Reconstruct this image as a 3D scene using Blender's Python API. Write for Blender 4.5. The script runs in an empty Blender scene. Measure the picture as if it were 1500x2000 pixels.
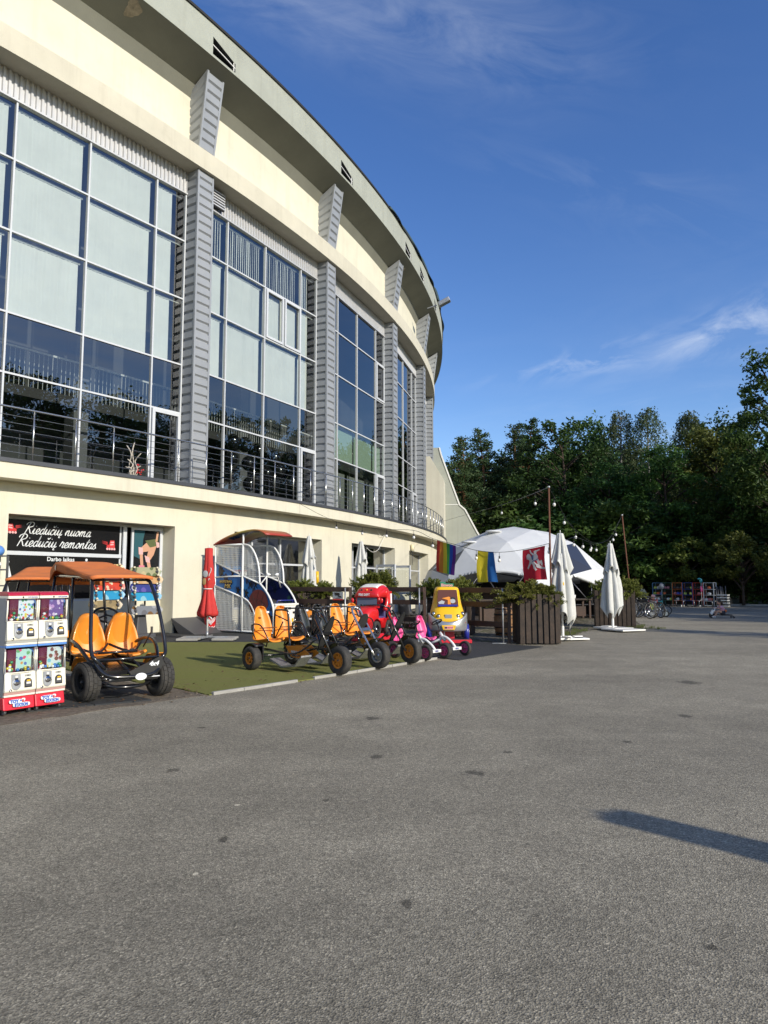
import bpy, math, random
from math import sin, cos, pi, radians, atan2, sqrt, hypot, floor
from mathutils import Vector, Matrix, noise as mnoise
random.seed(7)
SC = bpy.context.scene
COL = SC.collection
V = Vector

# ------------------------------------------------------------------ mesh builder
class MB:
    def __init__(s):
        s.v = []; s.f = []; s.mi = []; s.sm = []; s.M = None
    def add(s, vs, fs, mi=0, smooth=False):
        b = len(s.v)
        if s.M is not None:
            s.v += [tuple(s.M @ V(p)) for p in vs]
        else:
            s.v += [tuple(p) for p in vs]
        for f in fs:
            s.f.append(tuple(i + b for i in f)); s.mi.append(mi); s.sm.append(smooth)
        return s
    def box(s, c, d, mi=0, R=None, taper=None):
        x, y, z = d[0] / 2, d[1] / 2, d[2] / 2
        tx, ty = taper if taper else (1, 1)
        vs = [(-x, -y, -z), (x, -y, -z), (x, y, -z), (-x, y, -z), (-x * tx, -y * ty, z), (x * tx, -y * ty, z), (x * tx, y * ty, z), (-x * tx, y * ty, z)]
        if R is not None: vs = [R @ V(p) for p in vs]
        vs = [(p[0] + c[0], p[1] + c[1], p[2] + c[2]) for p in vs]
        return s.add(vs, [(0, 3, 2, 1), (4, 5, 6, 7), (0, 1, 5, 4), (1, 2, 6, 5), (2, 3, 7, 6), (3, 0, 4, 7)], mi)
    def rbox(s, c, d, r=0.02, mi=0, R=None, n=3):
        # box with rounded vertical (local z) edges and small top/bottom chamfer
        x, y, z = d[0] / 2, d[1] / 2, d[2] / 2
        r = min(r, x * .98, y * .98)
        def ring(ins, zz):
            o = []
            for cx, cy, a0 in ((x - r, y - r, 0), (-x + r, y - r, 90), (-x + r, -y + r, 180), (x - r, -y + r, 270)):
                for k in range(n + 1):
                    a = radians(a0 + 90 * k / n)
                    o.append((cx + (r - ins) * cos(a), cy + (r - ins) * sin(a), zz))
            return o
        e = min(r * .4, z * .5)
        rings = [ring(e, -z), ring(0, -z + e), ring(0, z - e), ring(e, z)]
        rings = [[(R @ V(p) if R is not None else V(p)) + V(c) for p in q] for q in rings]
        return s.loft(rings, mi, True, True, False)
    def loft(s, rings, mi=0, closed=True, caps=True, smooth=True):
        n = len(rings[0]); vs = [p for r in rings for p in r]; fs = []
        m = n if closed else n - 1
        for i in range(len(rings) - 1):
            for j in range(m):
                k = (j + 1) % n
                fs.append((i * n + j, i * n + k, (i + 1) * n + k, (i + 1) * n + j))
        s.add(vs, fs, mi, smooth)
        if caps:
            b = len(s.v) - len(vs)
            s.f.append(tuple(b + j for j in reversed(range(n)))); s.mi.append(mi); s.sm.append(False)
            q = b + (len(rings) - 1) * n
            s.f.append(tuple(q + j for j in range(n))); s.mi.append(mi); s.sm.append(False)
        return s
    def tube(s, path, r, n=8, mi=0, closed=False, smooth=True):
        P = [V(p) for p in path]; L = len(P); rings = []
        rad = r if isinstance(r, (list, tuple)) else [r] * L
        up = None
        for i in range(L):
            if closed: t = (P[(i + 1) % L] - P[i - 1])
            else: t = P[min(i + 1, L - 1)] - P[max(i - 1, 0)]
            if t.length < 1e-9: t = V((0, 0, 1))
            t.normalize()
            if up is None:
                a = V((0, 0, 1)) if abs(t.z) < .9 else V((1, 0, 0))
                up = (a - t * a.dot(t)).normalized()
            else:
                up = up - t * up.dot(t)
                up = up.normalized() if up.length > 1e-6 else V((1, 0, 0))
            w = t.cross(up)
            rings.append([P[i] + (up * cos(2 * pi * k / n) + w * sin(2 * pi * k / n)) * rad[i] for k in range(n)])
        if closed: rings.append(rings[0])
        return s.loft(rings, mi, True, not closed, smooth)
    def bar(s, a, b, w, h, mi=0, up=(0, 0, 1)):
        a, b = V(a), V(b); t = (b - a); L = t.length; t.normalize()
        u = V(up); u = (u - t * u.dot(t))
        if u.length < 1e-5: u = V((1, 0, 0)) - t * t.x
        u.normalize(); x = t.cross(u)
        R = Matrix((x, t, u)).transposed()
        return s.box((a + b) / 2, (w, L, h), mi, R)
    def lathe(s, prof, n=24, mi=0, M=None, caps=True, smooth=True):
        rings = []
        for r, z in prof:
            q = [V((r * cos(2 * pi * k / n), r * sin(2 * pi * k / n), z)) for k in range(n)]
            rings.append([M @ p for p in q] if M is not None else q)
        return s.loft(rings, mi, True, caps, smooth)
    def ball(s, c, r, n=10, m=7, mi=0, sc=(1, 1, 1), R=None):
        rings = []
        for i in range(1, m):
            a = pi * i / m - pi / 2
            q = [V((r * sc[0] * cos(a) * cos(2 * pi * k / n), r * sc[1] * cos(a) * sin(2 * pi * k / n), r * sc[2] * sin(a))) for k in range(n)]
            if R is not None: q = [R @ p for p in q]
            rings.append([p + V(c) for p in q])
        return s.loft(rings, mi, True, True, True)
    def prism(s, pts, fr, t, mi=0, smooth=False):
        # pts 2D outline, fr(u,v,w)->3D, extruded w from 0 to t
        n = len(pts); vs = [fr(u, v, 0) for u, v in pts] + [fr(u, v, t) for u, v in pts]
        fs = [tuple(reversed(range(n))), tuple(range(n, 2 * n))]
        s.add(vs, fs, mi)
        b = len(s.v) - 2 * n
        for i in range(n):
            j = (i + 1) % n
            s.f.append((b + i, b + j, b + n + j, b + n + i)); s.mi.append(mi); s.sm.append(smooth)
        return s
    def grid(s, fn, nu, nv, mi=0, smooth=True, thick=0):
        vs = [fn(i / nu, j / nv) for j in range(nv + 1) for i in range(nu + 1)]
        fs = [(j * (nu + 1) + i, j * (nu + 1) + i + 1, (j + 1) * (nu + 1) + i + 1, (j + 1) * (nu + 1) + i) for j in range(nv) for i in range(nu)]
        return s.add(vs, fs, mi, smooth)
    def build(s, name, mats, parent=None, loc=None, rz=0, bevel=0, solid=0, sub=0, recalc=False, bseg=2):
        me = bpy.data.meshes.new(name)
        me.from_pydata(s.v, [], s.f); 
        if not isinstance(mats, (list, tuple)): mats = [mats]
        for m in mats: me.materials.append(m)
        me.polygons.foreach_set('material_index', s.mi)
        me.polygons.foreach_set('use_smooth', s.sm)
        if recalc:
            import bmesh
            bm = bmesh.new(); bm.from_mesh(me); bmesh.ops.recalc_face_normals(bm, faces=bm.faces); bm.to_mesh(me); bm.free()
        me.update()
        o = bpy.data.objects.new(name, me); COL.objects.link(o)
        if parent: o.parent = parent
        if loc is not None: o.location = loc
        o.rotation_euler.z = rz
        if solid:
            md = o.modifiers.new('t', 'SOLIDIFY'); md.thickness = solid; md.offset = 0
        if bevel:
            md = o.modifiers.new('b', 'BEVEL'); md.width = bevel; md.segments = bseg; md.limit_method = 'ANGLE'; md.angle_limit = radians(35)
        if sub:
            md = o.modifiers.new('s', 'SUBSURF'); md.levels = sub; md.render_levels = sub
        return o

def tag(o, label=None, cat=None, group=None, kind=None):
    if label: o['label'] = label
    if cat: o['category'] = cat
    if group: o['group'] = group
    if kind: o['kind'] = kind
    return o
def thing(name, label, cat, loc=(0, 0, 0), rz=0, group=None):
    o = bpy.data.objects.new(name, None); COL.objects.link(o); o.empty_display_size = .2
    o.location = loc; o.rotation_euler = (0, 0, rz)
    return tag(o, label, cat, group)
def copy_tree(o, parent=None):
    c = o.copy(); COL.objects.link(c)
    if parent is not None: c.parent = parent
    for ch in list(o.children): copy_tree(ch, c)
    return c
def dup(o, loc, rz, label=None, group=None, sc=None):
    c = copy_tree(o); c.location = loc; c.rotation_euler = (0, 0, rz)
    if label: c['label'] = label
    if group: c['group'] = group
    if sc: c.scale = (sc, sc, sc) if not isinstance(sc, tuple) else sc
    return c
def face(fx, fy): return atan2(fx, -fy)      # local -Y looks towards (fx, fy)
def bez(pts, n=6):
    # Catmull-Rom through points
    P = [V(p) for p in pts]; o = []
    for i in range(len(P) - 1):
        a, b, c, d = P[max(i - 1, 0)], P[i], P[i + 1], P[min(i + 2, len(P) - 1)]
        for k in range(n):
            t = k / n
            o.append(.5 * ((2 * b) + (c - a) * t + (2 * a - 5 * b + 4 * c - d) * t * t + (3 * b - a - 3 * c + d) * t ** 3))
    o.append(P[-1]); return o

# ------------------------------------------------------------------ materials
def nt(m):
    m.use_nodes = True; return m.node_tree.nodes, m.node_tree.links
def mat(name, c, rough=.6, metal=0, var=.0, vscale=4, bump=0, bscale=30, spec=.5, coat=0, c2=None, trans=0, dirt=0, streak=0):
    m = bpy.data.materials.new(name); N, L = nt(m); b = N['Principled BSDF']
    b.inputs['Base Color'].default_value = (*c, 1); b.inputs['Roughness'].default_value = rough
    b.inputs['Metallic'].default_value = metal; b.inputs['Specular IOR Level'].default_value = spec
    if coat: b.inputs['Coat Weight'].default_value = coat; b.inputs['Coat Roughness'].default_value = .08
    tc = N.new('ShaderNodeTexCoord')
    if var or c2 or dirt or streak:
        n = N.new('ShaderNodeTexNoise'); n.inputs['Scale'].default_value = vscale; n.inputs['Detail'].default_value = 6; n.inputs['Roughness'].default_value = .65
        L.new(tc.outputs['Object'], n.inputs['Vector'])
        mp = N.new('ShaderNodeMapRange'); mp.inputs[1].default_value = .3; mp.inputs[2].default_value = .7
        L.new(n.outputs['Fac'], mp.inputs[0])
        mx = N.new('ShaderNodeMix'); mx.data_type = 'RGBA'
        k1 = c2 if c2 else tuple(x * (1 - var) for x in c); k2 = c if c2 else tuple(min(1, x * (1 + var * .6)) for x in c)
        mx.inputs[6].default_value = (*k1, 1); mx.inputs[7].default_value = (*k2, 1)
        L.new(mp.outputs[0], mx.inputs[0])
        out = mx.outputs[2]
        if dirt:
            n2 = N.new('ShaderNodeTexNoise'); n2.inputs['Scale'].default_value = vscale * 2.7; n2.inputs['Detail'].default_value = 8; n2.inputs['Roughness'].default_value = .75
            L.new(tc.outputs['Object'], n2.inputs['Vector'])
            m2 = N.new('ShaderNodeMapRange'); m2.inputs[1].default_value = .55; m2.inputs[2].default_value = .8; m2.inputs[4].default_value = dirt
            L.new(n2.outputs['Fac'], m2.inputs[0])
            x2 = N.new('ShaderNodeMix'); x2.data_type = 'RGBA'; L.new(m2.outputs[0], x2.inputs[0]); L.new(out, x2.inputs[6])
            x2.inputs[7].default_value = (c[0] * .45 + .02, c[1] * .43 + .018, c[2] * .4 + .014, 1); out = x2.outputs[2]
        if streak:
            mg = N.new('ShaderNodeMapping'); mg.inputs['Scale'].default_value = (2.6, 2.6, .11); L.new(tc.outputs['Object'], mg.inputs[0])
            n4 = N.new('ShaderNodeTexNoise'); n4.inputs['Scale'].default_value = 1; n4.inputs['Detail'].default_value = 7; n4.inputs['Roughness'].default_value = .7; L.new(mg.outputs[0], n4.inputs['Vector'])
            m4 = N.new('ShaderNodeMapRange'); m4.inputs[1].default_value = .52; m4.inputs[2].default_value = .78; m4.inputs[4].default_value = streak; L.new(n4.outputs['Fac'], m4.inputs[0])
            x4 = N.new('ShaderNodeMix'); x4.data_type = 'RGBA'; L.new(m4.outputs[0], x4.inputs[0]); L.new(out, x4.inputs[6]); x4.inputs[7].default_value = (c[0] * .50, c[1] * .47, c[2] * .42, 1); out = x4.outputs[2]
        L.new(out, b.inputs['Base Color'])
        m3 = N.new('ShaderNodeMapRange'); m3.inputs[3].default_value = max(.02, rough - .08); m3.inputs[4].default_value = min(1, rough + .12)
        L.new(n.outputs['Fac'], m3.inputs[0]); L.new(m3.outputs[0], b.inputs['Roughness'])
    if bump:
        n = N.new('ShaderNodeTexNoise'); n.inputs['Scale'].default_value = bscale; n.inputs['Detail'].default_value = 4
        L.new(tc.outputs['Object'], n.inputs['Vector'])
        bp = N.new('ShaderNodeBump'); bp.inputs['Strength'].default_value = bump; bp.inputs['Distance'].default_value = .02
        L.new(n.outputs['Fac'], bp.inputs['Height']); L.new(bp.outputs[0], b.inputs['Normal'])
    if trans:
        tr = N.new('ShaderNodeBsdfTranslucent'); tr.inputs[0].default_value = (*c, 1)
        ms = N.new('ShaderNodeMixShader'); ms.inputs[0].default_value = trans
        if var or c2: L.new(out, tr.inputs[0])
        L.new(b.outputs[0], ms.inputs[1]); L.new(tr.outputs[0], ms.inputs[2]); L.new(ms.outputs[0], N['Material Output'].inputs[0])
    return m
def glass_mat(name, tint, refl=1.0, rough=0.0, ior=1.55, base=0.0):
    m = bpy.data.materials.new(name); N, L = nt(m); N.remove(N['Principled BSDF'])
    t = N.new('ShaderNodeBsdfTransparent'); t.inputs[0].default_value = (*tint, 1)
    g = N.new('ShaderNodeBsdfGlossy'); g.inputs['Roughness'].default_value = rough
    f = N.new('ShaderNodeFresnel'); f.inputs[0].default_value = ior
    ma = N.new('ShaderNodeMath'); ma.operation = 'MULTIPLY_ADD'; ma.inputs[1].default_value = refl; ma.inputs[2].default_value = base
    ma.use_clamp = True
    L.new(f.outputs[0], ma.inputs[0])
    x = N.new('ShaderNodeMixShader'); L.new(ma.outputs[0], x.inputs[0]); L.new(t.outputs[0], x.inputs[1]); L.new(g.outputs[0], x.inputs[2])
    L.new(x.outputs[0], N['Material Output'].inputs[0])
    return m
def leaf_mat(name, c1, c2, trans=.35, rough=.55):
    m = bpy.data.materials.new(name); N, L = nt(m); b = N['Principled BSDF']
    geo = N.new('ShaderNodeNewGeometry'); oi = N.new('ShaderNodeObjectInfo')
    tc = N.new('ShaderNodeTexCoord'); n = N.new('ShaderNodeTexNoise'); n.inputs['Scale'].default_value = .45; n.inputs['Detail'].default_value = 3
    L.new(tc.outputs['Object'], n.inputs['Vector'])
    ad = N.new('ShaderNodeMath'); ad.operation = 'MULTIPLY_ADD'; ad.inputs[1].default_value = .55
    mp = N.new('ShaderNodeMapRange'); mp.inputs[1].default_value = .3; mp.inputs[2].default_value = .7; mp.inputs[4].default_value = .45
    L.new(n.outputs['Fac'], mp.inputs[0]); L.new(geo.outputs['Random Per Island'], ad.inputs[0]); L.new(mp.outputs[0], ad.inputs[2])
    mx = N.new('ShaderNodeMix'); mx.data_type = 'RGBA'; mx.inputs[6].default_value = (*c1, 1); mx.inputs[7].default_value = (*c2, 1)
    L.new(ad.outputs[0], mx.inputs[0])
    hs = N.new('ShaderNodeHueSaturation'); L.new(mx.outputs[2], hs.inputs['Color'])
    mv = N.new('ShaderNodeMapRange'); mv.inputs[3].default_value = .72; mv.inputs[4].default_value = 1.2; L.new(oi.outputs['Random'], mv.inputs[0]); L.new(mv.outputs[0], hs.inputs['Value'])
    mh = N.new('ShaderNodeMapRange'); mh.inputs[3].default_value = .485; mh.inputs[4].default_value = .515; L.new(oi.outputs['Random'], mh.inputs[0]); L.new(mh.outputs[0], hs.inputs['Hue'])
    L.new(hs.outputs[0], b.inputs['Base Color']); b.inputs['Roughness'].default_value = rough; b.inputs['Specular IOR Level'].default_value = .3
    tr = N.new('ShaderNodeBsdfTranslucent'); L.new(hs.outputs[0], tr.inputs[0])
    ms = N.new('ShaderNodeMixShader'); ms.inputs[0].default_value = trans
    L.new(b.outputs[0], ms.inputs[1]); L.new(tr.outputs[0], ms.inputs[2]); L.new(ms.outputs[0], N['Material Output'].inputs[0])
    return m
def sheet_mat(name, base, spots, scale=9, rough=.5, stretch=(1, 1, 1)):
    # printed sheet: voronoi patches in a list of colours over a base
    m = bpy.data.materials.new(name); N, L = nt(m); b = N['Principled BSDF']
    tc = N.new('ShaderNodeTexCoord'); mpg = N.new('ShaderNodeMapping'); mpg.inputs['Scale'].default_value = stretch
    L.new(tc.outputs['Object'], mpg.inputs[0])
    v = N.new('ShaderNodeTexVoronoi'); v.inputs['Scale'].default_value = scale; L.new(mpg.outputs[0], v.inputs['Vector'])
    sp = N.new('ShaderNodeSeparateColor'); L.new(v.outputs['Color'], sp.inputs[0])
    r = N.new('ShaderNodeValToRGB'); r.color_ramp.interpolation = 'CONSTANT'
    els = r.color_ramp.elements
    while len(els) < len(spots): els.new(.5)
    for i, c in enumerate(spots): els[i].position = i / len(spots); els[i].color = (*c, 1)
    L.new(sp.outputs[0], r.inputs[0])
    n = N.new('ShaderNodeTexNoise'); n.inputs['Scale'].default_value = scale * 1.3; n.inputs['Detail'].default_value = 3; L.new(mpg.outputs[0], n.inputs['Vector'])
    ad = N.new('ShaderNodeMath'); ad.operation = 'MULTIPLY_ADD'; ad.inputs[1].default_value = .35; L.new(n.outputs['Fac'], ad.inputs[0]); L.new(v.outputs['Distance'], ad.inputs[2])
    st = N.new('ShaderNodeMath'); st.operation = 'LESS_THAN'; st.inputs[1].default_value = .58; L.new(ad.outputs[0], st.inputs[0])
    mx = N.new('ShaderNodeMix'); mx.data_type = 'RGBA'; mx.inputs[6].default_value = (*base, 1); L.new(st.outputs[0], mx.inputs[0]); L.new(r.outputs[0], mx.inputs[7])
    L.new(mx.outputs[2], b.inputs['Base Color']); b.inputs['Roughness'].default_value = rough
    return m

m_cream = mat('cream_stucco', (.66, .626, .50), .9, var=.08, vscale=.7, bump=.3, bscale=40, spec=.2, dirt=.2, streak=.30)
m_greygreen = mat('grey_stucco', (.36, .375, .325), .9, var=.10, vscale=.8, bump=.3, bscale=30, spec=.2, dirt=.25, streak=.35)
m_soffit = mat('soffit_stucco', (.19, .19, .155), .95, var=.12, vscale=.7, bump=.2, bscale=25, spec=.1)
m_clad = mat('grey_metal_cladding', (.325, .34, .355), .45, .15, var=.10, vscale=.6, spec=.5, streak=.25, dirt=.15)
m_corr = mat('pale_corrugated_metal', (.56, .56, .56), .4, .3, var=.06, vscale=1.5)
m_frame = mat('white_frame', (.56, .58, .60), .4, 0, var=.04, vscale=2)
m_ledge = mat('dark_coping', (.07, .075, .085), .5, .2, var=.15, vscale=1)
m_steel = mat('stainless_steel', (.55, .55, .53), .25, .9)
m_steeldk = mat('dark_steel', (.10, .10, .11), .4, .6)
m_zinc = mat('galvanised_steel', (.42, .43, .44), .45, .7, var=.15, vscale=8)
m_glass = glass_mat('window_glass', (.87, .91, .90), 1.5, 0, 1.5, .12)
m_glass2 = glass_mat('clear_glass', (.9, .95, .95), 1.0, 0, 1.45)
m_blind = mat('window_blind', (.83, .865, .835), .8, var=.07, vscale=1.3, trans=.15)
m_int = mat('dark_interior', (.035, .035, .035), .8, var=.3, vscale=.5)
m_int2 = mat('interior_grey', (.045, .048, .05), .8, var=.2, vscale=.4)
m_intlt = mat('interior_pale', (.5, .52, .52), .8)
m_black = mat('black_plastic', (.012, .012, .013), .4, var=.3, vscale=5)
m_blackgloss = mat('black_gloss_paint', (.012, .012, .013), .2, 0, coat=.4)
m_blackmatte = mat('black_matte', (.018, .018, .018), .8)
m_rubber = mat('black_rubber', (.020, .020, .020), .8, c2=(.055, .05, .043), vscale=9, bump=.3, bscale=60)
m_mat = mat('rubber_mat', (.030, .032, .034), .8, var=.3, vscale=2.5, bump=.35, bscale=90, dirt=.25)
m_orange = mat('orange_plastic', (.80, .27, .025), .38, var=.10, vscale=3, coat=.2, dirt=.10)
m_orangerim = mat('orange_rim', (.66, .22, .02), .4, var=.1, vscale=6)
m_canvas = mat('orange_canvas', (.82, .23, .05), .8, var=.18, vscale=3, c2=(.62, .18, .06), trans=.12, bump=.2, bscale=40)
m_red = mat('red_plastic', (.62, .018, .02), .3, coat=.4, var=.05)
m_redcloth = mat('red_cloth', (.56, .035, .03), .75, var=.12, vscale=5, trans=.1, bump=.15, bscale=60)
m_white = mat('white_paint', (.78, .77, .73), .4, var=.05, vscale=4)
m_whiteplast = mat('white_plastic', (.80, .78, .70), .35, coat=.2, var=.03)
m_wcloth = mat('white_cloth', (.66, .66, .62), .85, var=.10, vscale=4, trans=.12, bump=.15, bscale=50, dirt=.12)
m_yellow = mat('yellow_plastic', (.84, .49, .01), .3, coat=.4, var=.04)
m_silver = mat('silver_paint', (.42, .43, .44), .3, .6)
m_chrome = mat('chrome', (.7, .7, .7), .12, 1)
m_blue = mat('blue_plastic', (.02, .03, .26), .35, coat=.2)
m_blue2 = mat('light_blue_plastic', (.10, .25, .60), .4)
m_pink = mat('pink_plastic', (.80, .10, .30), .35, coat=.2, var=.04)
m_pinkrim = mat('pink_rim', (.50, .06, .18), .4)
m_grey = mat('grey_plastic', (.28, .29, .30), .5, var=.06)
m_greydk = mat('dark_grey_plastic', (.07, .07, .075), .5, var=.15, vscale=3)
m_wood = mat('brown_stained_wood', (.075, .040, .026), .65, var=.3, vscale=3, c2=(.035, .02, .014), bump=.3, bscale=40)
m_woodgr = mat('weathered_wood', (.07, .048, .034), .8, c2=(.026, .019, .014), vscale=5, bump=.4, bscale=50)
m_barrel = mat('oak_barrel', (.36, .20, .09), .6, c2=(.2, .1, .045), vscale=8)
m_conc = mat('concrete', (.36, .345, .31), .9, var=.2, vscale=4, bump=.5, bscale=40, dirt=.3)
m_rust = mat('rusty_pole', (.15, .06, .03), .8, c2=(.10, .035, .018), vscale=6)
m_tent = mat('white_tent_fabric', (.72, .73, .73), .55, var=.07, vscale=1.5, trans=.1, dirt=.15)
m_tentgr2 = mat('dark_tent_window', (.038, .043, .060), .3)
m_tentgr = mat('grey_tent_window', (.15, .155, .16), .45, var=.1, vscale=1)
m_bark = mat('bark', (.09, .06, .042), .9, c2=(.035, .026, .02), vscale=5, bump=.5, bscale=15)
m_pinebark = mat('pine_bark', (.26, .12, .06), .9, c2=(.12, .06, .035), vscale=4, bump=.5, bscale=12)
m_skin = mat('skin', (.52, .29, .20), .6)
m_bulb = mat('bulb_glass', (.75, .74, .70), .15, coat=.5)
# ------------------------------------------------------------------ camera, sky, sun
F_PX = 1387.0
cam = bpy.data.cameras.new('camera'); cam_o = bpy.data.objects.new('camera', cam); COL.objects.link(cam_o)
cam.sensor_fit = 'VERTICAL'; cam.sensor_height = 36.0; cam.lens = F_PX / 2000 * 36.0
cam.clip_start = .05; cam.clip_end = 3000
cam_o.location = (0, 0, 1.5)
cam_o.rotation_euler = (Matrix.Rotation(radians(90) + .0995, 4, 'X') @ Matrix.Rotation(-.0014, 4, 'Z')).to_euler()
SC.camera = cam_o
SUN_EL = radians(24.5); SUN_AZ = radians(133.5)      # azimuth clockwise from +Y, seen from above
sd = V((sin(SUN_AZ) * cos(SUN_EL), cos(SUN_AZ) * cos(SUN_EL), sin(SUN_EL)))
sl = bpy.data.lights.new('sun', 'SUN'); sl.energy = 4.5; sl.angle = radians(.53); sl.color = (1.0, .93, .80)
so = bpy.data.objects.new('sun', sl); COL.objects.link(so); so.rotation_euler = sd.to_track_quat('Z', 'Y').to_euler(); so.location = (40, -40, 40)
w = bpy.data.worlds.new('World'); SC.world = w; w.use_nodes = True
N, L = w.node_tree.nodes, w.node_tree.links
bg = N['Background']
sky = N.new('ShaderNodeTexSky'); sky.sky_type = 'NISHITA'; sky.sun_disc = False
sky.sun_elevation = SUN_EL; sky.sun_rotation = SUN_AZ; sky.air_density = 1.0; sky.dust_density = .35; sky.ozone_density = 2.2; sky.altitude = 150
tc = N.new('ShaderNodeTexCoord'); sx = N.new('ShaderNodeSeparateXYZ'); L.new(tc.outputs['Generated'], sx.inputs[0])
def M_(op, a, b=None, c=None, clamp=False):
    n = N.new('ShaderNodeMath'); n.operation = op; n.use_clamp = clamp
    for i, x in enumerate((a, b, c)):
        if x is None: continue
        if isinstance(x, (int, float)): n.inputs[i].default_value = x
        else: L.new(x, n.inputs[i])
    return n.outputs[0]
az = M_('ARCTAN2', sx.outputs[0], sx.outputs[1]); el = M_('ARCSINE', sx.outputs[2])
def gauss(u, c, s): d = M_('DIVIDE', M_('SUBTRACT', u, c), s); return M_('POWER', 2.718, M_('MULTIPLY', M_('MULTIPLY', d, d), -1))
def cloud(caz, cel, saz, sel, tilt, sc, th0, th1, amp, seed, stretch=5.0):
    # a drawn-out wisp round (azimuth, elevation); tilt in rad of rise per rad of azimuth
    u = M_('SUBTRACT', az, caz); v = M_('SUBTRACT', M_('SUBTRACT', el, cel), M_('MULTIPLY', u, tilt))
    cb = N.new('ShaderNodeCombineXYZ'); L.new(M_('MULTIPLY', u, sc), cb.inputs[0]); L.new(M_('MULTIPLY', v, sc * stretch), cb.inputs[1]); cb.inputs[2].default_value = seed
    n = N.new('ShaderNodeTexNoise'); n.inputs['Scale'].default_value = 1; n.inputs['Detail'].default_value = 9; n.inputs['Roughness'].default_value = .62; n.inputs['Distortion'].default_value = .7
    L.new(cb.outputs[0], n.inputs['Vector'])
    mp = N.new('ShaderNodeMapRange'); mp.inputs[1].default_value = th0; mp.inputs[2].default_value = th1; L.new(n.outputs['Fac'], mp.inputs[0])
    g = M_('MULTIPLY', gauss(u, 0, saz), gauss(v, 0, sel))
    return M_('MULTIPLY', M_('MULTIPLY', mp.outputs[0], g), amp)
c = cloud(.48, .318, .10, .026, .20, 10, .40, .78, .66, 1.3, 2.0)
c = M_('ADD', c, cloud(.30, .298, .12, .016, .12, 12, .44, .76, .46, 5.1, 2.6))
c = M_('ADD', c, cloud(.10, .69, .22, .055, -.16, 5, .36, .85, .30, 9.4, 4))
c = M_('ADD', c, cloud(-.15, .74, .20, .05, -.10, 6, .40, .85, .26, 3.4, 4))
c = M_('ADD', c, cloud(.33, .50, .20, .05, -.35, 7, .45, .9, .10, 14.4, 3))
c = M_('ADD', c, cloud(.40, .22, .25, .05, .1, 6, .45, .85, .18, 24.4, 4))
c = M_('ADD', c, cloud(2.2, .35, 1.1, .16, .05, 4, .42, .75, .6, 33.0, 4))
c = M_('MINIMUM', c, .9)
mx = N.new('ShaderNodeMix'); mx.data_type = 'RGBA'; L.new(c, mx.inputs[0])
gm = N.new('ShaderNodeHueSaturation'); gm.inputs['Hue'].default_value = .514; gm.inputs['Saturation'].default_value = 1.25; gm.inputs['Value'].default_value = 1.16; L.new(sky.outputs[0], gm.inputs['Color'])
L.new(gm.outputs[0], mx.inputs[6]); mx.inputs[7].default_value = (6.0, 6.4, 7.0, 1)
L.new(mx.outputs[2], bg.inputs[0]); bg.inputs[1].default_value = .145
vs_ = SC.view_settings; vs_.view_transform = 'Standard'; vs_.look = 'None'; vs_.exposure = .08; vs_.gamma = 1; vs_.use_curve_mapping = False
SC.cycles.max_bounces = 8; SC.cycles.diffuse_bounces = 3; SC.cycles.glossy_bounces = 3; SC.cycles.transparent_max_bounces = 16; SC.cycles.transmission_bounces = 4
SC.cycles.use_denoising = True; SC.cycles.caustics_reflective = False; SC.cycles.caustics_refractive = False
SC.cycles.sample_clamp_indirect = 6

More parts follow.
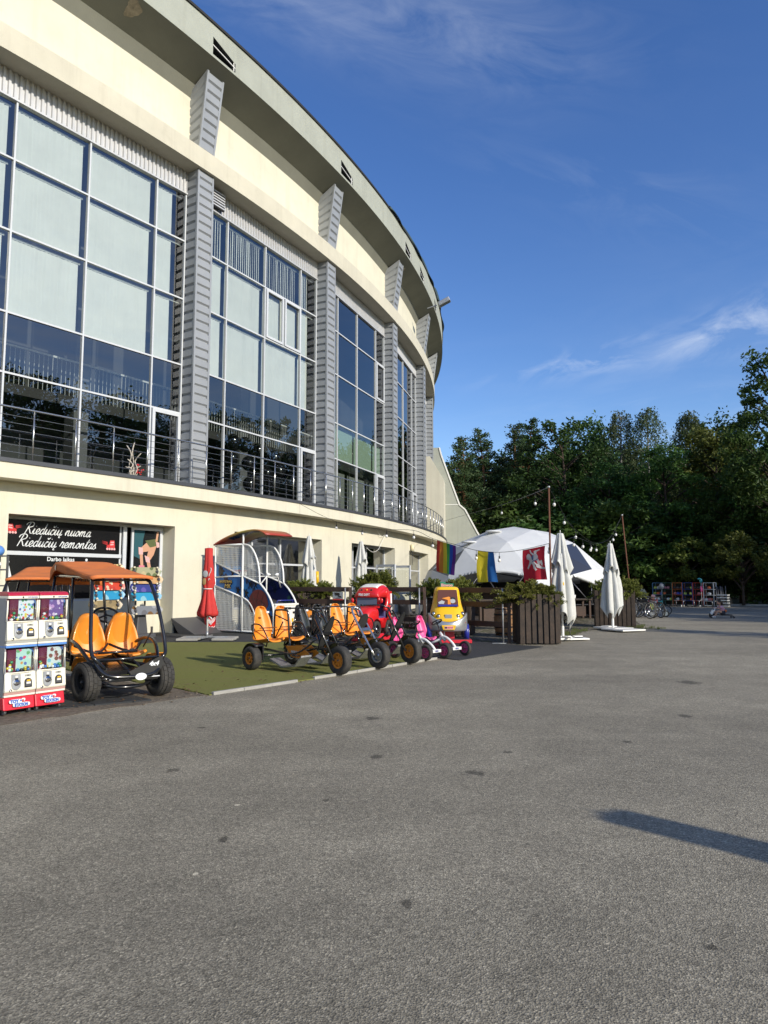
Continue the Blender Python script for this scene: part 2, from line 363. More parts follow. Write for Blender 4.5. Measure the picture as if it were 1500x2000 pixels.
# ------------------------------------------------------------------ ground
CX, CY = -60.809, 57.038
def P(th, R, z=0.0): a = radians(th); return (CX + R * cos(a), CY + R * sin(a), z)
def asphalt():
    m = bpy.data.materials.new('asphalt'); N, L = nt(m); b = N['Principled BSDF']
    tc = N.new('ShaderNodeTexCoord')
    def noise(s, d=5, r=.6, vec=None):
        n = N.new('ShaderNodeTexNoise'); n.inputs['Scale'].default_value = s; n.inputs['Detail'].default_value = d; n.inputs['Roughness'].default_value = r
        L.new(vec if vec is not None else tc.outputs['Object'], n.inputs['Vector']); return n.outputs['Fac']
    def mr(x, a, b_, c, d):
        n = N.new('ShaderNodeMapRange'); n.inputs[1].default_value = a; n.inputs[2].default_value = b_; n.inputs[3].default_value = c; n.inputs[4].default_value = d; L.new(x, n.inputs[0]); return n.outputs[0]
    def mth(op, a, b_):
        n = N.new('ShaderNodeMath'); n.operation = op
        for i, x in enumerate((a, b_)):
            if isinstance(x, (int, float)): n.inputs[i].default_value = x
            else: L.new(x, n.inputs[i])
        return n.outputs[0]
    vo = N.new('ShaderNodeTexVoronoi'); vo.inputs['Scale'].default_value = 125; L.new(tc.outputs['Object'], vo.inputs['Vector'])
    sp = N.new('ShaderNodeSeparateColor'); L.new(vo.outputs['Color'], sp.inputs[0])
    stone = mr(sp.outputs[0], 0, 1, .60, 1.40)
    pale = mr(sp.outputs[1], .88, .91, 0, .72)
    tot = mth('MULTIPLY', stone, mr(noise(24, 4), .3, .7, .80, 1.20))
    tot = mth('ADD', tot, pale)
    tot = mth('MULTIPLY', tot, mr(noise(2.2, 6, .7), .3, .7, .84, 1.14))
    tot = mth('MULTIPLY', tot, mr(noise(.22, 4), .32, .68, .80, 1.18))
    # long worn lanes
    mpg = N.new('ShaderNodeMapping'); mpg.inputs['Rotation'].default_value = (0, 0, radians(-40)); mpg.inputs['Scale'].default_value = (.06, .6, 1); L.new(tc.outputs['Object'], mpg.inputs[0])
    tot = mth('MULTIPLY', tot, mr(noise(1, 3, .5, mpg.outputs[0]), .35, .65, .88, 1.11))
    # scattered damp / oil stains
    cv = N.new('ShaderNodeTexVoronoi'); cv.feature = 'DISTANCE_TO_EDGE'; cv.inputs['Scale'].default_value = .16
    wv = N.new('ShaderNodeVectorMath'); wv.operation = 'MULTIPLY_ADD'; wn_ = N.new('ShaderNodeTexNoise'); wn_.inputs['Scale'].default_value = 1.2; wn_.inputs['Detail'].default_value = 6; L.new(tc.outputs['Object'], wn_.inputs['Vector'])
    L.new(wn_.outputs['Color'], wv.inputs[0]); wv.inputs[1].default_value = (.9, .9, 0); L.new(tc.outputs['Object'], wv.inputs[2]); L.new(wv.outputs[0], cv.inputs['Vector'])
    crack = mth('MULTIPLY', mr(cv.outputs['Distance'], .0005, .003, 1, 0), mr(noise(.35, 3), .52, .64, 0, .16)); tot = mth('MULTIPLY', tot, mth('SUBTRACT', 1, crack))
    st = noise(1.05, 2, .4); tot = mth('MULTIPLY', tot, mr(st, .70, .76, 1, .74))
    for (x, y, rx, ry) in ((.72, 5.81, .085, .085), (-.06, 6.34, .06, .07), (-.13, 8.09, .08, .1), (-.95, 4.35, .03, .06), (-1.7, 5.9, .05, .06), (1.1, 6.5, .05, .05), (4.6, 10.9, .16, .22), (3.4, 8.2, .07, .12), (0.1, 3.5, .03, .05), (-1.9, 7.6, .05, .04), (2.3, 6.9, .04, .05), (1.35, 3.1, .03, .03), (-.4, 5.1, .03, .03)):
        mp = N.new('ShaderNodeMapping'); mp.vector_type = 'POINT'; mp.inputs['Location'].default_value = (-x / rx, -y / ry, 0); mp.inputs['Scale'].default_value = (1 / rx, 1 / ry, 0); L.new(tc.outputs['Object'], mp.inputs[0])
        ln = N.new('ShaderNodeVectorMath'); ln.operation = 'LENGTH'; L.new(mp.outputs[0], ln.inputs[0])
        dd = mth('ADD', ln.outputs['Value'], mr(noise(14, 3), .3, .7, -.45, .45))
        tot = mth('MULTIPLY', tot, mr(dd, .65, 1.1, .42, 1))
    for (x, y, rx, ry) in ((-.98, 3.85, .02, .03), (-1.0, 5.0, .03, .03)):
        mp = N.new('ShaderNodeMapping'); mp.inputs['Location'].default_value = (-x / rx, -y / ry, 0); mp.inputs['Scale'].default_value = (1 / rx, 1 / ry, 0); L.new(tc.outputs['Object'], mp.inputs[0])
        ln = N.new('ShaderNodeVectorMath'); ln.operation = 'LENGTH'; L.new(mp.outputs[0], ln.inputs[0])
        tot = mth('ADD', tot, mr(ln.outputs['Value'], .5, .8, 1.5, 0))
    mx = N.new('ShaderNodeVectorMath'); mx.operation = 'SCALE'; mx.inputs[0].default_value = (.252, .225, .168); L.new(tot, mx.inputs['Scale'])
    L.new(mx.outputs[0], b.inputs['Base Color']); b.inputs['Roughness'].default_value = .82; b.inputs['Specular IOR Level'].default_value = .35
    bp = N.new('ShaderNodeBump'); bp.inputs['Strength'].default_value = .55; bp.inputs['Distance'].default_value = .006
    h = mth('ADD', vo.outputs['Distance'], mth('MULTIPLY', noise(160, 2), .6))
    L.new(h, bp.inputs['Height']); L.new(bp.outputs[0], b.inputs['Normal'])
    return m
m_asph = asphalt()
b = MB(); S = 900
xs = [-S, -120, -60, -20, 0, 20, 60, 120, S]; 
vs2 = [(x, y, 0) for y in xs for x in xs]; n_ = len(xs)
b.add(vs2, [(j * n_ + i, j * n_ + i + 1, (j + 1) * n_ + i + 1, (j + 1) * n_ + i) for j in range(n_ - 1) for i in range(n_ - 1)])
tag(b.build('ground', m_asph), 'grey weathered asphalt forecourt and road in front of the arena', 'road', kind='structure')

m_turf = bpy.data.materials.new('artificial_turf')
N, L = nt(m_turf); bb = N['Principled BSDF']; tc = N.new('ShaderNodeTexCoord')
def tnoise(N, L, tc, s, d=5, r=.6, sc=None):
    n = N.new('ShaderNodeTexNoise'); n.inputs['Scale'].default_value = s; n.inputs['Detail'].default_value = d; n.inputs['Roughness'].default_value = r
    if sc:
        mp = N.new('ShaderNodeMapping'); mp.inputs['Scale'].default_value = sc; mp.inputs['Rotation'].default_value = (0, 0, radians(45)); L.new(tc.outputs['Object'], mp.inputs[0]); L.new(mp.outputs[0], n.inputs['Vector'])
    else: L.new(tc.outputs['Object'], n.inputs['Vector'])
    return n.outputs['Fac']
def ramp2(N, L, fac, c1, c2, a=.3, b_=.7):
    mp = N.new('ShaderNodeMapRange'); mp.inputs[1].default_value = a; mp.inputs[2].default_value = b_; L.new(fac, mp.inputs[0])
    mx = N.new('ShaderNodeMix'); mx.data_type = 'RGBA'
    for s, c in ((6, c1), (7, c2)):
        if hasattr(c, 'links') or hasattr(c, 'is_linked'): L.new(c, mx.inputs[s])
        else: mx.inputs[s].default_value = (*c, 1)
    L.new(mp.outputs[0], mx.inputs[0]); return mx.outputs[2]
a1 = ramp2(N, L, tnoise(N, L, tc, 120, 3), (.12, .13, .035), (.26, .265, .085))
a2 = ramp2(N, L, tnoise(N, L, tc, 1.2, 6, .7, (1, 4, 1)), (.20, .175, .075), a1, .28, .5)
L.new(a2, bb.inputs['Base Color']); bb.inputs['Roughness'].default_value = .95; bb.inputs['Specular IOR Level'].default_value = .1
bp = N.new('ShaderNodeBump'); bp.inputs['Strength'].default_value = .6; bp.inputs['Distance'].default_value = .02; L.new(tnoise(N, L, tc, 90, 3), bp.inputs['Height']); L.new(bp.outputs[0], bb.inputs['Normal'])

m_dirt = bpy.data.materials.new('dirt'); N, L = nt(m_dirt); bb = N['Principled BSDF']; tc = N.new('ShaderNodeTexCoord')
a1 = ramp2(N, L, tnoise(N, L, tc, 14, 8, .75), (.045, .036, .026), (.25, .20, .14)); L.new(a1, bb.inputs['Base Color']); bb.inputs['Roughness'].default_value = .95
bp = N.new('ShaderNodeBump'); bp.inputs['Strength'].default_value = .8; bp.inputs['Distance'].default_value = .03; L.new(tnoise(N, L, tc, 25, 6), bp.inputs['Height']); L.new(bp.outputs[0], bb.inputs['Normal'])

m_cob = bpy.data.materials.new('cobbles'); N, L = nt(m_cob); bb = N['Principled BSDF']; tc = N.new('ShaderNodeTexCoord')
vo = N.new('ShaderNodeTexVoronoi'); vo.inputs['Scale'].default_value = 8; vo.inputs['Randomness'].default_value = .7; L.new(tc.outputs['Object'], vo.inputs['Vector'])
sp = N.new('ShaderNodeSeparateColor'); L.new(vo.outputs['Color'], sp.inputs[0])
a1 = ramp2(N, L, sp.outputs[0], (.12, .10, .075), (.27, .235, .18), 0, 1)
a2 = ramp2(N, L, vo.outputs['Distance'], a1, (.05, .045, .025), .42, .6)
a3 = ramp2(N, L, tnoise(N, L, tc, 1.1, 7, .75), a2, (.085, .10, .03), .52, .66)
L.new(a3, bb.inputs['Base Color']); bb.inputs['Roughness'].default_value = .9
bp = N.new('ShaderNodeBump'); bp.invert = True; bp.inputs['Strength'].default_value = .8; bp.inputs['Distance'].default_value = .05; L.new(vo.outputs['Distance'], bp.inputs['Height']); L.new(bp.outputs[0], bb.inputs['Normal'])

def sheet(name, pts, z, m, label, t=None, cat=None, wob=0, seed=0):
    rnd = random.Random(seed)
    if wob:   # worn, uneven outline
        o = []
        for i in range(len(pts)):
            a, c = V((*pts[i], 0)), V((*pts[(i + 1) % len(pts)], 0)); n = max(2, int((c - a).length / .18))
            for k in range(n):
                p = a.lerp(c, k / n); o.append((p.x + rnd.uniform(-wob, wob), p.y + rnd.uniform(-wob, wob)))
        pts = o
    n = len(pts); b = MB()
    b.add([(x, y, z) for x, y in pts] + [(x, y, 0.0005) for x, y in pts], [tuple(range(n))] + [(i, i + n, (i + 1) % n + n, (i + 1) % n) for i in range(n)])
    o = b.build(name, m, recalc=True); tag(o, label, cat, kind='structure'); return o
def XY(th, R): p = P(th, R); return (p[0], p[1])
arc = lambda R, a, b_, n: [XY(a + (b_ - a) * i / n, R) for i in range(n + 1)]
sheet('dirt', arc(75.15, -44, -38.6, 8) + [(-3.3, 10.6)] + arc(71.0, -39.2, -44, 6), .004, m_dirt, 'bare dirt and dry leaves at the forecourt edge', cat='ground', wob=.05)
sheet('cobbles', arc(75.6, -31.2, -27.0, 6) + [(8.2, 23.1), (8.75, 24.2), (9.3, 26.2)] + [(10.3, 29.6), (8.5, 33), (3.2, 38)] + arc(65.02, -17, -37.5, 16) + arc(71.2, -36.5, -33.5, 3) + [(-.7, 15.2), (1.3, 15.6)], .008, m_cob, 'uneven cobblestone paving between the arena and the road', cat='paving', wob=.05)
sheet('artificial_turf', [(-2.42, 9.79)] + arc(75.2, -38.98, -34.7, 10) + [(.2, 15.6), (-1.2, 17.2), (-2.2, 18.25), (-5.6, 18.2), (-8.2, 15.4), (-5.2, 12.2), (-3.15, 10.5)], .016, m_turf, 'worn green artificial turf laid under the pedal karts', cat='turf', wob=.028, seed=3)
sheet('rubber_mats', [(1.45, 13.98), (3.73, 16.85), (2.9, 17.6), (1.9, 18.7), (-.3, 19.3), (-2.0, 18.3), (-1.1, 17.25), (.25, 15.65)], .014, m_mat, 'black rubber matting under the coin rides', cat='matting', wob=.01)
sheet('rubber_mats', arc(65.02, -37.4, -28.6, 10) + [XY(-28.6, 67), (-2.2, 18.36), (-5.6, 18.3), (-8.3, 15.6)], .013, m_mat, 'black rubber matting between the arena wall and the green turf', cat='matting', wob=.01)
sheet('rubber_mats', [(-3.55, 8.9), (-2.98, 9.28), (-3.75, 10.0), (-4.3, 9.75)], .022, m_mat, 'black rubber mat under the canopied kart', cat='matting', wob=.004)
sheet('rubber_mats', [(-4.72, 8.05), (-3.52, 8.96), (-4.25, 9.8), (-5.6, 9.1)], .018, m_mat, 'black rubber mat under the capsule machines', cat='matting', wob=.004)
# kerb boards along the turf edge
rnd = random.Random(5); b = MB()
for (a0, a1) in ((-38.95, -37.75), (-37.45, -34.72)):
    n = int((a1 - a0) / .35)
    for i in range(n):
        s0 = a0 + (a1 - a0) * i / n; s1 = a0 + (a1 - a0) * (i + 1) / n - .004
        p, q = P(s0, 75.22 + rnd.uniform(-.012, .012), .022), P(s1, 75.22 + rnd.uniform(-.012, .012), .022)
        b.bar(p, q, .055, .045)
tag(b.build('kerb', m_conc, bevel=.006), 'pale kerb strip between green turf and asphalt', 'kerb', kind='structure')
b = MB()
for k in range(34):     # rubble and broken kerb bits where the strip is missing
    th = rnd.choice([rnd.uniform(-37.8, -37.35), rnd.uniform(-39.6, -38.8), rnd.uniform(-40.8, -39)]); p = P(th, 75.2 + rnd.uniform(-.25, .1), 0)
    r = rnd.uniform(.006, .02); b.ball((p[0], p[1], r * .5), r, 6, 4, 0, (rnd.uniform(.8, 2), rnd.uniform(.7, 1.4), rnd.uniform(.4, .8)), Matrix.Rotation(rnd.uniform(0, 6), 3, 'Z'))
tag(b.build('rubble', m_dirt), 'broken kerb rubble lying along the turf edge', 'rubble', kind='stuff')
# dry leaves + grass tufts at the cobbles' edge
m_dry = leaf_mat('dry_leaves', (.22, .13, .06), (.10, .055, .03), .1)
b = MB()
for k in range(620):
    if k >= 520: th = rnd.uniform(-38.9, -34.8); R = 75.1 - abs(rnd.gauss(0, 1.2))
    elif k < 260: th = rnd.uniform(-41.5, -38.7); R = 75.0 - abs(rnd.gauss(0, .9))
    else: th = rnd.uniform(-31, -26.5); R = 75.3 - abs(rnd.gauss(0, .6))
    p = P(th, R, .024 + rnd.uniform(0, .012)); s = rnd.uniform(.012, .032); a = rnd.uniform(0, 6)
    u = V((cos(a), sin(a), rnd.uniform(-.4, .4))) * s; v = V((-sin(a), cos(a), rnd.uniform(-.4, .4))) * s * .6; p = V(p)
    b.add([p - u, p - v, p + u, p + v], [(0, 1, 2, 3)])
tag(b.build('fallen_leaves', m_dry), 'dry fallen leaves on the dirt and cobbles', 'leaves', kind='stuff')
m_grass = leaf_mat('grass_blades', (.06, .085, .02), (.13, .14, .04), .3)
b = MB()
def tuft(p, h, n, sp):
    for q in range(n):
        a = rnd.uniform(0, 6.3); r = rnd.uniform(0, sp); x, y = p[0] + r * cos(a), p[1] + r * sin(a)
        hh = h * rnd.uniform(.5, 1.2); l = rnd.uniform(-.6, .6) * hh; m_ = rnd.uniform(-.6, .6) * hh; w_ = .006
        b.add([(x - w_, y, 0), (x + w_, y, 0), (x + l + w_ * .3, y + m_, hh), (x + l - w_ * .3, y + m_, hh)], [(0, 1, 2, 3)])
for k in range(150):
    t = rnd.random()
    if t < .5: p = P(rnd.uniform(-31.1, -26.9), 75.55 - abs(rnd.gauss(0, .25)))
    elif t < .8: p = (rnd.uniform(7.6, 9.2), rnd.uniform(22.9, 25.5))
    else: p = (rnd.uniform(-.5, 2.5), rnd.uniform(18.6, 20.5))
    tuft(p, rnd.uniform(.04, .10), 22, .12)
tag(b.build('grass', m_grass), 'short weeds growing between the cobbles', 'grass', kind='stuff')
# forest floor / verge
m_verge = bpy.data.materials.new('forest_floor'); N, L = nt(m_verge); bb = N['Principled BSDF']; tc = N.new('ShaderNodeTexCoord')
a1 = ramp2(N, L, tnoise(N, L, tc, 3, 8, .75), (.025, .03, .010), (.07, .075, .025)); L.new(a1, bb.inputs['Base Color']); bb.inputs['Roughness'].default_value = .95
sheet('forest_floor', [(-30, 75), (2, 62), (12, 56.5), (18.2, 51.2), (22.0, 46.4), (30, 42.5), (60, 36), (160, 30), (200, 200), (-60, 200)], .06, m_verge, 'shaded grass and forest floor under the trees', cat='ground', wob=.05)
b = MB()
pp = [(2, 62), (12, 56.5), (18.2, 51.2), (22.0, 46.4), (30, 42.5), (60, 36)]
for i in range(len(pp) - 1): b.bar((*pp[i], .06), (*pp[i + 1], .06), .12, .12)
tag(b.build('kerb', m_conc), 'pale kerb between the far road and the forest', 'kerb', kind='structure')
# ------------------------------------------------------------------ the round arena
arena = thing('arena_building', 'round cream arena with tall glazed bays, grey metal columns and overhanging concrete roof', 'building', P(-32, 65, 0))
TH0, DT = -32.04, 6.91
AO = V(arena.location)
def AP(th, R, z): a = radians(th); return (CX + R * cos(a) - AO.x, CY + R * sin(a) - AO.y, z)
def sweep(b, prof, a, c, step=.5, mi=0, smooth=False, caps=True):
    n = max(1, int(round((c - a) / step)))
    rings = [[AP(a + (c - a) * i / n, r, z) for r, z in prof] for i in range(n + 1)]
    b.loft(rings, mi, True, caps, smooth)
def panel(b, R0, z0, R1, z1, a, c, step=.5, mi=0):
    n = max(1, int(round((c - a) / step)))
    vs = [AP(a + (c - a) * i / n, R0, z0) for i in range(n + 1)] + [AP(a + (c - a) * i / n, R1, z1) for i in range(n + 1)]
    b.add(vs, [(i, i + 1, n + 2 + i, n + 1 + i) for i in range(n)], mi, False)
A0, A1 = -72.0, 62.0
bays = list(range(-5, 4))          # bay i runs from column i to column i+1 ; bays 4.. are solid
def ct(i): return TH0 + i * DT
# lower storey wall with niches
wall = MB(); ops = []
for i in range(-5, 3): ops.append((ct(i) + (1.42 if i == -1 else 1.2), ct(i + 1) - 1.06))
prev = A0
for (a, c) in ops:
    sweep(wall, [(65, 0), (65, 4.02), (63.9, 4.02), (63.9, 0)], prev, a)
    sweep(wall, [(65, 3.22), (65, 4.02), (63.9, 4.02), (63.9, 3.22)], a, c)
    prev = c
sweep(wall, [(65, 0), (65, 4.02), (63.9, 4.02), (63.9, 0)], prev, A1)
wall.build('lower_wall', m_cream, arena)
# niche back walls, windows
for k, (a, c) in enumerate(ops):
    if k == 4: continue
    nb = MB(); sweep(nb, [(64.42, 0), (64.42, .62), (64.2, .62), (64.2, 0)], a, c); nb.build('parapet_wall', m_cream, arena)
a_s, c_s = ops[4]
nb = MB(); sweep(nb, [(64.42, 0), (64.42, 1.02), (64.2, 1.02), (64.2, 0)], a_s, c_s)
nb.build('parapet_wall', m_cream, arena)
pl = MB(); sweep(pl, [(65.012, .0), (65.012, .28), (65.0, .28), (65.0, .0)], -34.0 + .95, -31.0 + .2); pl.build('plinth', m_greydk, arena)
# balcony slab, coping
sl_ = MB(); sweep(sl_, [(65.58, 4.02), (65.58, 4.42), (63.6, 4.42), (63.6, 4.02)], A0, -3.4); sl_.build('balcony_slab', m_cream, arena)
cp = MB(); sweep(cp, [(65.62, 4.40), (65.62, 4.50), (63.5, 4.50), (63.5, 4.424), (65.57, 4.424), (65.57, 4.40)], A0, -3.35); cp.build('balcony_coping', m_ledge, arena)
# upper wall, cornice, soffit, fascia, roof
uw = MB(); panel(uw, 64.2, 15.9, 64.2, 18.05, A0, A1); uw.build('upper_wall', m_cream, arena)
co = MB(); sweep(co, [(64.80, 15.28), (64.80, 15.96), (64.19, 16.30), (63.5, 16.30), (63.5, 15.28)], A0, A1); co.build('cornice', mat('cornice_stucco', (.58, .545, .435), .9, var=.08, vscale=.8, bump=.3, bscale=40, spec=.2, dirt=.25, streak=.25), arena)
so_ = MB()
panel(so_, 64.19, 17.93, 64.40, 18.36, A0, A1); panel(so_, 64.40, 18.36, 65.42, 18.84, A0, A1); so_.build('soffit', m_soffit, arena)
fa = MB()
def fq(a, c, z0, z1, z0b=None, z1b=None):
    fa.add([AP(a, 65.42, z0), AP(c, 65.42, z0b if z0b is not None else z0), AP(c, 65.42, z1b if z1b is not None else z1), AP(a, 65.42, z1)], [(0, 1, 2, 3)])
cuts = []
for i in range(-6, 9): cuts.append(ct(i) + .15)
extra = [ct(2) + 2.9]
prev = A0
for h in sorted(cuts + extra):
    a, c = h - .62, h + .30; pk = MB(); fr_ = MB()
    n = max(1, int((a - prev) / .5))
    for k in range(n): fq(prev + (a - prev) * k / n, prev + (a - prev) * (k + 1) / n, 18.84, 20.02)
    # slanted opening: tall at one end
    fq(a, c, 18.84, 18.93, 18.84, 18.93); fq(a, c, 19.55, 20.02, 19.25, 20.02)
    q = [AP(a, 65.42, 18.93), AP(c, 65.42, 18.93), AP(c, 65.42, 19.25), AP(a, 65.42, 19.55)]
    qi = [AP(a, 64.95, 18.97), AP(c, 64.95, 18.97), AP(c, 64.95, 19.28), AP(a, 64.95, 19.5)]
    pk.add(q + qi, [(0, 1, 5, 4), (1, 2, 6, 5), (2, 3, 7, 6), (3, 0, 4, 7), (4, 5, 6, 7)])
    fr_.bar(AP(a, 65.40, 19.27), AP(c, 65.40, 19.10), .03, .03); fr_.bar(AP(c - .05, 65.40, 18.95), AP(c - .05, 65.40, 19.3), .03, .03, up=(1, 0, 0))
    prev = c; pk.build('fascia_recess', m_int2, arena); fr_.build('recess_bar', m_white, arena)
n = int((A1 - prev) / .5)
for k in range(n): fq(prev + (A1 - prev) * k / n, prev + (A1 - prev) * (k + 1) / n, 18.84, 20.02)
fa.build('fascia', m_greygreen, arena);
cap = MB(); sweep(cap, [(65.47, 19.98), (65.47, 20.07), (64.9, 20.07), (64.9, 20.02), (65.43, 20.02), (65.43, 19.98)], A0, A1); cap.build('roof_coping', m_blackmatte, arena)
rf = MB(); panel(rf, 65.0, 20.04, 45, 23.5, A0, A1, 2); panel(rf, 45, 23.5, .5, 25, A0, A1, 4); rf.build('roof', m_ledge, arena)
# fallen-off plaster under the eaves
def soff(th, R, d=.006): z = 18.36 + (R - 64.40) * (.48 / 1.02); return V(AP(th, R, z - d))
m_bare = mat('bare_render', (.42, .36, .26), .95, c2=(.2, .17, .12), vscale=6)
for (th, R, ra, rr, sd_) in ((-35.0, 65.06, .20, .26, 1), (-17.6, 64.95, .12, .08, 3)):
    r2 = random.Random(sd_); n = 26; pts = []; pat = MB()
    for k in range(n):
        a = 2 * pi * k / n; q = 1 + r2.uniform(-.08, .08) + .16 * sin(3 * a + sd_); pts.append(soff(th + ra * q * cos(a), R + rr * q * sin(a)))
    pat.add(pts, [tuple(range(n))]); pat.build('plaster_patch', m_bare, arena)
# interior shell
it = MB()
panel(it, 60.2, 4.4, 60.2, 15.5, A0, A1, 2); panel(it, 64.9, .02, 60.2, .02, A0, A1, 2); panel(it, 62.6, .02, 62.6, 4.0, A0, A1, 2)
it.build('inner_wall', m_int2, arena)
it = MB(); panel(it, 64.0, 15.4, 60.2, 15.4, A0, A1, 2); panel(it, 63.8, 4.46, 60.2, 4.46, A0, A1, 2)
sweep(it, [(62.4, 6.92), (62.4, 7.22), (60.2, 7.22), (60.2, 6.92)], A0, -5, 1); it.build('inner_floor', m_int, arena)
bal = MB()
th = -44.0
while th < -18.5:
    if not (-34.6 < th < -34.3): bal.bar(AP(th, 62.35, 7.22), AP(th, 62.35, 8.32), .014, .014, up=(1, 0, 0))
    th += .13
sweep(bal, [(62.38, 8.30), (62.38, 8.36), (62.32, 8.36), (62.32, 8.30)], -44, -18.5)
bal.build('inner_balustrade', m_intlt, arena)
pil = MB()
for th in (-41.3, -34.45, -27.6, -20.6): 
    pil.box(AP(th, 62.0, 9.6), (.5, .5, 10.2), 0, Matrix.Rotation(radians(th), 3, 'Z'))
pil.build('inner_pillar', mat('pillar_grey', (.11, .115, .12), .8), arena)
# end walls to close the wedge, so the block is solid from the side too
ew = MB()
for th in (A0, A1): ew.add([AP(th, 0, 0), AP(th, 65, 0), AP(th, 65, 20), AP(th, 0, 20)], [(0, 1, 2, 3)])
ew.build('end_wall', m_cream, arena)

# columns: ribbed sheet on front and both sides, flat corner trims
def ribbed(b, P00, P10, P01, P11, per, out):
    # P00 bottom-left, P10 bottom-right, P01/P11 top ; horizontal ribs, outward vector out
    P00, P10, P01, P11, out = map(V, (P00, P10, P01, P11, out)); H = (P01 - P00).length; n = max(2, int(H / per))
    le, ri = [], []
    for i in range(n):
        for f, d in ((0, -.055), (.10, -.055), (.26, 0), (.90, 0)):
            t = (i + f) / n; le.append(P00.lerp(P01, t) + out * d); ri.append(P10.lerp(P11, t) + out * d)
    le.append(P01 - out * .055); ri.append(P11 - out * .055)
    m = len(le); b.add(le + ri, [(k, m + k, m + k + 1, k + 1) for k in range(m - 1)])
def loc_fr(th): a = radians(th); return V((cos(a), sin(a), 0)), V((-sin(a), cos(a), 0))
for i in range(-5, 5):
    er, et = loc_fr(ct(i)); c0 = V(AP(ct(i), 0, 0))
    w_, Rf, Rb = .345, 64.67, 64.0
    b = MB(); z0, z1 = 4.5, 15.28
    def q(R, s, z): return c0 + er * R + et * s + V((0, 0, z))
    ribbed(b, q(Rf, -w_ + .06, z0), q(Rf, w_ - .06, z0), q(Rf, -w_ + .06, z1), q(Rf, w_ - .06, z1), .30, er)
    for s in (-1, 1):
        ribbed(b, q(Rb, s * w_, z0), q(Rf - .06, s * w_, z0), q(Rb, s * w_, z1), q(Rf - .06, s * w_, z1), .30, et * s)
        R_ = Matrix((er, et, V((0, 0, 1)))).transposed()
        b.box(q(Rf - .028, s * (w_ - .027), (z0 + z1) / 2), (.075, .072, z1 - z0), 0, R_)
    b.build('column', m_clad, arena)
    # leaning bracket above the cornice
    b = MB(); wb, wt = .345, .375
    def qq(R, s, z): return q(R, s, z)
    zb = 16.0; zt = 18.62; Rbt, Rtp = 64.66, 65.03
    ribbed(b, qq(Rbt, -wb + .06, zb), qq(Rbt, wb - .06, zb), qq(Rtp, -wt + .06, zt), qq(Rtp, wt - .06, zt), .30, er)
    for s in (-1, 1):
        ribbed(b, qq(64.15, s * wb, zb), qq(Rbt - .04, s * wb, zb), qq(64.15, s * wt, 18.15), qq(Rtp - .04, s * wt, zt), .30, et * s)
        b.bar(qq(Rbt - .03, s * (wb - .03), zb - .05), qq(Rtp - .03, s * (wt - .03), zt + .02), .075, .075, 0, er)
        b.bar(qq(64.2, s * (wt + .004), 18.12), qq(Rtp, s * (wt + .004), zt + .0), .02, .05)
    b.build('roof_bracket', m_clad, arena)

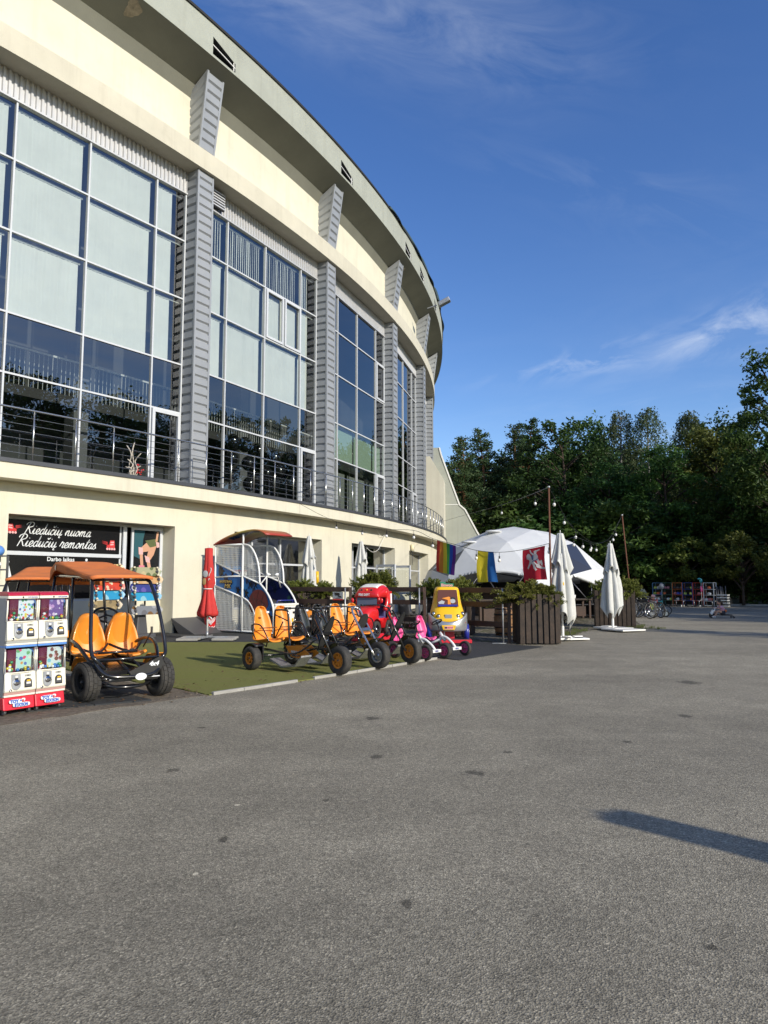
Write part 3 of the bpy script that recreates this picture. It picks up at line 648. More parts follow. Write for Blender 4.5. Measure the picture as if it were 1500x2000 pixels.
# glazed bays
MUL = (1.5, 3.45, 5.55); ROWS = (4.58, 7.0, 8.62, 10.85, 12.85, 14.5)
Rg = 64.12
for i in bays:
    a, c = ct(i) + .31, ct(i + 1) - .31
    pa, pc = V(AP(a, Rg, 0)), V(AP(c, Rg, 0))
    tx = (pc - pa); Wd = tx.length; tx.normalize(); nr = V((tx.y, -tx.x, 0))
    def U(th): # angle -> distance along the chord
        p = V(AP(th, Rg, 0)); return (p - pa).dot(tx)
    us = [0] + [U(ct(i) + m_) for m_ in MUL] + [Wd]
    def pt(u, z, d=0): return pa + tx * u + V((0, 0, z)) + nr * d
    fr = MB()
    for k, u in enumerate(us):
        uu = min(max(u, .03), Wd - .03); fr.bar(pt(uu, 4.5), pt(uu, 14.5), .048, .10, 0, nr)
    for z in ROWS: fr.bar(pt(0, z, -.003), pt(Wd, z, -.003), .09, .05)
    if i >= 1 and i != 1: pass
    # corrugated panel above
    cr = MB(); n = int(Wd / .15); vs = []
    prof = ((0, 0), (.42, 0), (.55, -.05), (.87, -.05))
    for k in range(n):
        for f, d in prof: vs.append((Wd * (k + f) / n, d))
    vs.append((Wd, 0)); m_ = len(vs)
    cr.add([pt(u, 14.53, .06 + d) for u, d in vs] + [pt(u, 15.4, .06 + d) for u, d in vs], [(k, k + 1, m_ + k + 1, m_ + k) for k in range(m_ - 1)])
    cr.bar(pt(0, 14.51, .05), pt(Wd, 14.51, .05), .08, .05)
    if i in (0,):
        cr.box(pt(.55, 14.95, .08), (.02, .02, .02))
    cr.build('corrugated_panel', m_corr, arena)
    win = fr.build('window', m_frame, arena)
    gl = MB(); 
    for k in range(4):
        for r in range(5):
            jx = random.uniform(-.003, .003); jz = random.uniform(-.003, .003)
            gl.add([pt(us[k], ROWS[r], jx), pt(us[k + 1], ROWS[r], -jx + jz), pt(us[k + 1], ROWS[r + 1], -jx), pt(us[k], ROWS[r + 1], jx - jz)], [(0, 1, 2, 3)])
    gl.build('glass', m_glass, win)
    # door leaf in the last pane
    d = MB(); u0, u1, zt = us[3] + .05, us[4] - .05, 6.96
    for u in (u0 + .05, u1 - .05): d.bar(pt(u, 4.58, .05), pt(u, zt, .05), .10, .09, 0, nr)
    for z in (4.65, zt - .05): d.bar(pt(u0 + .1, z, .05), pt(u1 - .1, z, .05), .09, .10)
    d.build('door', m_frame, win)
    if i in (0, 1):
        cs = MB()    # opening casements
        k, r = (2, 3) if i == 0 else (3, 3)
        parts_ = 2 if i == 0 else 1
        for h in range(parts_):
            a0 = us[k] + (us[k + 1] - us[k]) * h / parts_ + .05; a1 = us[k] + (us[k + 1] - us[k]) * (h + 1) / parts_ - .03
            for u in (a0 + .05, a1 - .05): cs.bar(pt(u, ROWS[r] + .04, .05), pt(u, ROWS[r + 1] - .04, .05), .09, .07, 0, nr)
            for z in (ROWS[r] + .08, ROWS[r + 1] - .08): cs.bar(pt(a0 + .1, z, .05), pt(a1 - .1, z, .05), .07, .09)
        cs.build('casement', m_frame, win)
    # blinds
    rows = {-1: (2, 3, 4), 0: (2, 3, 4), -2: (2, 3, 4), 1: (), -3: (2, 3)}.get(i, ())
    for r in rows:
        bl = MB()
        for k in range(4):
            x0, x1 = us[k] + .07, us[k + 1] - (.14 if k < 3 else .10)
            if k == 3: x1 = us[k] + .72
            zt = ROWS[r + 1] - .13; zb = ROWS[r] + .05
            bl.bar(pt(x0, zt + .03, -.16), pt(us[k + 1] - .08, zt + .03, -.16), .05, .05)
            sw = .127; n = max(2, int((x1 - x0) / .115))
            ang = radians(9) if not (i == 0 and r == 4) else radians(-27)
            if i == -1 and r == 4: ang = radians(14)
            for q_ in range(n):
                cxx = x0 + (x1 - x0) * (q_ + .5) / n; g = random.gauss(0, .07) + ang
                du, dd = cos(g) * sw / 2, sin(g) * sw / 2
                dd2 = dd + random.gauss(0, .004)
                bl.add([pt(cxx - du, zb, -.16 - dd), pt(cxx + du, zb, -.16 + dd), pt(cxx + du, zt, -.16 + dd2), pt(cxx - du, zt, -.16 - dd2)], [(0, 1, 2, 3)])
        bl.build('blind', m_blind, win)
    if i == 1:      # pale green boards behind the lower panes
        bd = MB()
        for k in range(4):
            bd.add([pt(us[k] + .05, 7.06, -.2), pt(us[k + 1] - .05, 7.06, -.2), pt(us[k + 1] - .05, 8.55, -.2), pt(us[k] + .05, 8.55, -.2)], [(0, 1, 2, 3)])
            bd.add([pt(us[k] + .05, 4.7, -.5), pt(us[k + 1] - .25, 4.7, -.5), pt(us[k + 1] - .25, 6.6, -.5), pt(us[k] + .05, 6.6, -.5)], [(0, 1, 2, 3)], 1)
        bd.build('inner_board', [mat('pale_green_board', (.30, .42, .32), .7), mat('grey_roller_blind', (.20, .22, .20), .8)], win)
# air vent at the head of the second bay
er, et = loc_fr(ct(0) + .8); vb = MB()
base = V(AP(ct(0) + .85, 64.27, 14.9)); R_ = Matrix((et, er, V((0, 0, 1)))).transposed()
vb.box(base, (.62, .06, .62), 1, R_)
for k in range(6): vb.box(base + V((0, 0, -.25 + k * .1)) + er * .05, (.6, .03, .05), 0, R_)
vb.build('air_vent', [m_corr, m_int], arena)
# solid cream end of the upper storey
es = MB(); sweep(es, [(65.52, 4.51), (65.52, 8.5), (64.6, 10.1), (63.9, 10.1), (63.9, 4.51)], ct(3) + 3.2, -4.05, .4); es.build('stair_wall', m_cream, arena)
es = MB(); sweep(es, [(64.0, 4.5), (64.0, 15.4), (63.9, 15.4), (63.9, 4.5)], ct(4), A1, 1); es.build('rear_wall', m_cream, arena)
# radial buttress
er, et = loc_fr(-4.4); c0 = V(AP(-4.4, 0, 0)); bt = MB()
prof = [(63.5, 0), (70.9, 0), (67.8, 5.2), (66.95, 6.85), (66.55, 7.2), (65.25, 10.9), (65.1, 11.5), (63.5, 11.5)]
bt.prism(prof, lambda u, v, w: c0 + er * u + V((0, 0, v)) + et * w, .5); bt.build('buttress', m_greygreen, arena)
bt = MB(); pp = prof[1:7]
for k in range(len(pp) - 1):
    a_, b_ = pp[k], pp[k + 1]
    bt.bar(c0 + er * (a_[0] + .02) + V((0, 0, a_[1])) + et * .25, c0 + er * (b_[0] + .02) + V((0, 0, b_[1])) + et * .25, .62, .10, 0, er)
bt.bar(c0 + er * 65.3 + V((0, 0, 7.22)) - et * .01, c0 + er * 66.6 + V((0, 0, 7.22)) - et * .01, .04, .05)
bt.build('buttress_trim', m_white, arena)
# balcony railing
rl = MB(); th = -46.0; posts = []
while th < -5.2: posts.append(th); th += .97
for th in posts: rl.tube([AP(th, 65.45, 4.5), AP(th, 65.45, 5.76)], .021, 6)
ths = [-46.5 + .485 * k for k in range(86) if -46.5 + .485 * k < -5.0]
rl.tube([AP(t, 65.45, 5.78) for t in ths] + [AP(-4.9, 65.45, 5.5), AP(-4.85, 65.45, 4.6)], .026, 6)
for k in range(6): rl.tube([AP(t, 65.44, 4.68 + k * .18) for t in ths], .0065, 4)
rl.build('balcony_railing', m_steel, arena)
# lower storey glazing
def niche_glass(k, R, z0, z1, divs, rows_=()):
    a, c = ops[k]; f = MB(); g = MB()
    pa, pc = V(AP(a, R, 0)), V(AP(c, R, 0)); tx = (pc - pa); Wd = tx.length; tx.normalize(); nr = V((tx.y, -tx.x, 0))
    pt = lambda u, z, d=0: pa + tx * u + V((0, 0, z)) + nr * d
    for dv in (0, *divs, 1): u = min(max(dv * Wd, .04), Wd - .04); f.bar(pt(u, z0), pt(u, z1), .08, .09, 0, nr)
    for z in (z0 + .03, *rows_, z1 - .04): f.bar(pt(0, z, -.003), pt(Wd, z, -.003), .085, .07)
    w = f.build('window', m_frame, arena)
    g.add([pt(0, z0), pt(Wd, z0), pt(Wd, z1), pt(0, z1)], [(0, 1, 2, 3)]); g.build('glass', m_glass, w)
    return pt, Wd, w
pt_s, W_s, win_s = niche_glass(4, 64.42, 1.02, 3.22, (.70,), ())
niche_glass(3, 64.42, 1.02, 3.22, (.35, .7)); niche_glass(5, 64.42, .62, 3.22, (.3, .62), (2.2,))
niche_glass(6, 64.42, .62, 3.22, (.25, .55), (2.2,)); niche_glass(7, 64.42, .62, 3.22, (.4,), (2.2,))
# open double door of the cafe
a = V(AP(ct(1) + 3.6, 64.95, 0)); dm = MB()
er, et = loc_fr(ct(1) + 4.2); d1 = (er * .85 + et * .5).normalized()
hinge = V(AP(-21.3, 64.9, 0)); dirn = V((.80, -.60, 0))
def leaf(h, dr, wd):
    f = MB(); e = h + dr * wd
    for p in (h, e): f.bar(p + V((0, 0, .05)), p + V((0, 0, 2.35)), .1, .06, 0, (dr.x, dr.y, 0))
    for z in (.12, 1.0, 2.3): f.bar(h + V((0, 0, z)), e + V((0, 0, z)), .055, .11)
    o = f.build('door', m_frame, arena); g = MB(); g.add([h + V((0, 0, .05)), e + V((0, 0, .05)), e + V((0, 0, 2.3)), h + V((0, 0, 2.3))], [(0, 1, 2, 3)]); g.build('glass', m_glass, o)
    return o
leaf(hinge, dirn, 1.05); leaf(V(AP(-19.4, 64.9, 0)), V((.86, -.5, 0)), 1.0)
# ------------------------------------------------------------------ lettering helpers
def frame_fn(o, ux, uz, n=None):
    o, ux, uz = V(o), V(ux), V(uz); n = V(n) if n is not None else ux.cross(uz)
    return lambda u, v, w=0: o + ux * u + uz * v + n * w
def text_mesh(txt, size, fr, name, m, parent, depth=.004, shear=0, bold=0, align='LEFT', xs=1.0, space=1.0):
    cu = bpy.data.curves.new('t', 'FONT'); cu.body = txt; cu.size = size; cu.shear = shear; cu.offset = bold; cu.align_x = align; cu.extrude = depth / 2; cu.resolution_u = 3; cu.space_character = space
    t = bpy.data.objects.new('t', cu); COL.objects.link(t); bpy.context.view_layer.update()
    dg = bpy.context.evaluated_depsgraph_get(); me = bpy.data.meshes.new_from_object(t.evaluated_get(dg))
    bpy.data.objects.remove(t); bpy.data.curves.remove(cu)
    for v in me.vertices: v.co = fr(v.co.x * xs, v.co.y, v.co.z + depth / 2)
    me.name = name; me.materials.clear(); me.materials.append(m)
    o = bpy.data.objects.new(name, me); COL.objects.link(o); o.parent = parent
    return o
# hand drawn brush-script strokes (x advance, polylines), x-height = 1
SCRIPT = {
 'R': (1.75, [[(.15, 1.5), (.3, 1.95), (.9, 2.15), (1.4, 1.9), (1.35, 1.4), (.75, 1.1), (1.0, .7), (1.3, .15), (1.65, .12)], [(.78, 2.05), (.6, 1.2), (.35, 0.0)]]),
 'i': (.62, [[(.0, .25), (.25, 1.0), (.18, .25), (.35, .03), (.62, .25)], [(.33, 1.42), (.37, 1.5)]]),
 'e': (.84, [[(.0, .22), (.48, .50), (.62, .82), (.42, 1.02), (.14, .70), (.16, .22), (.42, .0), (.84, .28)]]),
 'd': (1.05, [[(.72, .8), (.45, 1.0), (.12, .6), (.15, .1), (.4, .05), (.68, .5), (.9, 2.0)], [(.9, 2.0), (.7, .5), (.75, .08), (1.05, .25)]]),
 'u': (1.05, [[(.0, .25), (.2, 1.0), (.15, .2), (.35, .03), (.62, .4), (.75, 1.0)], [(.75, 1.0), (.68, .2), (.82, .03), (1.05, .25)]]),
 'c': (.80, [[(.0, .25), (.3, .9), (.5, 1.0), (.58, .8)], [(.45, .98), (.15, .6), (.2, .12), (.45, .02), (.8, .25)]]),
 'y': (1.0, [[(.0, .25), (.2, 1.0), (.15, .2), (.35, .03), (.62, .4), (.75, 1.0)], [(.75, 1.0), (.6, .0), (.4, -.7), (.1, -.6), (.5, -.1), (1.0, .25)]]),
 'n': (1.1, [[(.0, .25), (.2, 1.0), (.12, .0)], [(.16, .5), (.45, .95), (.62, .9), (.6, .2), (.75, .03), (1.1, .25)]]),
 'o': (.9, [[(.0, .25), (.15, .6), (.45, 1.0), (.7, .7), (.6, .2), (.35, .02), (.13, .3), (.3, .9), (.6, .75), (.9, .7)]]),
 'm': (1.55, [[(.0, .25), (.2, 1.0), (.12, .0)], [(.16, .5), (.42, .98), (.55, .85), (.5, .0)], [(.54, .5), (.85, .98), (1.0, .88), (.97, .2), (1.12, .03), (1.55, .25)]]),
 'a': (1.0, [[(.68, .85), (.42, 1.0), (.12, .6), (.15, .1), (.4, .05), (.68, .6), (.72, 1.0)], [(.72, 1.0), (.64, .2), (.78, .03), (1.0, .25)]]),
 'r': (.85, [[(.0, .25), (.2, 1.0), (.3, 1.1), (.35, .88), (.62, .9), (.5, .2), (.62, .03), (.85, .25)]]),
 't': (.7, [[(.0, .25), (.45, 1.75)], [(.4, 1.6), (.2, .3), (.35, .03), (.7, .25)], [(.05, 1.2), (.75, 1.28)]]),
 's': (.75, [[(.0, .25), (.4, 1.05), (.38, .7), (.55, .3), (.35, .0), (.05, .1)], [(.4, .05), (.75, .25)]]),
 ' ': (.7, [])}
def script_text(b, txt, fr, size, slant=.35, wd=.15, d=.006):
    x = 0
    for ch in txt:
        base = {'č': 'c', 'ų': 'y', 'ū': 'u'}.get(ch, ch); adv, strokes = SCRIPT[base]; strokes = list(strokes)
        if ch == 'č': strokes.append([(.3, 1.65), (.45, 1.4), (.75, 1.7)])
        if ch == 'ų': strokes = SCRIPT['u'][1] + [[(.78, .05), (.62, -.2), (.66, -.42), (.88, -.38)]]; adv = 1.05
        for st in strokes:
            p = bez([(*q, 0) for q in st], 4)
            L_, R_ = [], []
            for k, q in enumerate(p):
                t = (p[min(k + 1, len(p) - 1)] - p[max(k - 1, 0)]); t = t.normalized() if t.length > 1e-6 else V((1, 0, 0))
                ww = wd * (.62 + .45 * abs(t.y)) * (0.75 if k in (0, len(p) - 1) else 1)
                nx, ny = -t.y * ww / 2, t.x * ww / 2
                for lst, s in ((L_, 1), (R_, -1)):
                    u, v = q.x + nx * s, q.y + ny * s
                    lst.append(fr((x + u + v * slant) * size, v * size, d))
            m_ = len(L_); b.add(L_ + R_, [(k, m_ + k, m_ + k + 1, k + 1) for k in range(m_ - 1)])
        x += adv * .93
    return x * size
# ------------------------------------------------------------------ shop window sign (on the niche glazing of the arena)
a_, c_ = ops[4]
pa, pc = V(P(a_, 64.5)), V(P(c_, 64.5)); txv = (pc - pa); WS = txv.length; txv.normalize(); nrv = V((txv.y, -txv.x, 0))
fsign = lambda u, v, w=0: pa + txv * u + V((0, 0, v)) + nrv * w
m_signblk = mat('black_sign_film', (.008, .008, .009), .25)
m_signwht = mat('white_sign_film', (.72, .74, .74), .5)
m_signgr = mat('grey_sign_film', (.40, .42, .42), .6)
m_signred = mat('red_sign_film', (.55, .03, .03), .5)
m_signpink = mat('pale_pink_film', (.75, .40, .40), .5)
sg = thing('shop_sign', 'black shop sign with white script lettering and red roller skates above the canopies', 'sign', fsign(1.8, 2.3))
so0 = V(sg.location); fs = lambda u, v, w=0: fsign(u, v, w) - so0
b = MB(); b.prism([(.06, 2.33), (3.44, 2.33), (3.44, 3.14), (.06, 3.14)], lambda u, v, w: fs(u, v, w), .012); b.build('sign_panel', m_signblk, sg)
b = MB(); b.prism([(.06, 1.12), (3.44, 1.12), (3.44, 2.22), (.06, 2.22)], lambda u, v, w: fs(u, v, w), .012); b.build('sign_panel', m_signblk, sg)
b = MB(); b.bar(fs(.0, 2.275, .01), fs(3.50, 2.275, .01), .05, .10); b.build('sign_rail', m_frame, sg)
b = MB(); script_text(b, 'Riedučių nuoma', lambda u, v, w: fs(.60 + u, 2.78 + v, .013 + w), .145); b.build('lettering', m_signwht, sg)
b = MB(); script_text(b, 'Riedučių remontas', lambda u, v, w: fs(.42 + u, 2.45 + v, .013 + w), .150); b.build('lettering', m_signwht, sg)
text_mesh('Darbo laikas', .155, lambda u, v, w: fs(1.28 + u, 2.09 + v, .014 + w), 'lettering', m_signwht, sg, bold=.002)
def skate(u0, v0, s, flip=1):
    b = MB()
    f = lambda u, v, w: fs(u0 + u * s * flip, v0 + v * s, .014 + w)
    b.prism([(-.5, .18), (.5, .18), (.52, .42), (.2, .55), (.08, 1.0), (-.42, 1.0), (-.5, .5)], f, .003, 0)
    b.prism([(-.35, .5), (.1, .45), (.05, .6), (-.3, .66)], lambda u, v, w: f(u, v, w + .003), .002, 1)
    b.prism([(-.38, .75), (.05, .72), (.03, .84), (-.36, .88)], lambda u, v, w: f(u, v, w + .003), .002, 1)
    for k in range(4): b.prism([(-.45 + k * .29 + .13 * cos(a), .06 + .13 * sin(a)) for a in [2 * pi * q / 10 for q in range(10)]], f, .003, 1)
    for k in range(3): b.prism([(.4, .5 - k * .12 + .3), (1.1, .62 - k * .12 + .3), (1.0, .58 - k * .12 + .3), (.4, .42 - k * .12 + .3)], f, .003, 0)
    b.build('skate_logo', [m_signred, m_signpink], sg)
skate(.32, 2.78, .24, 1); skate(3.16, 2.46, .26, -1)
def silh(pts_list, u0, v0, s):
    b = MB()
    for pts in pts_list: b.prism(pts, lambda u, v, w: fs(u0 + u * s, v0 + v * s, .014 + w), .003)
    b.build('figure_silhouette', m_signwht, sg)
circ = lambda cx, cy, r, n=10: [(cx + r * cos(2 * pi * k / n), cy + r * sin(2 * pi * k / n)) for k in range(n)]
silh([circ(.0, .9, .1), [(-.13, .78), (.13, .78), (.3, .5), (.24, .46), (.1, .62), (.1, .45), (.22, .02), (.1, .0), (.0, .36), (-.12, .0), (-.24, .02), (-.12, .45), (-.1, .62), (-.26, .42), (-.32, .47)]], 2.42, 1.82, .36)
for u in (2.72, 3.1): silh([circ(.0, .55, .2), [(-.35, 0), (.35, 0), (.25, .42), (-.25, .42)]], u, 1.82, .2)
silh([circ(.05, .93, .08), [(-.12, .84), (.12, .84), (.2, .55), (.1, .4), (.16, .12), (.22, 0), (-.02, .0), (.02, .35), (-.12, .5)], [(.0, .0), (.24, .0), (.24, -.06), (0, -.06)]], .18, 1.16, .95)
# poster pane beside the sign: a flat print of a skater's legs
po = thing('window_poster', 'window poster of crossed legs in pink roller skates and knee pads', 'poster', fsign(4.2, 2.1))
po0 = V(po.location); fp = lambda u, v, w=0: fsign(u, v, w) - po0
b = MB(); b.prism([(3.90, 1.15), (4.82, 1.15), (4.82, 3.08), (3.90, 3.08)], lambda u, v, w: fp(u, v, w), .012)
b.prism([(3.93, 2.3), (4.2, 2.2), (4.24, 2.8), (4.3, 3.06), (3.93, 3.06)], lambda u, v, w: fp(u, v, w + .012), .002, 1)
b.build('poster_sheet', [mat('dark_poster_film', (.012, .014, .016), .12), mat('teal_print', (.035, .10, .12), .12)], po)
m_legs = mat('printed_skin', (.55, .30, .19), .3); m_olive = mat('printed_olive', (.10, .12, .05), .3); m_skpink = mat('printed_pink', (.62, .20, .26), .3); m_pad = mat('printed_pale_pink', (.66, .40, .38), .3)
b = MB(); S_ = lambda pts, mi, w=.015: b.prism(pts, lambda u, v, ww: fp(3.84 + u * .92, 1.15 + v, w + ww), .002, mi)
S_([(.55, 1.55), (.85, 1.62), (.62, 1.30), (.40, 1.27), (.30, 1.36)], 0)           # thigh to the left knee
S_([(.30, 1.36), (.42, 1.30), (.47, .85), (.36, .85)], 0)                          # left shin
S_([(.72, 1.62), (1.0, 1.6), (.85, 1.2), (.70, 1.02), (.58, 1.10)], 0, .017)        # right thigh
S_([(.56, 1.1), (.70, 1.04), (.84, .50), (.72, .48)], 0, .017)                      # right shin
S_([(.50, 1.62), (1.02, 1.70), (.98, 1.48), (.70, 1.42)], 1, .019)                  # shorts
S_([(.26, 1.42), (.42, 1.40), (.44, 1.20), (.28, 1.20)], 3, .020); S_([(.50, 1.18), (.68, 1.12), (.72, .96), (.56, .98)], 3, .021)
S_([(.98, 1.62), (1.03, 1.9), (.95, 1.9), (.90, 1.6)], 0, .021); S_([(.92, 1.60), (1.05, 1.58), (1.06, 1.44), (.96, 1.42)], 3, .022)
S_([(.30, .88), (.50, .88), (.56, .60), (.62, .55), (.32, .48), (.26, .60)], 2, .020)
for k in range(4): S_(circ(.30 + k * .09, .46 - .01 * k, .04), 3, .022)
S_([(.66, .55), (.86, .55), (.92, .30), (1.0, .22), (.68, .16), (.60, .28)], 2, .020)
for k in range(4): S_(circ(.66 + k * .09, .14 - .01 * k, .04), 3, .022)
b.build('printed_legs', [m_legs, m_olive, m_skpink, m_pad], po)
b = MB()
for u in (3.60, 3.86, 4.86): b.bar(fp(u, 1.06, .02), fp(u, 3.14, .02), .075 if u > 3.7 else .11, .05, 0, nrv)
for z in (1.09, 3.11): b.bar(fp(3.90, z, .02), fp(4.82, z, .02), .05, .075)
b.build('poster_frame', m_frame, po)
# ------------------------------------------------------------------ skateboards on two black display stands
def board_mesh(seed, cols, grip):
    r2 = random.Random(seed); b = MB(); L_, Wd = 1.0, .24; n = 18; top, bot = [], []
    outline = []
    for k in range(n + 1):
        x = -L_ / 2 + L_ * k / n; e = abs(x) / (L_ / 2); w = Wd / 2 * (1 - max(0, (e - .78) / .22) ** 2.2 * .92) * (1 - .12 * (1 - e) * 0)
        lift = max(0, (e - .72) / .28) ** 1.6 * .045; outline.append((x, w, lift))
    t = .012; rings = []
    for x, w, l in outline: rings.append([V((x, -l, -w)), V((x, -l, w)), V((x, -l + t, w)), V((x, -l + t, -w))])
    # underside faces -Y (towards the viewer) carries the print
    for k in range(n):
        a, c = rings[k], rings[k + 1]
        b.add(a + c, [(0, 4, 5, 1)], 0); b.add(a + c, [(1, 5, 6, 2), (3, 2, 6, 7), (0, 3, 7, 4)], 1)
    return b
def truck_mesh(x):
    b = MB(); b.box((x, -.030, 0), (.075, .03, .055), 0); b.tube([(x, -.055, -.10), (x, -.055, .10)], .011, 6); return b
def wheel_mesh(x, z):
    b = MB(); M = Matrix.Translation((x, -.055, z)); b.lathe([(.012, -.022), (.028, -.024), (.031, -.012), (.031, .012), (.028, .024), (.012, .022)], 12, 0, M); return b
m_wheel = mat('cream_wheel', (.62, .55, .40), .5)
PRN = [
 ('yellow and red illustrated skateboard, topmost of the left stack', (.62, .50, .22), [(.45, .08, .03), (.62, .22, .05), (.12, .05, .03), (.66, .55, .30), (.62, .5, .22)], 15),
 ('dark red skateboard with a tan illustration, second in the left stack', (.12, .02, .02), [(.38, .30, .16), (.12, .02, .02), (.05, .04, .04), (.45, .36, .2)], 8),
 ('bright red skateboard with cream streaks, middle of the left stack', (.50, .05, .02), [(.6, .5, .35), (.50, .05, .02), (.4, .04, .02), (.55, .45, .3), (.08, .04, .03)], 9),
 ('blue skateboard with a pale blue end, fourth in the left stack', (.02, .24, .44), [(.10, .34, .48), (.02, .24, .44), (.25, .45, .52)], 4),
 ('olive and tan patterned skateboard, lowest of the left stack', (.24, .18, .09), [(.14, .11, .06), (.32, .24, .12), (.2, .16, .1)], 6),
 ('green edged pale skateboard, topmost of the right stack', (.32, .31, .18), [(.10, .13, .05), (.42, .36, .2)], 5),
 ('tan wooden skateboard, second in the right stack', (.48, .28, .12), [(.40, .22, .09), (.5, .33, .16)], 4),
 ('navy and white striped skateboard, middle of the right stack', (.03, .04, .20), [(.5, .5, .55), (.03, .04, .20), (.1, .08, .3)], 5),
 ('blue skateboard with dark patches, fourth in the right stack', (.02, .26, .46), [(.03, .07, .09), (.02, .26, .46), (.2, .42, .5)], 4),
 ('grey and brown skateboard, lowest of the right stack', (.17, .18, .20), [(.28, .29, .31), (.16, .08, .02), (.12, .12, .13)], 4)]
trk = truck_mesh(0).build('truck', m_steeldk); whl = wheel_mesh(0, 0).build('wheel', m_wheel)
COL.objects.unlink(trk); COL.objects.unlink(whl)
def stand(th, R, label, boards, zs):
    c = V(P(th, R)); er, et = loc_fr(th); rz = face(er.x, er.y)
    s = thing('display_stand', label, 'stand', c, rz, 'skateboard display stands')
    b = MB(); b.box((0, .10, .42), (.40, .24, .84), 0, None, (.55, .6)); b.box((-.15, .12, 1.4), (.05, .05, 1.1), 0); b.box((.15, .12, 1.4), (.05, .05, 1.1), 0); b.box((0, .02, .06), (.62, .46, .12)); b.build('stand_body', m_greydk, s, bevel=.03)
    b = MB()
    for z in zs: b.tube([(-.16, .10, z), (-.16, -.05, z - .02)], .012, 6); b.tube([(.16, .10, z), (.16, -.05, z - .02)], .012, 6)
    b.build('peg', m_steeldk, s)
    for k, z in enumerate(zs):
        lab, base, cols, sc_ = PRN[boards + k]
        sb = thing('skateboard', lab, 'skateboard', c + er * .12 + V((0, 0, z)) + et * random.uniform(-.05, .05), rz + random.uniform(-.06, .06), 'skateboards on the display stands')
        sb.rotation_euler.x = radians(-14 + random.uniform(-5, 5))
        board_mesh(k, cols, 0).build('deck', [sheet_mat('board_print', base, cols, sc_, .4), m_wood], sb)
        for x in (-.36, .36):
            t = trk.copy(); COL.objects.link(t); t.parent = sb; t.location.x = x
            for zz in (-.10, .10): w = whl.copy(); COL.objects.link(w); w.parent = sb; w.location = (x, 0, zz)
stand(-35.75, 66.0, 'black plastic stand holding the left stack of skateboards', 0, (1.88, 1.66, 1.44, 1.20, .94))
stand(-34.55, 65.75, 'black plastic stand holding the right stack of skateboards', 5, (1.82, 1.60, 1.38, 1.14, .76))
# ramp board leaning against the wall, red bin
t = thing('ramp_board', 'dark grey ramp board lying against the cream wall', 'ramp', P(-32.55, 65.55), face(*loc_fr(-32.55)[0].xy))
b = MB(); b.prism([(-.52, .012), (.18, .012), (.50, .40), (.52, .44), (.50, .46)], lambda u, v, w: V((w - .72, u, v)), 1.45); b.build('ramp_surface', m_greydk, t, bevel=.008)
t = thing('litter_bin', 'round red bin with a white heart swirl, behind the red parasol', 'bin', (-5.34, 22.05, .013), 0)
b = MB(); b.lathe([(.15, .0), (.155, .02), (.205, .60), (.215, .61), (.215, .64), (.19, .64), (.185, .60), (.14, .05), (.0, .05)], 28, 0, None, False); b.build('bin_body', m_red, t)
b = MB()
for r0 in (.13, .085, .045):
    pts = [V((0, 0, 0))] * 0
    for k in range(25):
        q = 2 * pi * k / 24; x = r0 * 16 * sin(q) ** 3 / 16; z = r0 * (13 * cos(q) - 5 * cos(2 * q) - 2 * cos(3 * q) - cos(4 * q)) / 15
        if r0 < .12 and k > 19: continue
        zz = .37 + z; rad = .155 + .05 * zz / .6 + .008; an = radians(-72) + x / rad; pts.append((rad * cos(an), rad * sin(an), zz))
    b.tube(pts, .011, 5)
pts = []
for k in range(12):
    u = -.13 + .26 * k / 11; zz = .15 + .03 * sin(k * 1.9); rad = .155 + .05 * zz / .6 + .008; an = radians(-72) + u / rad; pts.append((rad * cos(an), rad * sin(an), zz))
b.tube(pts, .009, 5); b.build('bin_logo', m_signwht, t)
b = MB(); b.ball((0, 0, .62), .17, 12, 6, 0, (1, 1, .35)); b.build('bin_liner', m_white, t)
# ------------------------------------------------------------------ capsule toy machines
m_card = [sheet_mat('capsule_card', (.62, .66, .72), [(.55, .10, .08), (.10, .30, .12), (.62, .50, .08), (.08, .12, .35), (.20, .45, .60)], 26, .3),
          sheet_mat('purple_card', (.16, .09, .28), [(.66, .64, .72), (.45, .25, .5), (.60, .45, .62), (.25, .22, .45)], 20, .3),
          sheet_mat('pastel_card', (.42, .62, .55), [(.62, .08, .18), (.62, .62, .55), (.10, .16, .42), (.60, .28, .10), (.15, .35, .15)], 18, .3),
          sheet_mat('brown_toy_card', (.56, .62, .60), [(.60, .35, .38), (.20, .08, .06), (.62, .60, .3), (.2, .45, .55)], 16, .3)]
m_maroon = mat('maroon_case', (.12, .01, .03), .35, coat=.3)
m_tb = mat('toy_lettering_blue', (.04, .12, .42), .4)
CAPS = [mat('capsule_%s' % n, c, .25, coat=.5) for n, c in (('red', (.55, .04, .04)), ('green', (.05, .25, .10)), ('blue', (.03, .16, .50)), ('yellow', (.65, .5, .05)), ('white', (.7, .7, .7)), ('dark', (.03, .03, .04)))]
m_redbase = mat('red_machine_base', (.66, .025, .045), .3, coat=.3)
m_crimson = mat('crimson_lid', (.45, .02, .05), .3, coat=.3)
m_cab = mat('machine_ivory', (.78, .74, .62), .35, coat=.2, var=.02)
m_stripe = mat('machine_stripe', (.36, .36, .33), .5)
m_stripe2 = mat('machine_pink_stripe', (.45, .25, .22), .5)
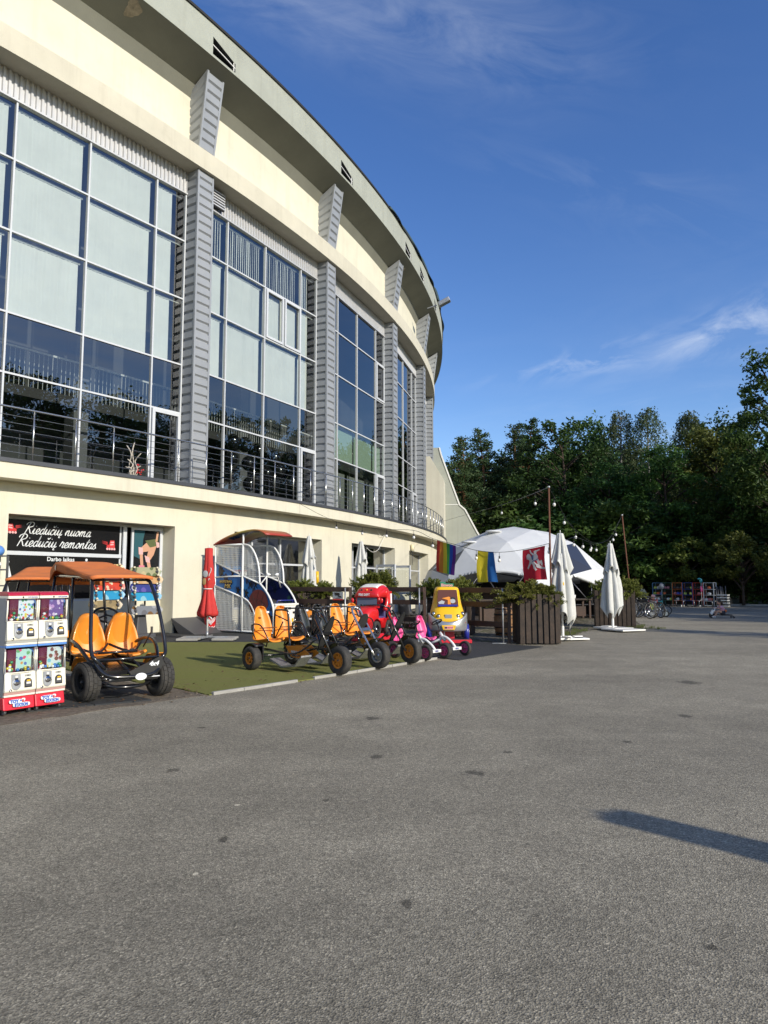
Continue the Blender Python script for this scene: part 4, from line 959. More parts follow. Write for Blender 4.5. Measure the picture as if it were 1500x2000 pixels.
def machine(label, loc, rz, cards, seed):
    t = thing('capsule_machine', label, 'vending machine', loc, rz, 'double deck capsule toy machines')
    W, D = .365, .36; hw, fy, by = W / 2 - .002, -D / 2, D / 2; r2 = random.Random(seed)
    b = MB(); b.box((0, .01, .125), (W - .004, D + .05, .145), 0, None, (1, .86)); b.build('base_skirt', m_redbase, t, bevel=.012)
    for x in (-.14, .14):
        for y in (-.13, .13):
            c = MB(); c.tube([(x - .014, y, .027), (x + .014, y, .027)], .027, 12); c.box((x, y, .05), (.035, .035, .03)); c.build('caster', m_greydk, t)
    # back + sides
    b = MB()
    for x in (-hw + .006, hw - .006): b.prism([(fy + .02, .198), (by, .198), (by, 1.33), (fy + .05, 1.33), (fy + .012, 1.04), (fy + .03, .80), (fy + .0, .47)], lambda u, v, w: V((x - .006 + w, u, v)), .012)
    b.box((0, by - .008, .765), (W - .028, .016, 1.13)); b.build('cabinet', m_grey, t)
    for tier, (z0, zc) in enumerate(((.198, cards[1]), (.775, cards[0]))):
        f0 = fy - .012
        # front panel with a slight lean
        b = MB(); lean = .03
        b.prism([(f0, z0 + .052), (f0 - .012, z0 + .07), (f0 + .012, z0 + .27), (f0 + .05, z0 + .27), (f0 + .05, z0 + .052)], lambda u, v, w: V((-hw + w, u, v)), 2 * hw)
        b.prism([(f0 + .003, z0), (f0 + .003, z0 + .024), (f0 + .05, z0 + .024), (f0 + .05, z0)], lambda u, v, w: V((-hw + w, u, v)), 2 * hw)
        pnl = b.build('front_panel', m_cab, t, bevel=.006)
        b = MB(); b.box((0, f0 + .03, z0 + .038), (2 * hw, .05, .026)); b.build('stripe', m_stripe if tier else m_stripe2, pnl)
        # coin mechanism: plate + knob
        py = lambda z: f0 - .012 + (z - z0 - .07) * .12 - .004
        b = MB(); out = [(-.052, .06), (.052, .06), (.052, -.06)] + [(.052 * cos(a), -.06 + .052 * sin(a)) for a in [-pi * k / 8 for k in range(9)]]
        zc0 = z0 + .19
        b.prism(out, lambda u, v, w: V((-.055 + u, py(zc0 + v) - w, zc0 + v)), .008, 0)
        Mk = Matrix.Translation((-.055, py(zc0 - .03), zc0 - .03)) @ Matrix.Rotation(radians(90), 4, 'X')
        b.lathe([(.0, .008), (.036, .008), (.034, .022), (.0, .024)], 18, 1, Mk)
        b.box((-.055, py(zc0 - .03) - .033, zc0 - .032), (.062, .024, .020), 1, Matrix.Rotation(radians(12), 3, 'Y'))
        b.box((-.055, py(zc0 + .035) - .012, zc0 + .035), (.03, .012, .022), 2); b.box((-.055, py(zc0 + .008) - .012, zc0 + .010), (.034, .012, .014), 3)
        b.build('coin_mechanism', [m_zinc, m_chrome, m_white, m_black], pnl)
        # chute
        b = MB(); ar = [(-.043, -.05), (.043, -.05), (.043, .01)] + [(.043 * cos(a), .01 + .043 * sin(a)) for a in [pi * k / 8 for k in range(1, 9)]]
        zc1 = z0 + .145
        b.prism(ar, lambda u, v, w: V((.085 + u, py(zc1 + v) - w, zc1 + v)), .007, 0)
        b.prism([(.8 * u, .8 * v + .003) for u, v in ar], lambda u, v, w: V((.085 + u, py(zc1 + v) - .007 - w, zc1 + v)), .002, 1)
        b.box((.085, py(zc1 + .0) - .011, zc1 - .0), (.05, .003, .022), 2); b.box((.085, py(zc1 + .022) - .011, zc1 + .026), (.04, .003, .016), 3)
        b.build('capsule_chute', [m_black, m_greydk, m_white, m_yellow], pnl)
        b = MB(); b.box((.085, py(z0 + .235) - .002, z0 + .228), (.07, .004, .022), 0); b.box((.085, py(z0 + .235) - .004, z0 + .228), (.024, .004, .008), 1)
        b.build('price_plate', [m_stripe, m_black, m_chrome], pnl); b = MB()
        Ml = Matrix.Translation((-.12, py(z0 + .085) - .001, z0 + .078)) @ Matrix.Rotation(radians(90), 4, 'X'); b.lathe([(0, 0), (.014, 0), (.013, .006), (0, .007)], 14, 2, Ml); b.box((-.118, py(z0 + .08) - .008, z0 + .08), (.010, .004, .008), 1)
        b.build('lock', [m_stripe, m_black, m_chrome], pnl)
        # display case
        zb, zt = z0 + .272, z0 + .532
        b = MB(); b.box((-hw + .012, -.02, (zb + zt) / 2), (.02, D - .10, zt - zb)); b.box((hw - .012, -.02, (zb + zt) / 2), (.02, D - .10, zt - zb)); b.box((0, .09, (zb + zt) / 2), (W - .03, .02, zt - zb)); b.box((-.10, -.06, (zb + zt) / 2), (.10, .20, zt - zb - .01))
        ca = b.build('display_case', m_maroon, t)
        b = MB(); b.box((.032, fy + .052, (zb + zt) / 2 + .004), (.232, .004, zt - zb - .022)); b.build('display_card', m_card[zc], ca)
        b = MB()
        for k in range(26):
            x = r2.uniform(-hw + .05, hw - .05) if k < 12 else r2.uniform(-hw + .04, -.08); z = zb + .02 + abs(r2.gauss(0, .015 if k < 12 else .035)); y = r2.uniform(fy + .0, fy + .03)
            b.ball((x, y + .01, z), .019, 9, 6, r2.randrange(6))
        b.build('capsule_pile', CAPS, ca)
        b = MB(); n = 14; rings = []
        for k in range(n + 1):     # rounded clear front
            x = -hw + .012 + (2 * hw - .024) * k / n; e = abs(2 * k / n - 1); bulge = .04 * sqrt(max(0, 1 - e ** 5))
            rings.append([V((x, fy + .045 - bulge, zb)), V((x, fy + .03 - bulge * 1.15, zb + .10)), V((x, fy + .03 - bulge * 1.1, zt - .03)), V((x, fy + .05 - bulge, zt))])
        b.loft(rings, 0, False, False, True); b.build('clear_front', m_glass2, ca)
        b = MB(); b.tube([(-hw + .005, fy + .03, zb + .0), (-hw + .006, fy + .02, zb + .10), (-hw + .006, fy + .02, zt - .02)], .010, 6); b.tube([(hw - .005, fy + .03, zb), (hw - .006, fy + .02, zb + .10), (hw - .006, fy + .02, zt - .02)], .010, 6)
        b.tube([(-hw + .006, fy + .03, zb + .0), (-.1, fy - .012, zb - .004), (.1, fy - .012, zb - .004), (hw - .006, fy + .03, zb)], .008, 6); b.build('case_frame', m_cab, ca)
    b = MB(); b.box((0, -.0, .761), (W - .003, D + .012, .026)); b.build('divider', m_blue2, t, bevel=.006)
    b = MB(); b.box((0, .0, 1.322), (W - .003, D + .006, .032)); h = b.build('header', m_cab, t, bevel=.004)
    text_mesh('TOY STATION', .018, lambda u, v, w: V((.045 + u, fy - .005 - w, 1.316 + v)), 'lettering', m_tb, h, .002, 0, .0006)
    Ml = Matrix.Translation((-.01, fy - .003, 1.322)) @ Matrix.Rotation(radians(90), 4, 'X'); b = MB(); b.lathe([(0, 0), (.010, 0), (.009, .005), (0, .006)], 12, 0, Ml); b.build('lock', m_black, h)
    b = MB(); b.prism([(fy - .006, 1.338), (fy - .006, 1.352), (fy + .02, 1.375), (fy + .06, 1.384), (by, 1.384), (by, 1.338)], lambda u, v, w: V((-hw + w, u, v)), 2 * hw); b.build('lid', m_crimson, t, bevel=.006)
    # base badge
    fb = lambda u, v, w: V((u, fy - .022 + (v - .125) * .17 - .009 - w, v))
    b = MB()
    for (cx, cz, ww) in ((-.055, .148, .125), (.012, .108, .175)):
        pts = [(cx + (ww / 2 + .012) * (abs(cos(a)) ** .5) * (1 if cos(a) > 0 else -1), cz + .023 * (abs(sin(a)) ** .6) * (1 if sin(a) > 0 else -1)) for a in [2 * pi * k / 20 for k in range(20)]]
        b.prism(pts, fb, .002)
    b.ball(fb(.035, .158, .001), .02, 10, 6, 0, (1.3, .1, 1)); bd = b.build('badge', m_signwht, t)
    text_mesh('TOY', .046, lambda u, v, w: fb(-.115 + u, .133 + v, w + .0025), 'lettering', m_tb, bd, .002, 0, .0035)
    text_mesh('STATION', .044, lambda u, v, w: fb(-.068 + u, .092 + v, w + .0025), 'lettering', m_tb, bd, .002, 0, .0035, xs=.84)
    b = MB(); b.ball(fb(.005, .152, .003), .012, 9, 6, 0, (1, .3, 1)); b.ball(fb(.028, .153, .003), .012, 9, 6, 1, (1, .3, 1)); b.build('badge_balls', [m_tb, m_redbase], bd)
    return t
fd = V((.82, -.573, 0)); sd2 = V((.573, .82, 0)); rzm = face(fd.x, fd.y)
p0 = V((-4.27, 8.14, .018)) + fd * -.20
machine('left capsule toy machine with red base and a bright many-coloured upper card', p0 + sd2 * .185, rzm, (0, 2), 1)
machine('right capsule toy machine with red base and a purple upper card', p0 + sd2 * .556, rzm, (1, 3), 2)

# ------------------------------------------------------------------ kart parts
def seat_mesh(W=.40, H=.62, D=.40, t=.018):
    # bucket seat: a curved sheet, tall tapered back, lipped base ; front is -Y
    b = MB(); prof = []
    for k in range(9): s = k / 8; prof.append((-D / 2 - .03 + (D) * s, .05 - .05 * sin(pi * s * .55) + (.0 if k else -.025), 1 - .10 * (1 - s)))
    for k in range(1, 5): a = radians(90 * k / 4); prof.append((D / 2 - .03 + .07 * sin(a), .07 * (1 - cos(a)) + .0, 1))
    for k in range(1, 13): s = k / 12; prof.append((D / 2 + .04 + .09 * s, .07 + (H - .07) * s, 1.0 - .40 * s ** 2.4))
    rows = []; nu = 14
    for y, z, w in prof:
        r = []
        for i in range(nu + 1):
            u = 2 * i / nu - 1; side = abs(u) ** 2.6
            isback = min(1, max(0, (z - .05) / .15))
            r.append(V((u * W / 2 * w, y - side * .09 * isback * (1 - .4 * max(0, (z - .4) / .3)), z + side * .055 * (1 - isback))))
        rows.append(r)
    # round the top
    top = rows[-1]
    for f, dz in ((.93, .025), (.76, .05), (.5, .068), (.2, .076)): rows.append([V((p.x * f, p.y + .008, p.z + dz)) for p in top])
    b.loft(rows, 0, False, False, True); return b
def tyre(R, w, rimR, n=28, tread=0):
    b = MB(); r = (R - rimR)
    prof = [(rimR, -w * .38), (rimR + r * .35, -w * .5), (R - r * .22, -w * .48), (R - r * .05, -w * .36), (R, -w * .18), (R, w * .18), (R - r * .05, w * .36), (R - r * .22, w * .48), (rimR + r * .35, w * .5), (rimR, w * .38)]
    Mx = Matrix.Rotation(radians(90), 4, 'Y'); b.lathe(prof, n, 0, Mx, False)
    if tread:
        for k in range(tread):
            a = 2 * pi * k / tread
            for s in (-1, 0, 1):
                x = s * w * .27; aa = a + (.5 if s == 0 else 0) * 2 * pi / tread
                rr = R + .004 - (abs(s) * .007)
                b.box((x, rr * cos(aa), rr * sin(aa)), (w * .22, .85 * 2 * pi * R / tread, .016), 0, Matrix.Rotation(aa - pi / 2, 3, 'X'))
    return b
def rim(rimR, w, spokes=5, dish=.02):
    b = MB(); Mx = Matrix.Rotation(radians(90), 4, 'Y')
    b.lathe([(rimR * .82, -w * .3), (rimR * 1.02, -w * .40), (rimR * 1.03, -w * .36), (rimR * .88, -w * .1), (rimR * .88, w * .1), (rimR * 1.03, w * .36), (rimR * 1.02, w * .40), (rimR * .82, w * .3)], 24, 0, Mx, False)
    b.lathe([(0, -w * .28), (rimR * .26, -w * .28), (rimR * .26, w * .28), (0, w * .28)], 14, 0, Mx)
    for k in range(spokes):
        a = 2 * pi * k / spokes; R_ = Matrix.Rotation(a, 3, 'X'); b.box(R_ @ V((0, 0, rimR * .55)), (w * .4, rimR * .34, rimR * .74), 0, R_)
    b.lathe([(0, -w * .36), (rimR * .1, -w * .36), (rimR * .1, w * .36), (0, w * .36)], 10, 1, Mx)
    return b
def wheel(parent, x, y, R, w, rimR, rm, spokes=5, tread=0, steer=0):
    t = tyre(R, w, rimR, 28, tread).build('wheel', m_rubber, parent, (x, y, R)); t.rotation_euler.z = steer
    o = rim(rimR, w, spokes).build('rim', [rm, m_steeldk], t); return t
# ------------------------------------------------------------------ large canopied kart (seen from its rear bench, driver side away from the road)
def buggy(label, loc, rz):
    t = thing('canopied_kart', label, 'go-kart', loc, rz, 'canopied pedal karts'); F = MB(); r = .025
    for s in (-1, 1):
        F.tube(bez([(s * .30, -.78, .40), (s * .42, -.82, .52), (s * .47, -.76, .64), (s * .44, -.58, 1.10), (s * .39, -.38, 1.45), (s * .37, -.28, 1.52), (s * .36, 0, 1.56), (s * .36, 1.85, 1.60)], 4), r, 8)
        F.tube([(s * .44, 1.80, .50), (s * .40, 1.88, 1.2), (s * .36, 1.85, 1.61)], r * .9, 8); F.tube([(s * .43, .50, .45), (s * .39, .62, 1.30), (s * .36, .74, 1.58)], r * .8, 8)
        F.tube(bez([(s * .42, .32, .64), (s * .50, .10, .71), (s * .50, -.28, .66), (s * .42, -.62, .46), (s * .30, -.80, .34)], 4), r, 8)
        F.tube([(s * .42, .32, .64), (s * .42, .42, .35)], r, 8); F.tube([(s * .30, -.80, .40), (s * .30, 1.8, .34)], r, 8)
        F.tube([(s * .08, -.62, .27), (s * .40, -.60, .245)], .020, 8); F.tube([(s * .08, -.52, .34), (s * .40, -.56, .245)], .016, 6)
    F.tube([(-.30, 1.8, .34), (.30, 1.8, .34)], r, 8); F.tube([(-.37, -.30, 1.52), (.37, -.30, 1.52)], .014, 6); F.tube([(-.36, 1.85, 1.61), (.36, 1.85, 1.61)], .018, 6)
    F.tube(bez([(-.44, -.76, .54), (-.36, -.86, .38), (-.2, -.92, .31), (.2, -.92, .31), (.36, -.86, .38), (.44, -.76, .54)], 4), r, 8)
    F.tube(bez([(-.38, -.62, .22), (-.15, -.80, .17), (.15, -.80, .17), (.38, -.62, .22)], 4), .020, 8); F.tube([(-.36, -.58, .15), (.36, -.58, .15)], .014, 6)
    F.box((0, .5, .33), (.46, 2.3, .06)); F.tube([(.22, -.6, .36), (.14, -.25, .52)], .016, 6); F.tube([(.05, -.75, .30), (.0, -.1, .50)], .022, 8); F.box((0, .25, .43), (.66, .42, .06))
    F.tube([(-.26, -.28, .56), (.26, -.28, .56)], .016, 6); F.tube([(-.44, -.62, .50), (.44, -.62, .50)], .018, 6); F.box((0, 1.5, .42), (.5, .30, .20)); F.tube([(.22, 1.2, .50), (.22, 1.10, .98)], .018, 6)
    F.build('frame', m_blackgloss, t)
    for x in (-.23, .23):
        s = seat_mesh(.45, .47, .42).build('seat', m_orange, t, (x, .08, .465), solid=.02)
        sb = MB(); sb.tube(bez([(-.22, .08, .17), (-.08, -.14, .10), (.06, -.15, .09), (.22, .08, .18)], 5), .018, 4); sb.box((.02, -.155, .095), (.06, .02, .04)); sb.build('seat_belt', m_black, s)
        s = seat_mesh(.45, .50, .42).build('seat', m_orange, t, (x, .62, .48), pi, solid=.02)
    for x, y, st in ((-.47, -.58, .22), (.47, -.58, .22)): wheel(t, x, y, .24, .20, .12, m_blackmatte, 5, 24, st)
    for x, y in ((-.46, 1.5), (.46, 1.5)): wheel(t, x, y, .24, .20, .12, m_blackmatte, 5, 24)
    CW = .40
    def cz(x, y):
        f = max(0, min(1, (y + .40) / 2.05)); rise = .24 * f ** 1.2
        sag = -.055 * sin(pi * f) * (1 - abs(x / CW) ** 2) * .9; tail = -.12 * max(0, (y - 1.62) / .40) ** 1.5
        return 1.585 + rise + sag * .7 + tail - .02 * abs(x / CW) ** 6
    cb = MB(); cb.grid(lambda u, v: V(((u - .5) * 2 * CW, -.40 + 2.42 * v, cz((u - .5) * 2 * CW, -.40 + 2.42 * v))), 12, 22)
    for s in (-1, 1): cb.grid(lambda u, v: V((s * (CW + .012 * sin(9 * v) * u), -.40 + 2.42 * v, cz(CW, -.40 + 2.42 * v) - u * (.03 + .20 * v ** 1.5 * (1 - .35 * v) + .012 * sin(14 * v)))), 3, 22)
    cb.grid(lambda u, v: V(((u - .5) * 2 * CW, -.405, cz((u - .5) * 2 * CW, -.40) - v * .04)), 10, 1); cb.grid(lambda u, v: V(((u - .5) * 2 * CW, 2.025, cz((u - .5) * 2 * CW, 2.02) - v * .25)), 10, 3)
    ca = cb.build('canopy', m_canvas, t, solid=.006)
    text_mesh('BERG', .13, lambda u, v, w: V((.22 - u, 2.01, 1.51 + v)), 'lettering', m_maroon, ca, .002, 0, .004)
    b = MB(); b.prism([(.045 * cos(2 * pi * q / 16), .045 * sin(2 * pi * q / 16)) for q in range(16)], lambda u, v, w: V((-CW - .014 - w, 1.62 + u, 1.72 + v)), .004); b.build('canopy_badge', m_maroon, ca)
    b = MB(); R_ = Matrix.Rotation(radians(35), 3, 'X'); c0_ = V((.22, 1.09, 1.0)); ring = [R_ @ V((.18 * cos(2 * pi * k / 24), .18 * sin(2 * pi * k / 24), 0)) + c0_ for k in range(24)]
    b.tube(ring, .018, 6, 0, True)
    for a in (90, 210, 330): b.tube([c0_, R_ @ V((.18 * cos(radians(a)), .18 * sin(radians(a)), 0)) + c0_], .014, 5)
    b.build('steering_wheel', m_black, t)
    for s in (-1, 1):
        b = MB(); b.grid(lambda u, v: V((s * .45 + (u - .5) * .24, 1.5 + .30 * cos(radians(35 + 110 * v)), .24 + .30 * sin(radians(35 + 110 * v)))), 3, 8); b.build('fender', m_orange, t, solid=.008)
        b = MB(); b.grid(lambda u, v: V((s * .46 + (u - .5) * .22, -.50 + .30 * cos(radians(20 + 60 * v)), .24 + .30 * sin(radians(20 + 60 * v)))), 3, 8); b.build('fender', m_orange, t, solid=.008)
    b = MB(); b.prism([(-.03, .36), (.38, .54), (.42, .44), (.33, .31), (.03, .26)], lambda u, v, w: V((u, -.885 + w, v)), .012); b.build('rear_shield', m_black, t)
    text_mesh('4x4', .08, lambda u, v, w: V((.22 + u, -.888 - w, .42 + v)), 'lettering', m_signwht, t, .002, .3, .003)
    for x, y, w_ in ((-.12, -.84, .30), (.27, -.82, .2)): b = MB(); b.box((x, y, .26), (w_, .10, .012), 0, Matrix.Rotation(radians(-25), 3, 'X')); b.build('foot_plate', m_zinc, t)
    b = MB(); b.prism([(.06 * cos(a) * (1.2), .045 * sin(a)) for a in [2 * pi * k / 16 for k in range(16)]], lambda u, v, w: V((.10 + u, -.948 - w, .30 + v)), .008); b.build('badge', m_signwht, t)
    b = MB(); b.tube([(.40, -.1, .60), (.46, -.22, .80)], .010, 6); b.box((.465, -.23, .83), (.025, .025, .10)); b.build('brake_lever', m_black, t)
    return t
kf = V((.60, -.80, 0)); rzk = face(kf.x, kf.y)
kc = V((-3.38, 9.405, .022)) - kf * .60
bg1 = buggy('orange canopied double kart with black frame, nearest to the road behind the capsule machines', kc, rzk)
bg2 = dup(bg1, (-6.35, 12.95, .017), face(.30, -.95), 'orange canopied double kart partly hidden behind the capsule machines and front kart')

# ------------------------------------------------------------------ chopper pedal karts
def chopper(label, loc, rz, seatm, rimm, forkm, frontrim, padm=None, extra=True, silver=False):
    # origin on the ground below the rear axle middle; front is -Y
    t = thing('pedal_kart', label, 'pedal kart', loc, rz, 'three wheeled chopper pedal karts'); F = MB(); r = .017; L_ = 1.62
    F.tube([(-.52, 0, .22), (.52, 0, .22)], .016, 8)
    for s in (-1, 1):
        F.tube(bez([(s * .30, .12, .34), (s * .34, -.2, .34), (s * .22, -.75, .30), (s * .07, -1.12, .56)], 4), r, 8)
        F.tube([(s * .30, .12, .34), (s * .36, 0, .22)], r, 8); F.tube([(s * .2, .1, .36), (s * .2, .05, .48)], .014, 6)
        # armrest hoop
        F.tube(bez([(s * .40, .14, .50), (s * .47, .16, .74), (s * .47, -.08, .76), (s * .44, -.20, .62), (s * .40, -.26, .48)], 4), .013, 6)
    # centre hoop between the seats with cross bars
    F.tube(bez([(-.0, -.34, .36), (.0, -.30, .55), (.0, -.26, .94), (.0, -.20, 1.0), (.0, .06, 1.0), (.0, .12, .94), (.0, .13, .5)], 4), .018, 8)
    F.tube([(.0, -.25, .82), (.0, .12, .92)], .011, 6); F.tube([(0.0, .1, .50), (.0, -.12, .80)], .013, 6)
    F.tube([(0, -1.05, .62), (0, -1.16, .42), (0, -.6, .30)], .022, 8); F.box((0, -.62, .27), (.12, .5, .08))
    F.tube([(-.16, -.72, .26), (.16, -.72, .26)], .010, 6); F.box((-.19, -.72, .26), (.09, .11, .022)); F.box((.19, -.72, .26), (.09, .11, .022))
    F.build('frame', m_blackgloss, t)
    for x in (-.225, .225):
        s = seat_mesh(.40, .55, .38).build('seat', seatm, t, (x, -.02, .44), solid=.016)
        b = MB(); b.ball((0, .05, .53), .028, 10, 6, 0, (1.3, .5, .8)); b.build('seat_badge', m_signwht, s)
        if extra: b = MB(); b.tube(bez([(-.19, .02, .26), (-.06, .135, .25), (.06, .135, .25), (.19, .02, .26)], 4), .010, 4); b.build('seat_belt', m_brownstrap, s)
    for s in (-1, 1):
        wheel(t, s * .57, 0, .20, .16, .105, rimm, 5, 0)
        b = MB(); b.grid(lambda u, v: V((s * .50 + (u - .5) * .22, .25 * cos(radians(15 + 110 * v)), .20 + .25 * sin(radians(15 + 110 * v)))), 3, 8)
        b.box((s * .43, 0, .30), (.02, .26, .26)); b.build('mudguard', m_black, t, solid=.008)
    # foot board
    b = MB(); b.prism([(-.28, .20), (-.60, .10), (-.95, .14), (-1.12, .30), (-1.12, .27), (-.95, .11), (-.60, .07), (-.28, .17)], lambda u, v, w: V((-.40 + w, u, v)), .22)
    b.prism([(-.28, .20), (-.60, .10), (-.95, .14), (-1.12, .30), (-1.12, .27), (-.95, .11), (-.60, .07), (-.28, .17)], lambda u, v, w: V((.18 + w, u, v)), .22); b.build('foot_board', m_tread, t)
    b = MB(); b.prism([(-.34, .40), (-.78, .42), (-.98, .30), (-.80, .20), (-.50, .22)], lambda u, v, w: V((.10 + w, u, v)), .012); b.prism([(-.34, .40), (-.78, .42), (-.98, .30), (-.80, .20), (-.50, .22)], lambda u, v, w: V((-.112 + w, u, v)), .012)
    cg = b.build('chain_guard', m_orange if not silver else m_greydk, t)
    text_mesh('BERG', .07, lambda u, v, w: V((-.114 - w, -.50 - u, .28 + v)), 'lettering', m_white, cg, .002, 0, .002); text_mesh('BERG', .07, lambda u, v, w: V((.114 + w, -.72 + u, .28 + v)), 'lettering', m_white, cg, .002, 0, .002)
    wheel(t, 0, -L_, .232, .15, .125, frontrim, 8, 0)
    k = MB()
    for s in (-1, 1): k.tube([(s * .115, -L_ + .02, .235), (s * .10, -1.12, .90), (s * .05, -1.08, .97)] if not silver else bez([(s * .115, -L_, .235), (s * .11, -1.18, .80), (s * .10, -1.05, 1.0), (s * .0, -1.0, 1.05)], 4), .019, 8)
    k.box((0, -1.30, .66), (.21, .07, .03), 0, Matrix.Rotation(radians(35), 3, 'X')); k.build('front_fork', forkm, t)
    b = MB()
    b.tube([(0, -1.14, .88), (0, -1.03, 1.02)], .018, 8)
    b.tube(bez([(-.40, -.72, 1.06), (-.30, -.76, 1.06), (-.14, -1.0, 1.06), (0, -1.06, 1.0), (.14, -1.0, 1.06), (.30, -.76, 1.06), (.40, -.72, 1.06)], 4), .013, 8)
    for s in (-1, 1): b.tube([(s * .33, -.75, 1.06), (s * .44, -.71, 1.06)], .020, 8)
    b.build('handlebar', m_blackgloss if not silver else m_steeldk, t)
    b = MB()
    if silver: b.prism([(.10 * cos(a), .14 * sin(a)) for a in [2 * pi * q / 18 for q in range(18)]], lambda u, v, w: V((u, -1.215 - .45 * v - w, .80 + v)), .03)
    else: b.prism([(.075 * cos(a) , .28 * sin(a)) for a in [2 * pi * q / 20 for q in range(20)]], lambda u, v, w: V((u, -1.265 - .62 * v - w, .66 + v)), .03)
    b.build('fork_pad', padm or m_blackmatte, t)
    b = MB(); b.grid(lambda u, v: V(((u - .5) * .17, -L_ + .285 * cos(radians(20 + 75 * v)), .232 + .285 * sin(radians(20 + 75 * v)))), 3, 8); b.build('mudguard', m_black, t, solid=.008)
    b = MB(); b.ball((.10, -1.16, .52), .035, 10, 6, 0, (1, 1, .6)); b.build('lamp', m_white, t)
    return t
m_brownstrap = mat('brown_strap', (.20, .08, .02), .6)
m_tread = mat('tread_plate', (.36, .36, .36), .4, .6, var=.3, vscale=25, bump=.4, bscale=80)
cf = V((.72, -.695, 0)); rzc = face(cf.x, cf.y)
chopper('three wheeled pedal kart with two orange seats, leftmost, orange rims and black fork', (-1.885, 12.84, .016), rzc, m_orange, m_orangerim, m_blackgloss, m_orangerim)
chopper('three wheeled pedal kart with two black seats and a silver front fork', (-1.28, 13.66, .016), rzc + .02, m_blackgloss, m_silver, m_steel, m_silver, silver=True, extra=False)
chopper('three wheeled pedal kart with two orange seats, rightmost of the large karts', (-.66, 14.46, .016), rzc - .01, m_orange, m_orangerim, m_blackgloss, m_orangerim)
def small_kart(label, loc, rz, seat=True):
    t = thing('small_kart', label, 'pedal kart', loc, rz, 'small pink pedal karts')
    b = MB(); b.tube(bez([(0, -.78, .17), (0, -.70, .26), (0, -.55, .36), (0, -.42, .38), (0, -.36, .34)], 4), .028, 8); b.tube([(0, -.50, .30), (0, -.36, .46)], .032, 8); b.tube([(0, -.40, .34), (0, -.1, .22), (0, .1, .2)], .03, 8); b.box((0, -.79, .165), (.26, .07, .055)); b.build('frame', m_white, t)
    b = MB(); b.tube([(-.27, 0, .15), (.27, 0, .15)], .012, 6); b.tube([(-.27, -.78, .15), (.27, -.78, .15)], .012, 6); b.tube([(0, -.38, .44), (0, -.28, .66)], .012, 6); b.tube([(-.12, -.42, .2), (.12, -.42, .2)], .01, 6); b.box((.13, -.42, .2), (.07, .09, .02)); b.box((-.13, -.42, .2), (.07, .09, .02)); b.build('axle', m_black, t)
    R_ = Matrix.Rotation(radians(-32), 3, 'X'); b = MB(); b.tube([R_ @ V((.11 * cos(2 * pi * k / 20), .11 * sin(2 * pi * k / 20), 0)) + V((0, -.27, .67)) for k in range(20)], .014, 6, 0, True)
    for a in (90, 210, 330): b.tube([V((0, -.27, .665)), R_ @ V((.11 * cos(radians(a)), .11 * sin(radians(a)), 0)) + V((0, -.27, .67))], .010, 5)
    b.build('steering_wheel', m_black, t)
    seat_mesh(.30, .44, .28).build('seat', m_pink, t, (0, .02, .27), solid=.014)
    b = MB(); b.box((0, .0, .24), (.14, .2, .05)); b.build('seat_base', m_black, t)
    for x in (-.30, .30):
        for y in (0, -.78): wheel(t, x, y, .15, .075, .095, m_pinkrim, 6, 0)
    text_mesh('BERG', .045, lambda u, v, w: V((-.06 + u, -.828 - w, .150 + v)), 'lettering', m_blue, t, .002, 0, .001)
    return t
sk1 = small_kart('small pink seated kart with white arched frame, beside the large karts', V((.97, 14.02, .014)) - cf * .78, rzc + .05)
dup(sk1, V((1.47, 14.62, .014)) - cf * .78, rzc - .04, 'small pink seated kart with white arched frame, nearest the yellow coin ride')
# ------------------------------------------------------------------ closed parasols
def folded(b, prof, n, amp, seed, mi=0, ns=72, hem=0):
    # prof: (z, r, pleat depth) from top to bottom
    r2 = random.Random(seed); ph = [r2.uniform(0, 6.3) for _ in range(4)]; rings = []
    m_ = len(prof)
    for j, (z, r, a) in enumerate(prof):
        q = []
        for k in range(ns):
            t = 2 * pi * k / ns
            fold = abs(sin(t * n / 2 + ph[0] + .35 * sin(t + ph[1]) + z * .25)) ** .8
            rr = r * (1 - a * amp * (1 - fold)) * (1 + .10 * sin(2 * t + ph[2]) + .05 * sin(3 * t + z * 3 + ph[3]))
            zz = z + (hem * (fold - .5) + hem * .5 * sin(2 * t + ph[1])) * (j / (m_ - 1)) ** 4
            q.append(V((rr * cos(t), rr * sin(t), zz)))
        rings.append(q)
    b.loft(rings, mi, True, False, True)
def parasol(name, label, loc, rz, H, cloth, cape=True, seed=1, base=None, zb=.55, wide=.24, group=None, sc=1):
    t = thing('closed_parasol', label, 'parasol', loc, rz, group)
    b = MB(); b.tube([(0, 0, .05), (0, 0, H - .02)], .026, 10); b.tube([(0, 0, H - .02), (0, 0, H + .07)], .010, 6); b.build('pole', m_white, t)
    b = MB()
    L_ = H - zb
    if cape:
        folded(b, [(H - .01, .03, 0), (H - .02, .07, .1), (H - .06, .085, .2), (H - .25, .125, .45), (H - .50, .175, .6), (H - .75, .23, .75), (H - .92, .265, .85), (H - 1.0, .28, .9)], 7, .62, seed, 0, 84, .30)
        folded(b, [(H - .55, .14, .5), (H - .9, .19, .7), (H - .5 * L_ - .1, wide * .80, .8), (zb + .75, wide * .92, .85), (zb + .30, wide * 1.0, .85), (zb + .12, wide * 1.03, .85), (zb, wide * 1.04, .85)], 7, .58, seed + 5, 0, 112, .26)
    else:
        folded(b, [(H - .01, .05, 0), (H - .02, .10, 0), (H - .35, .105, .35), (H - .95, .165, .4), (H - 1.08, .115, .3), (H - 1.15, .125, .5), (H - 1.45, .19, .6), (zb + .08, wide, .5), (zb, wide * .97, .5), (zb - .03, wide * .55, .4)], 6, .6, seed, 0, 80, .05)
    c = b.build('canopy', cloth, t, solid=.006)
    return t
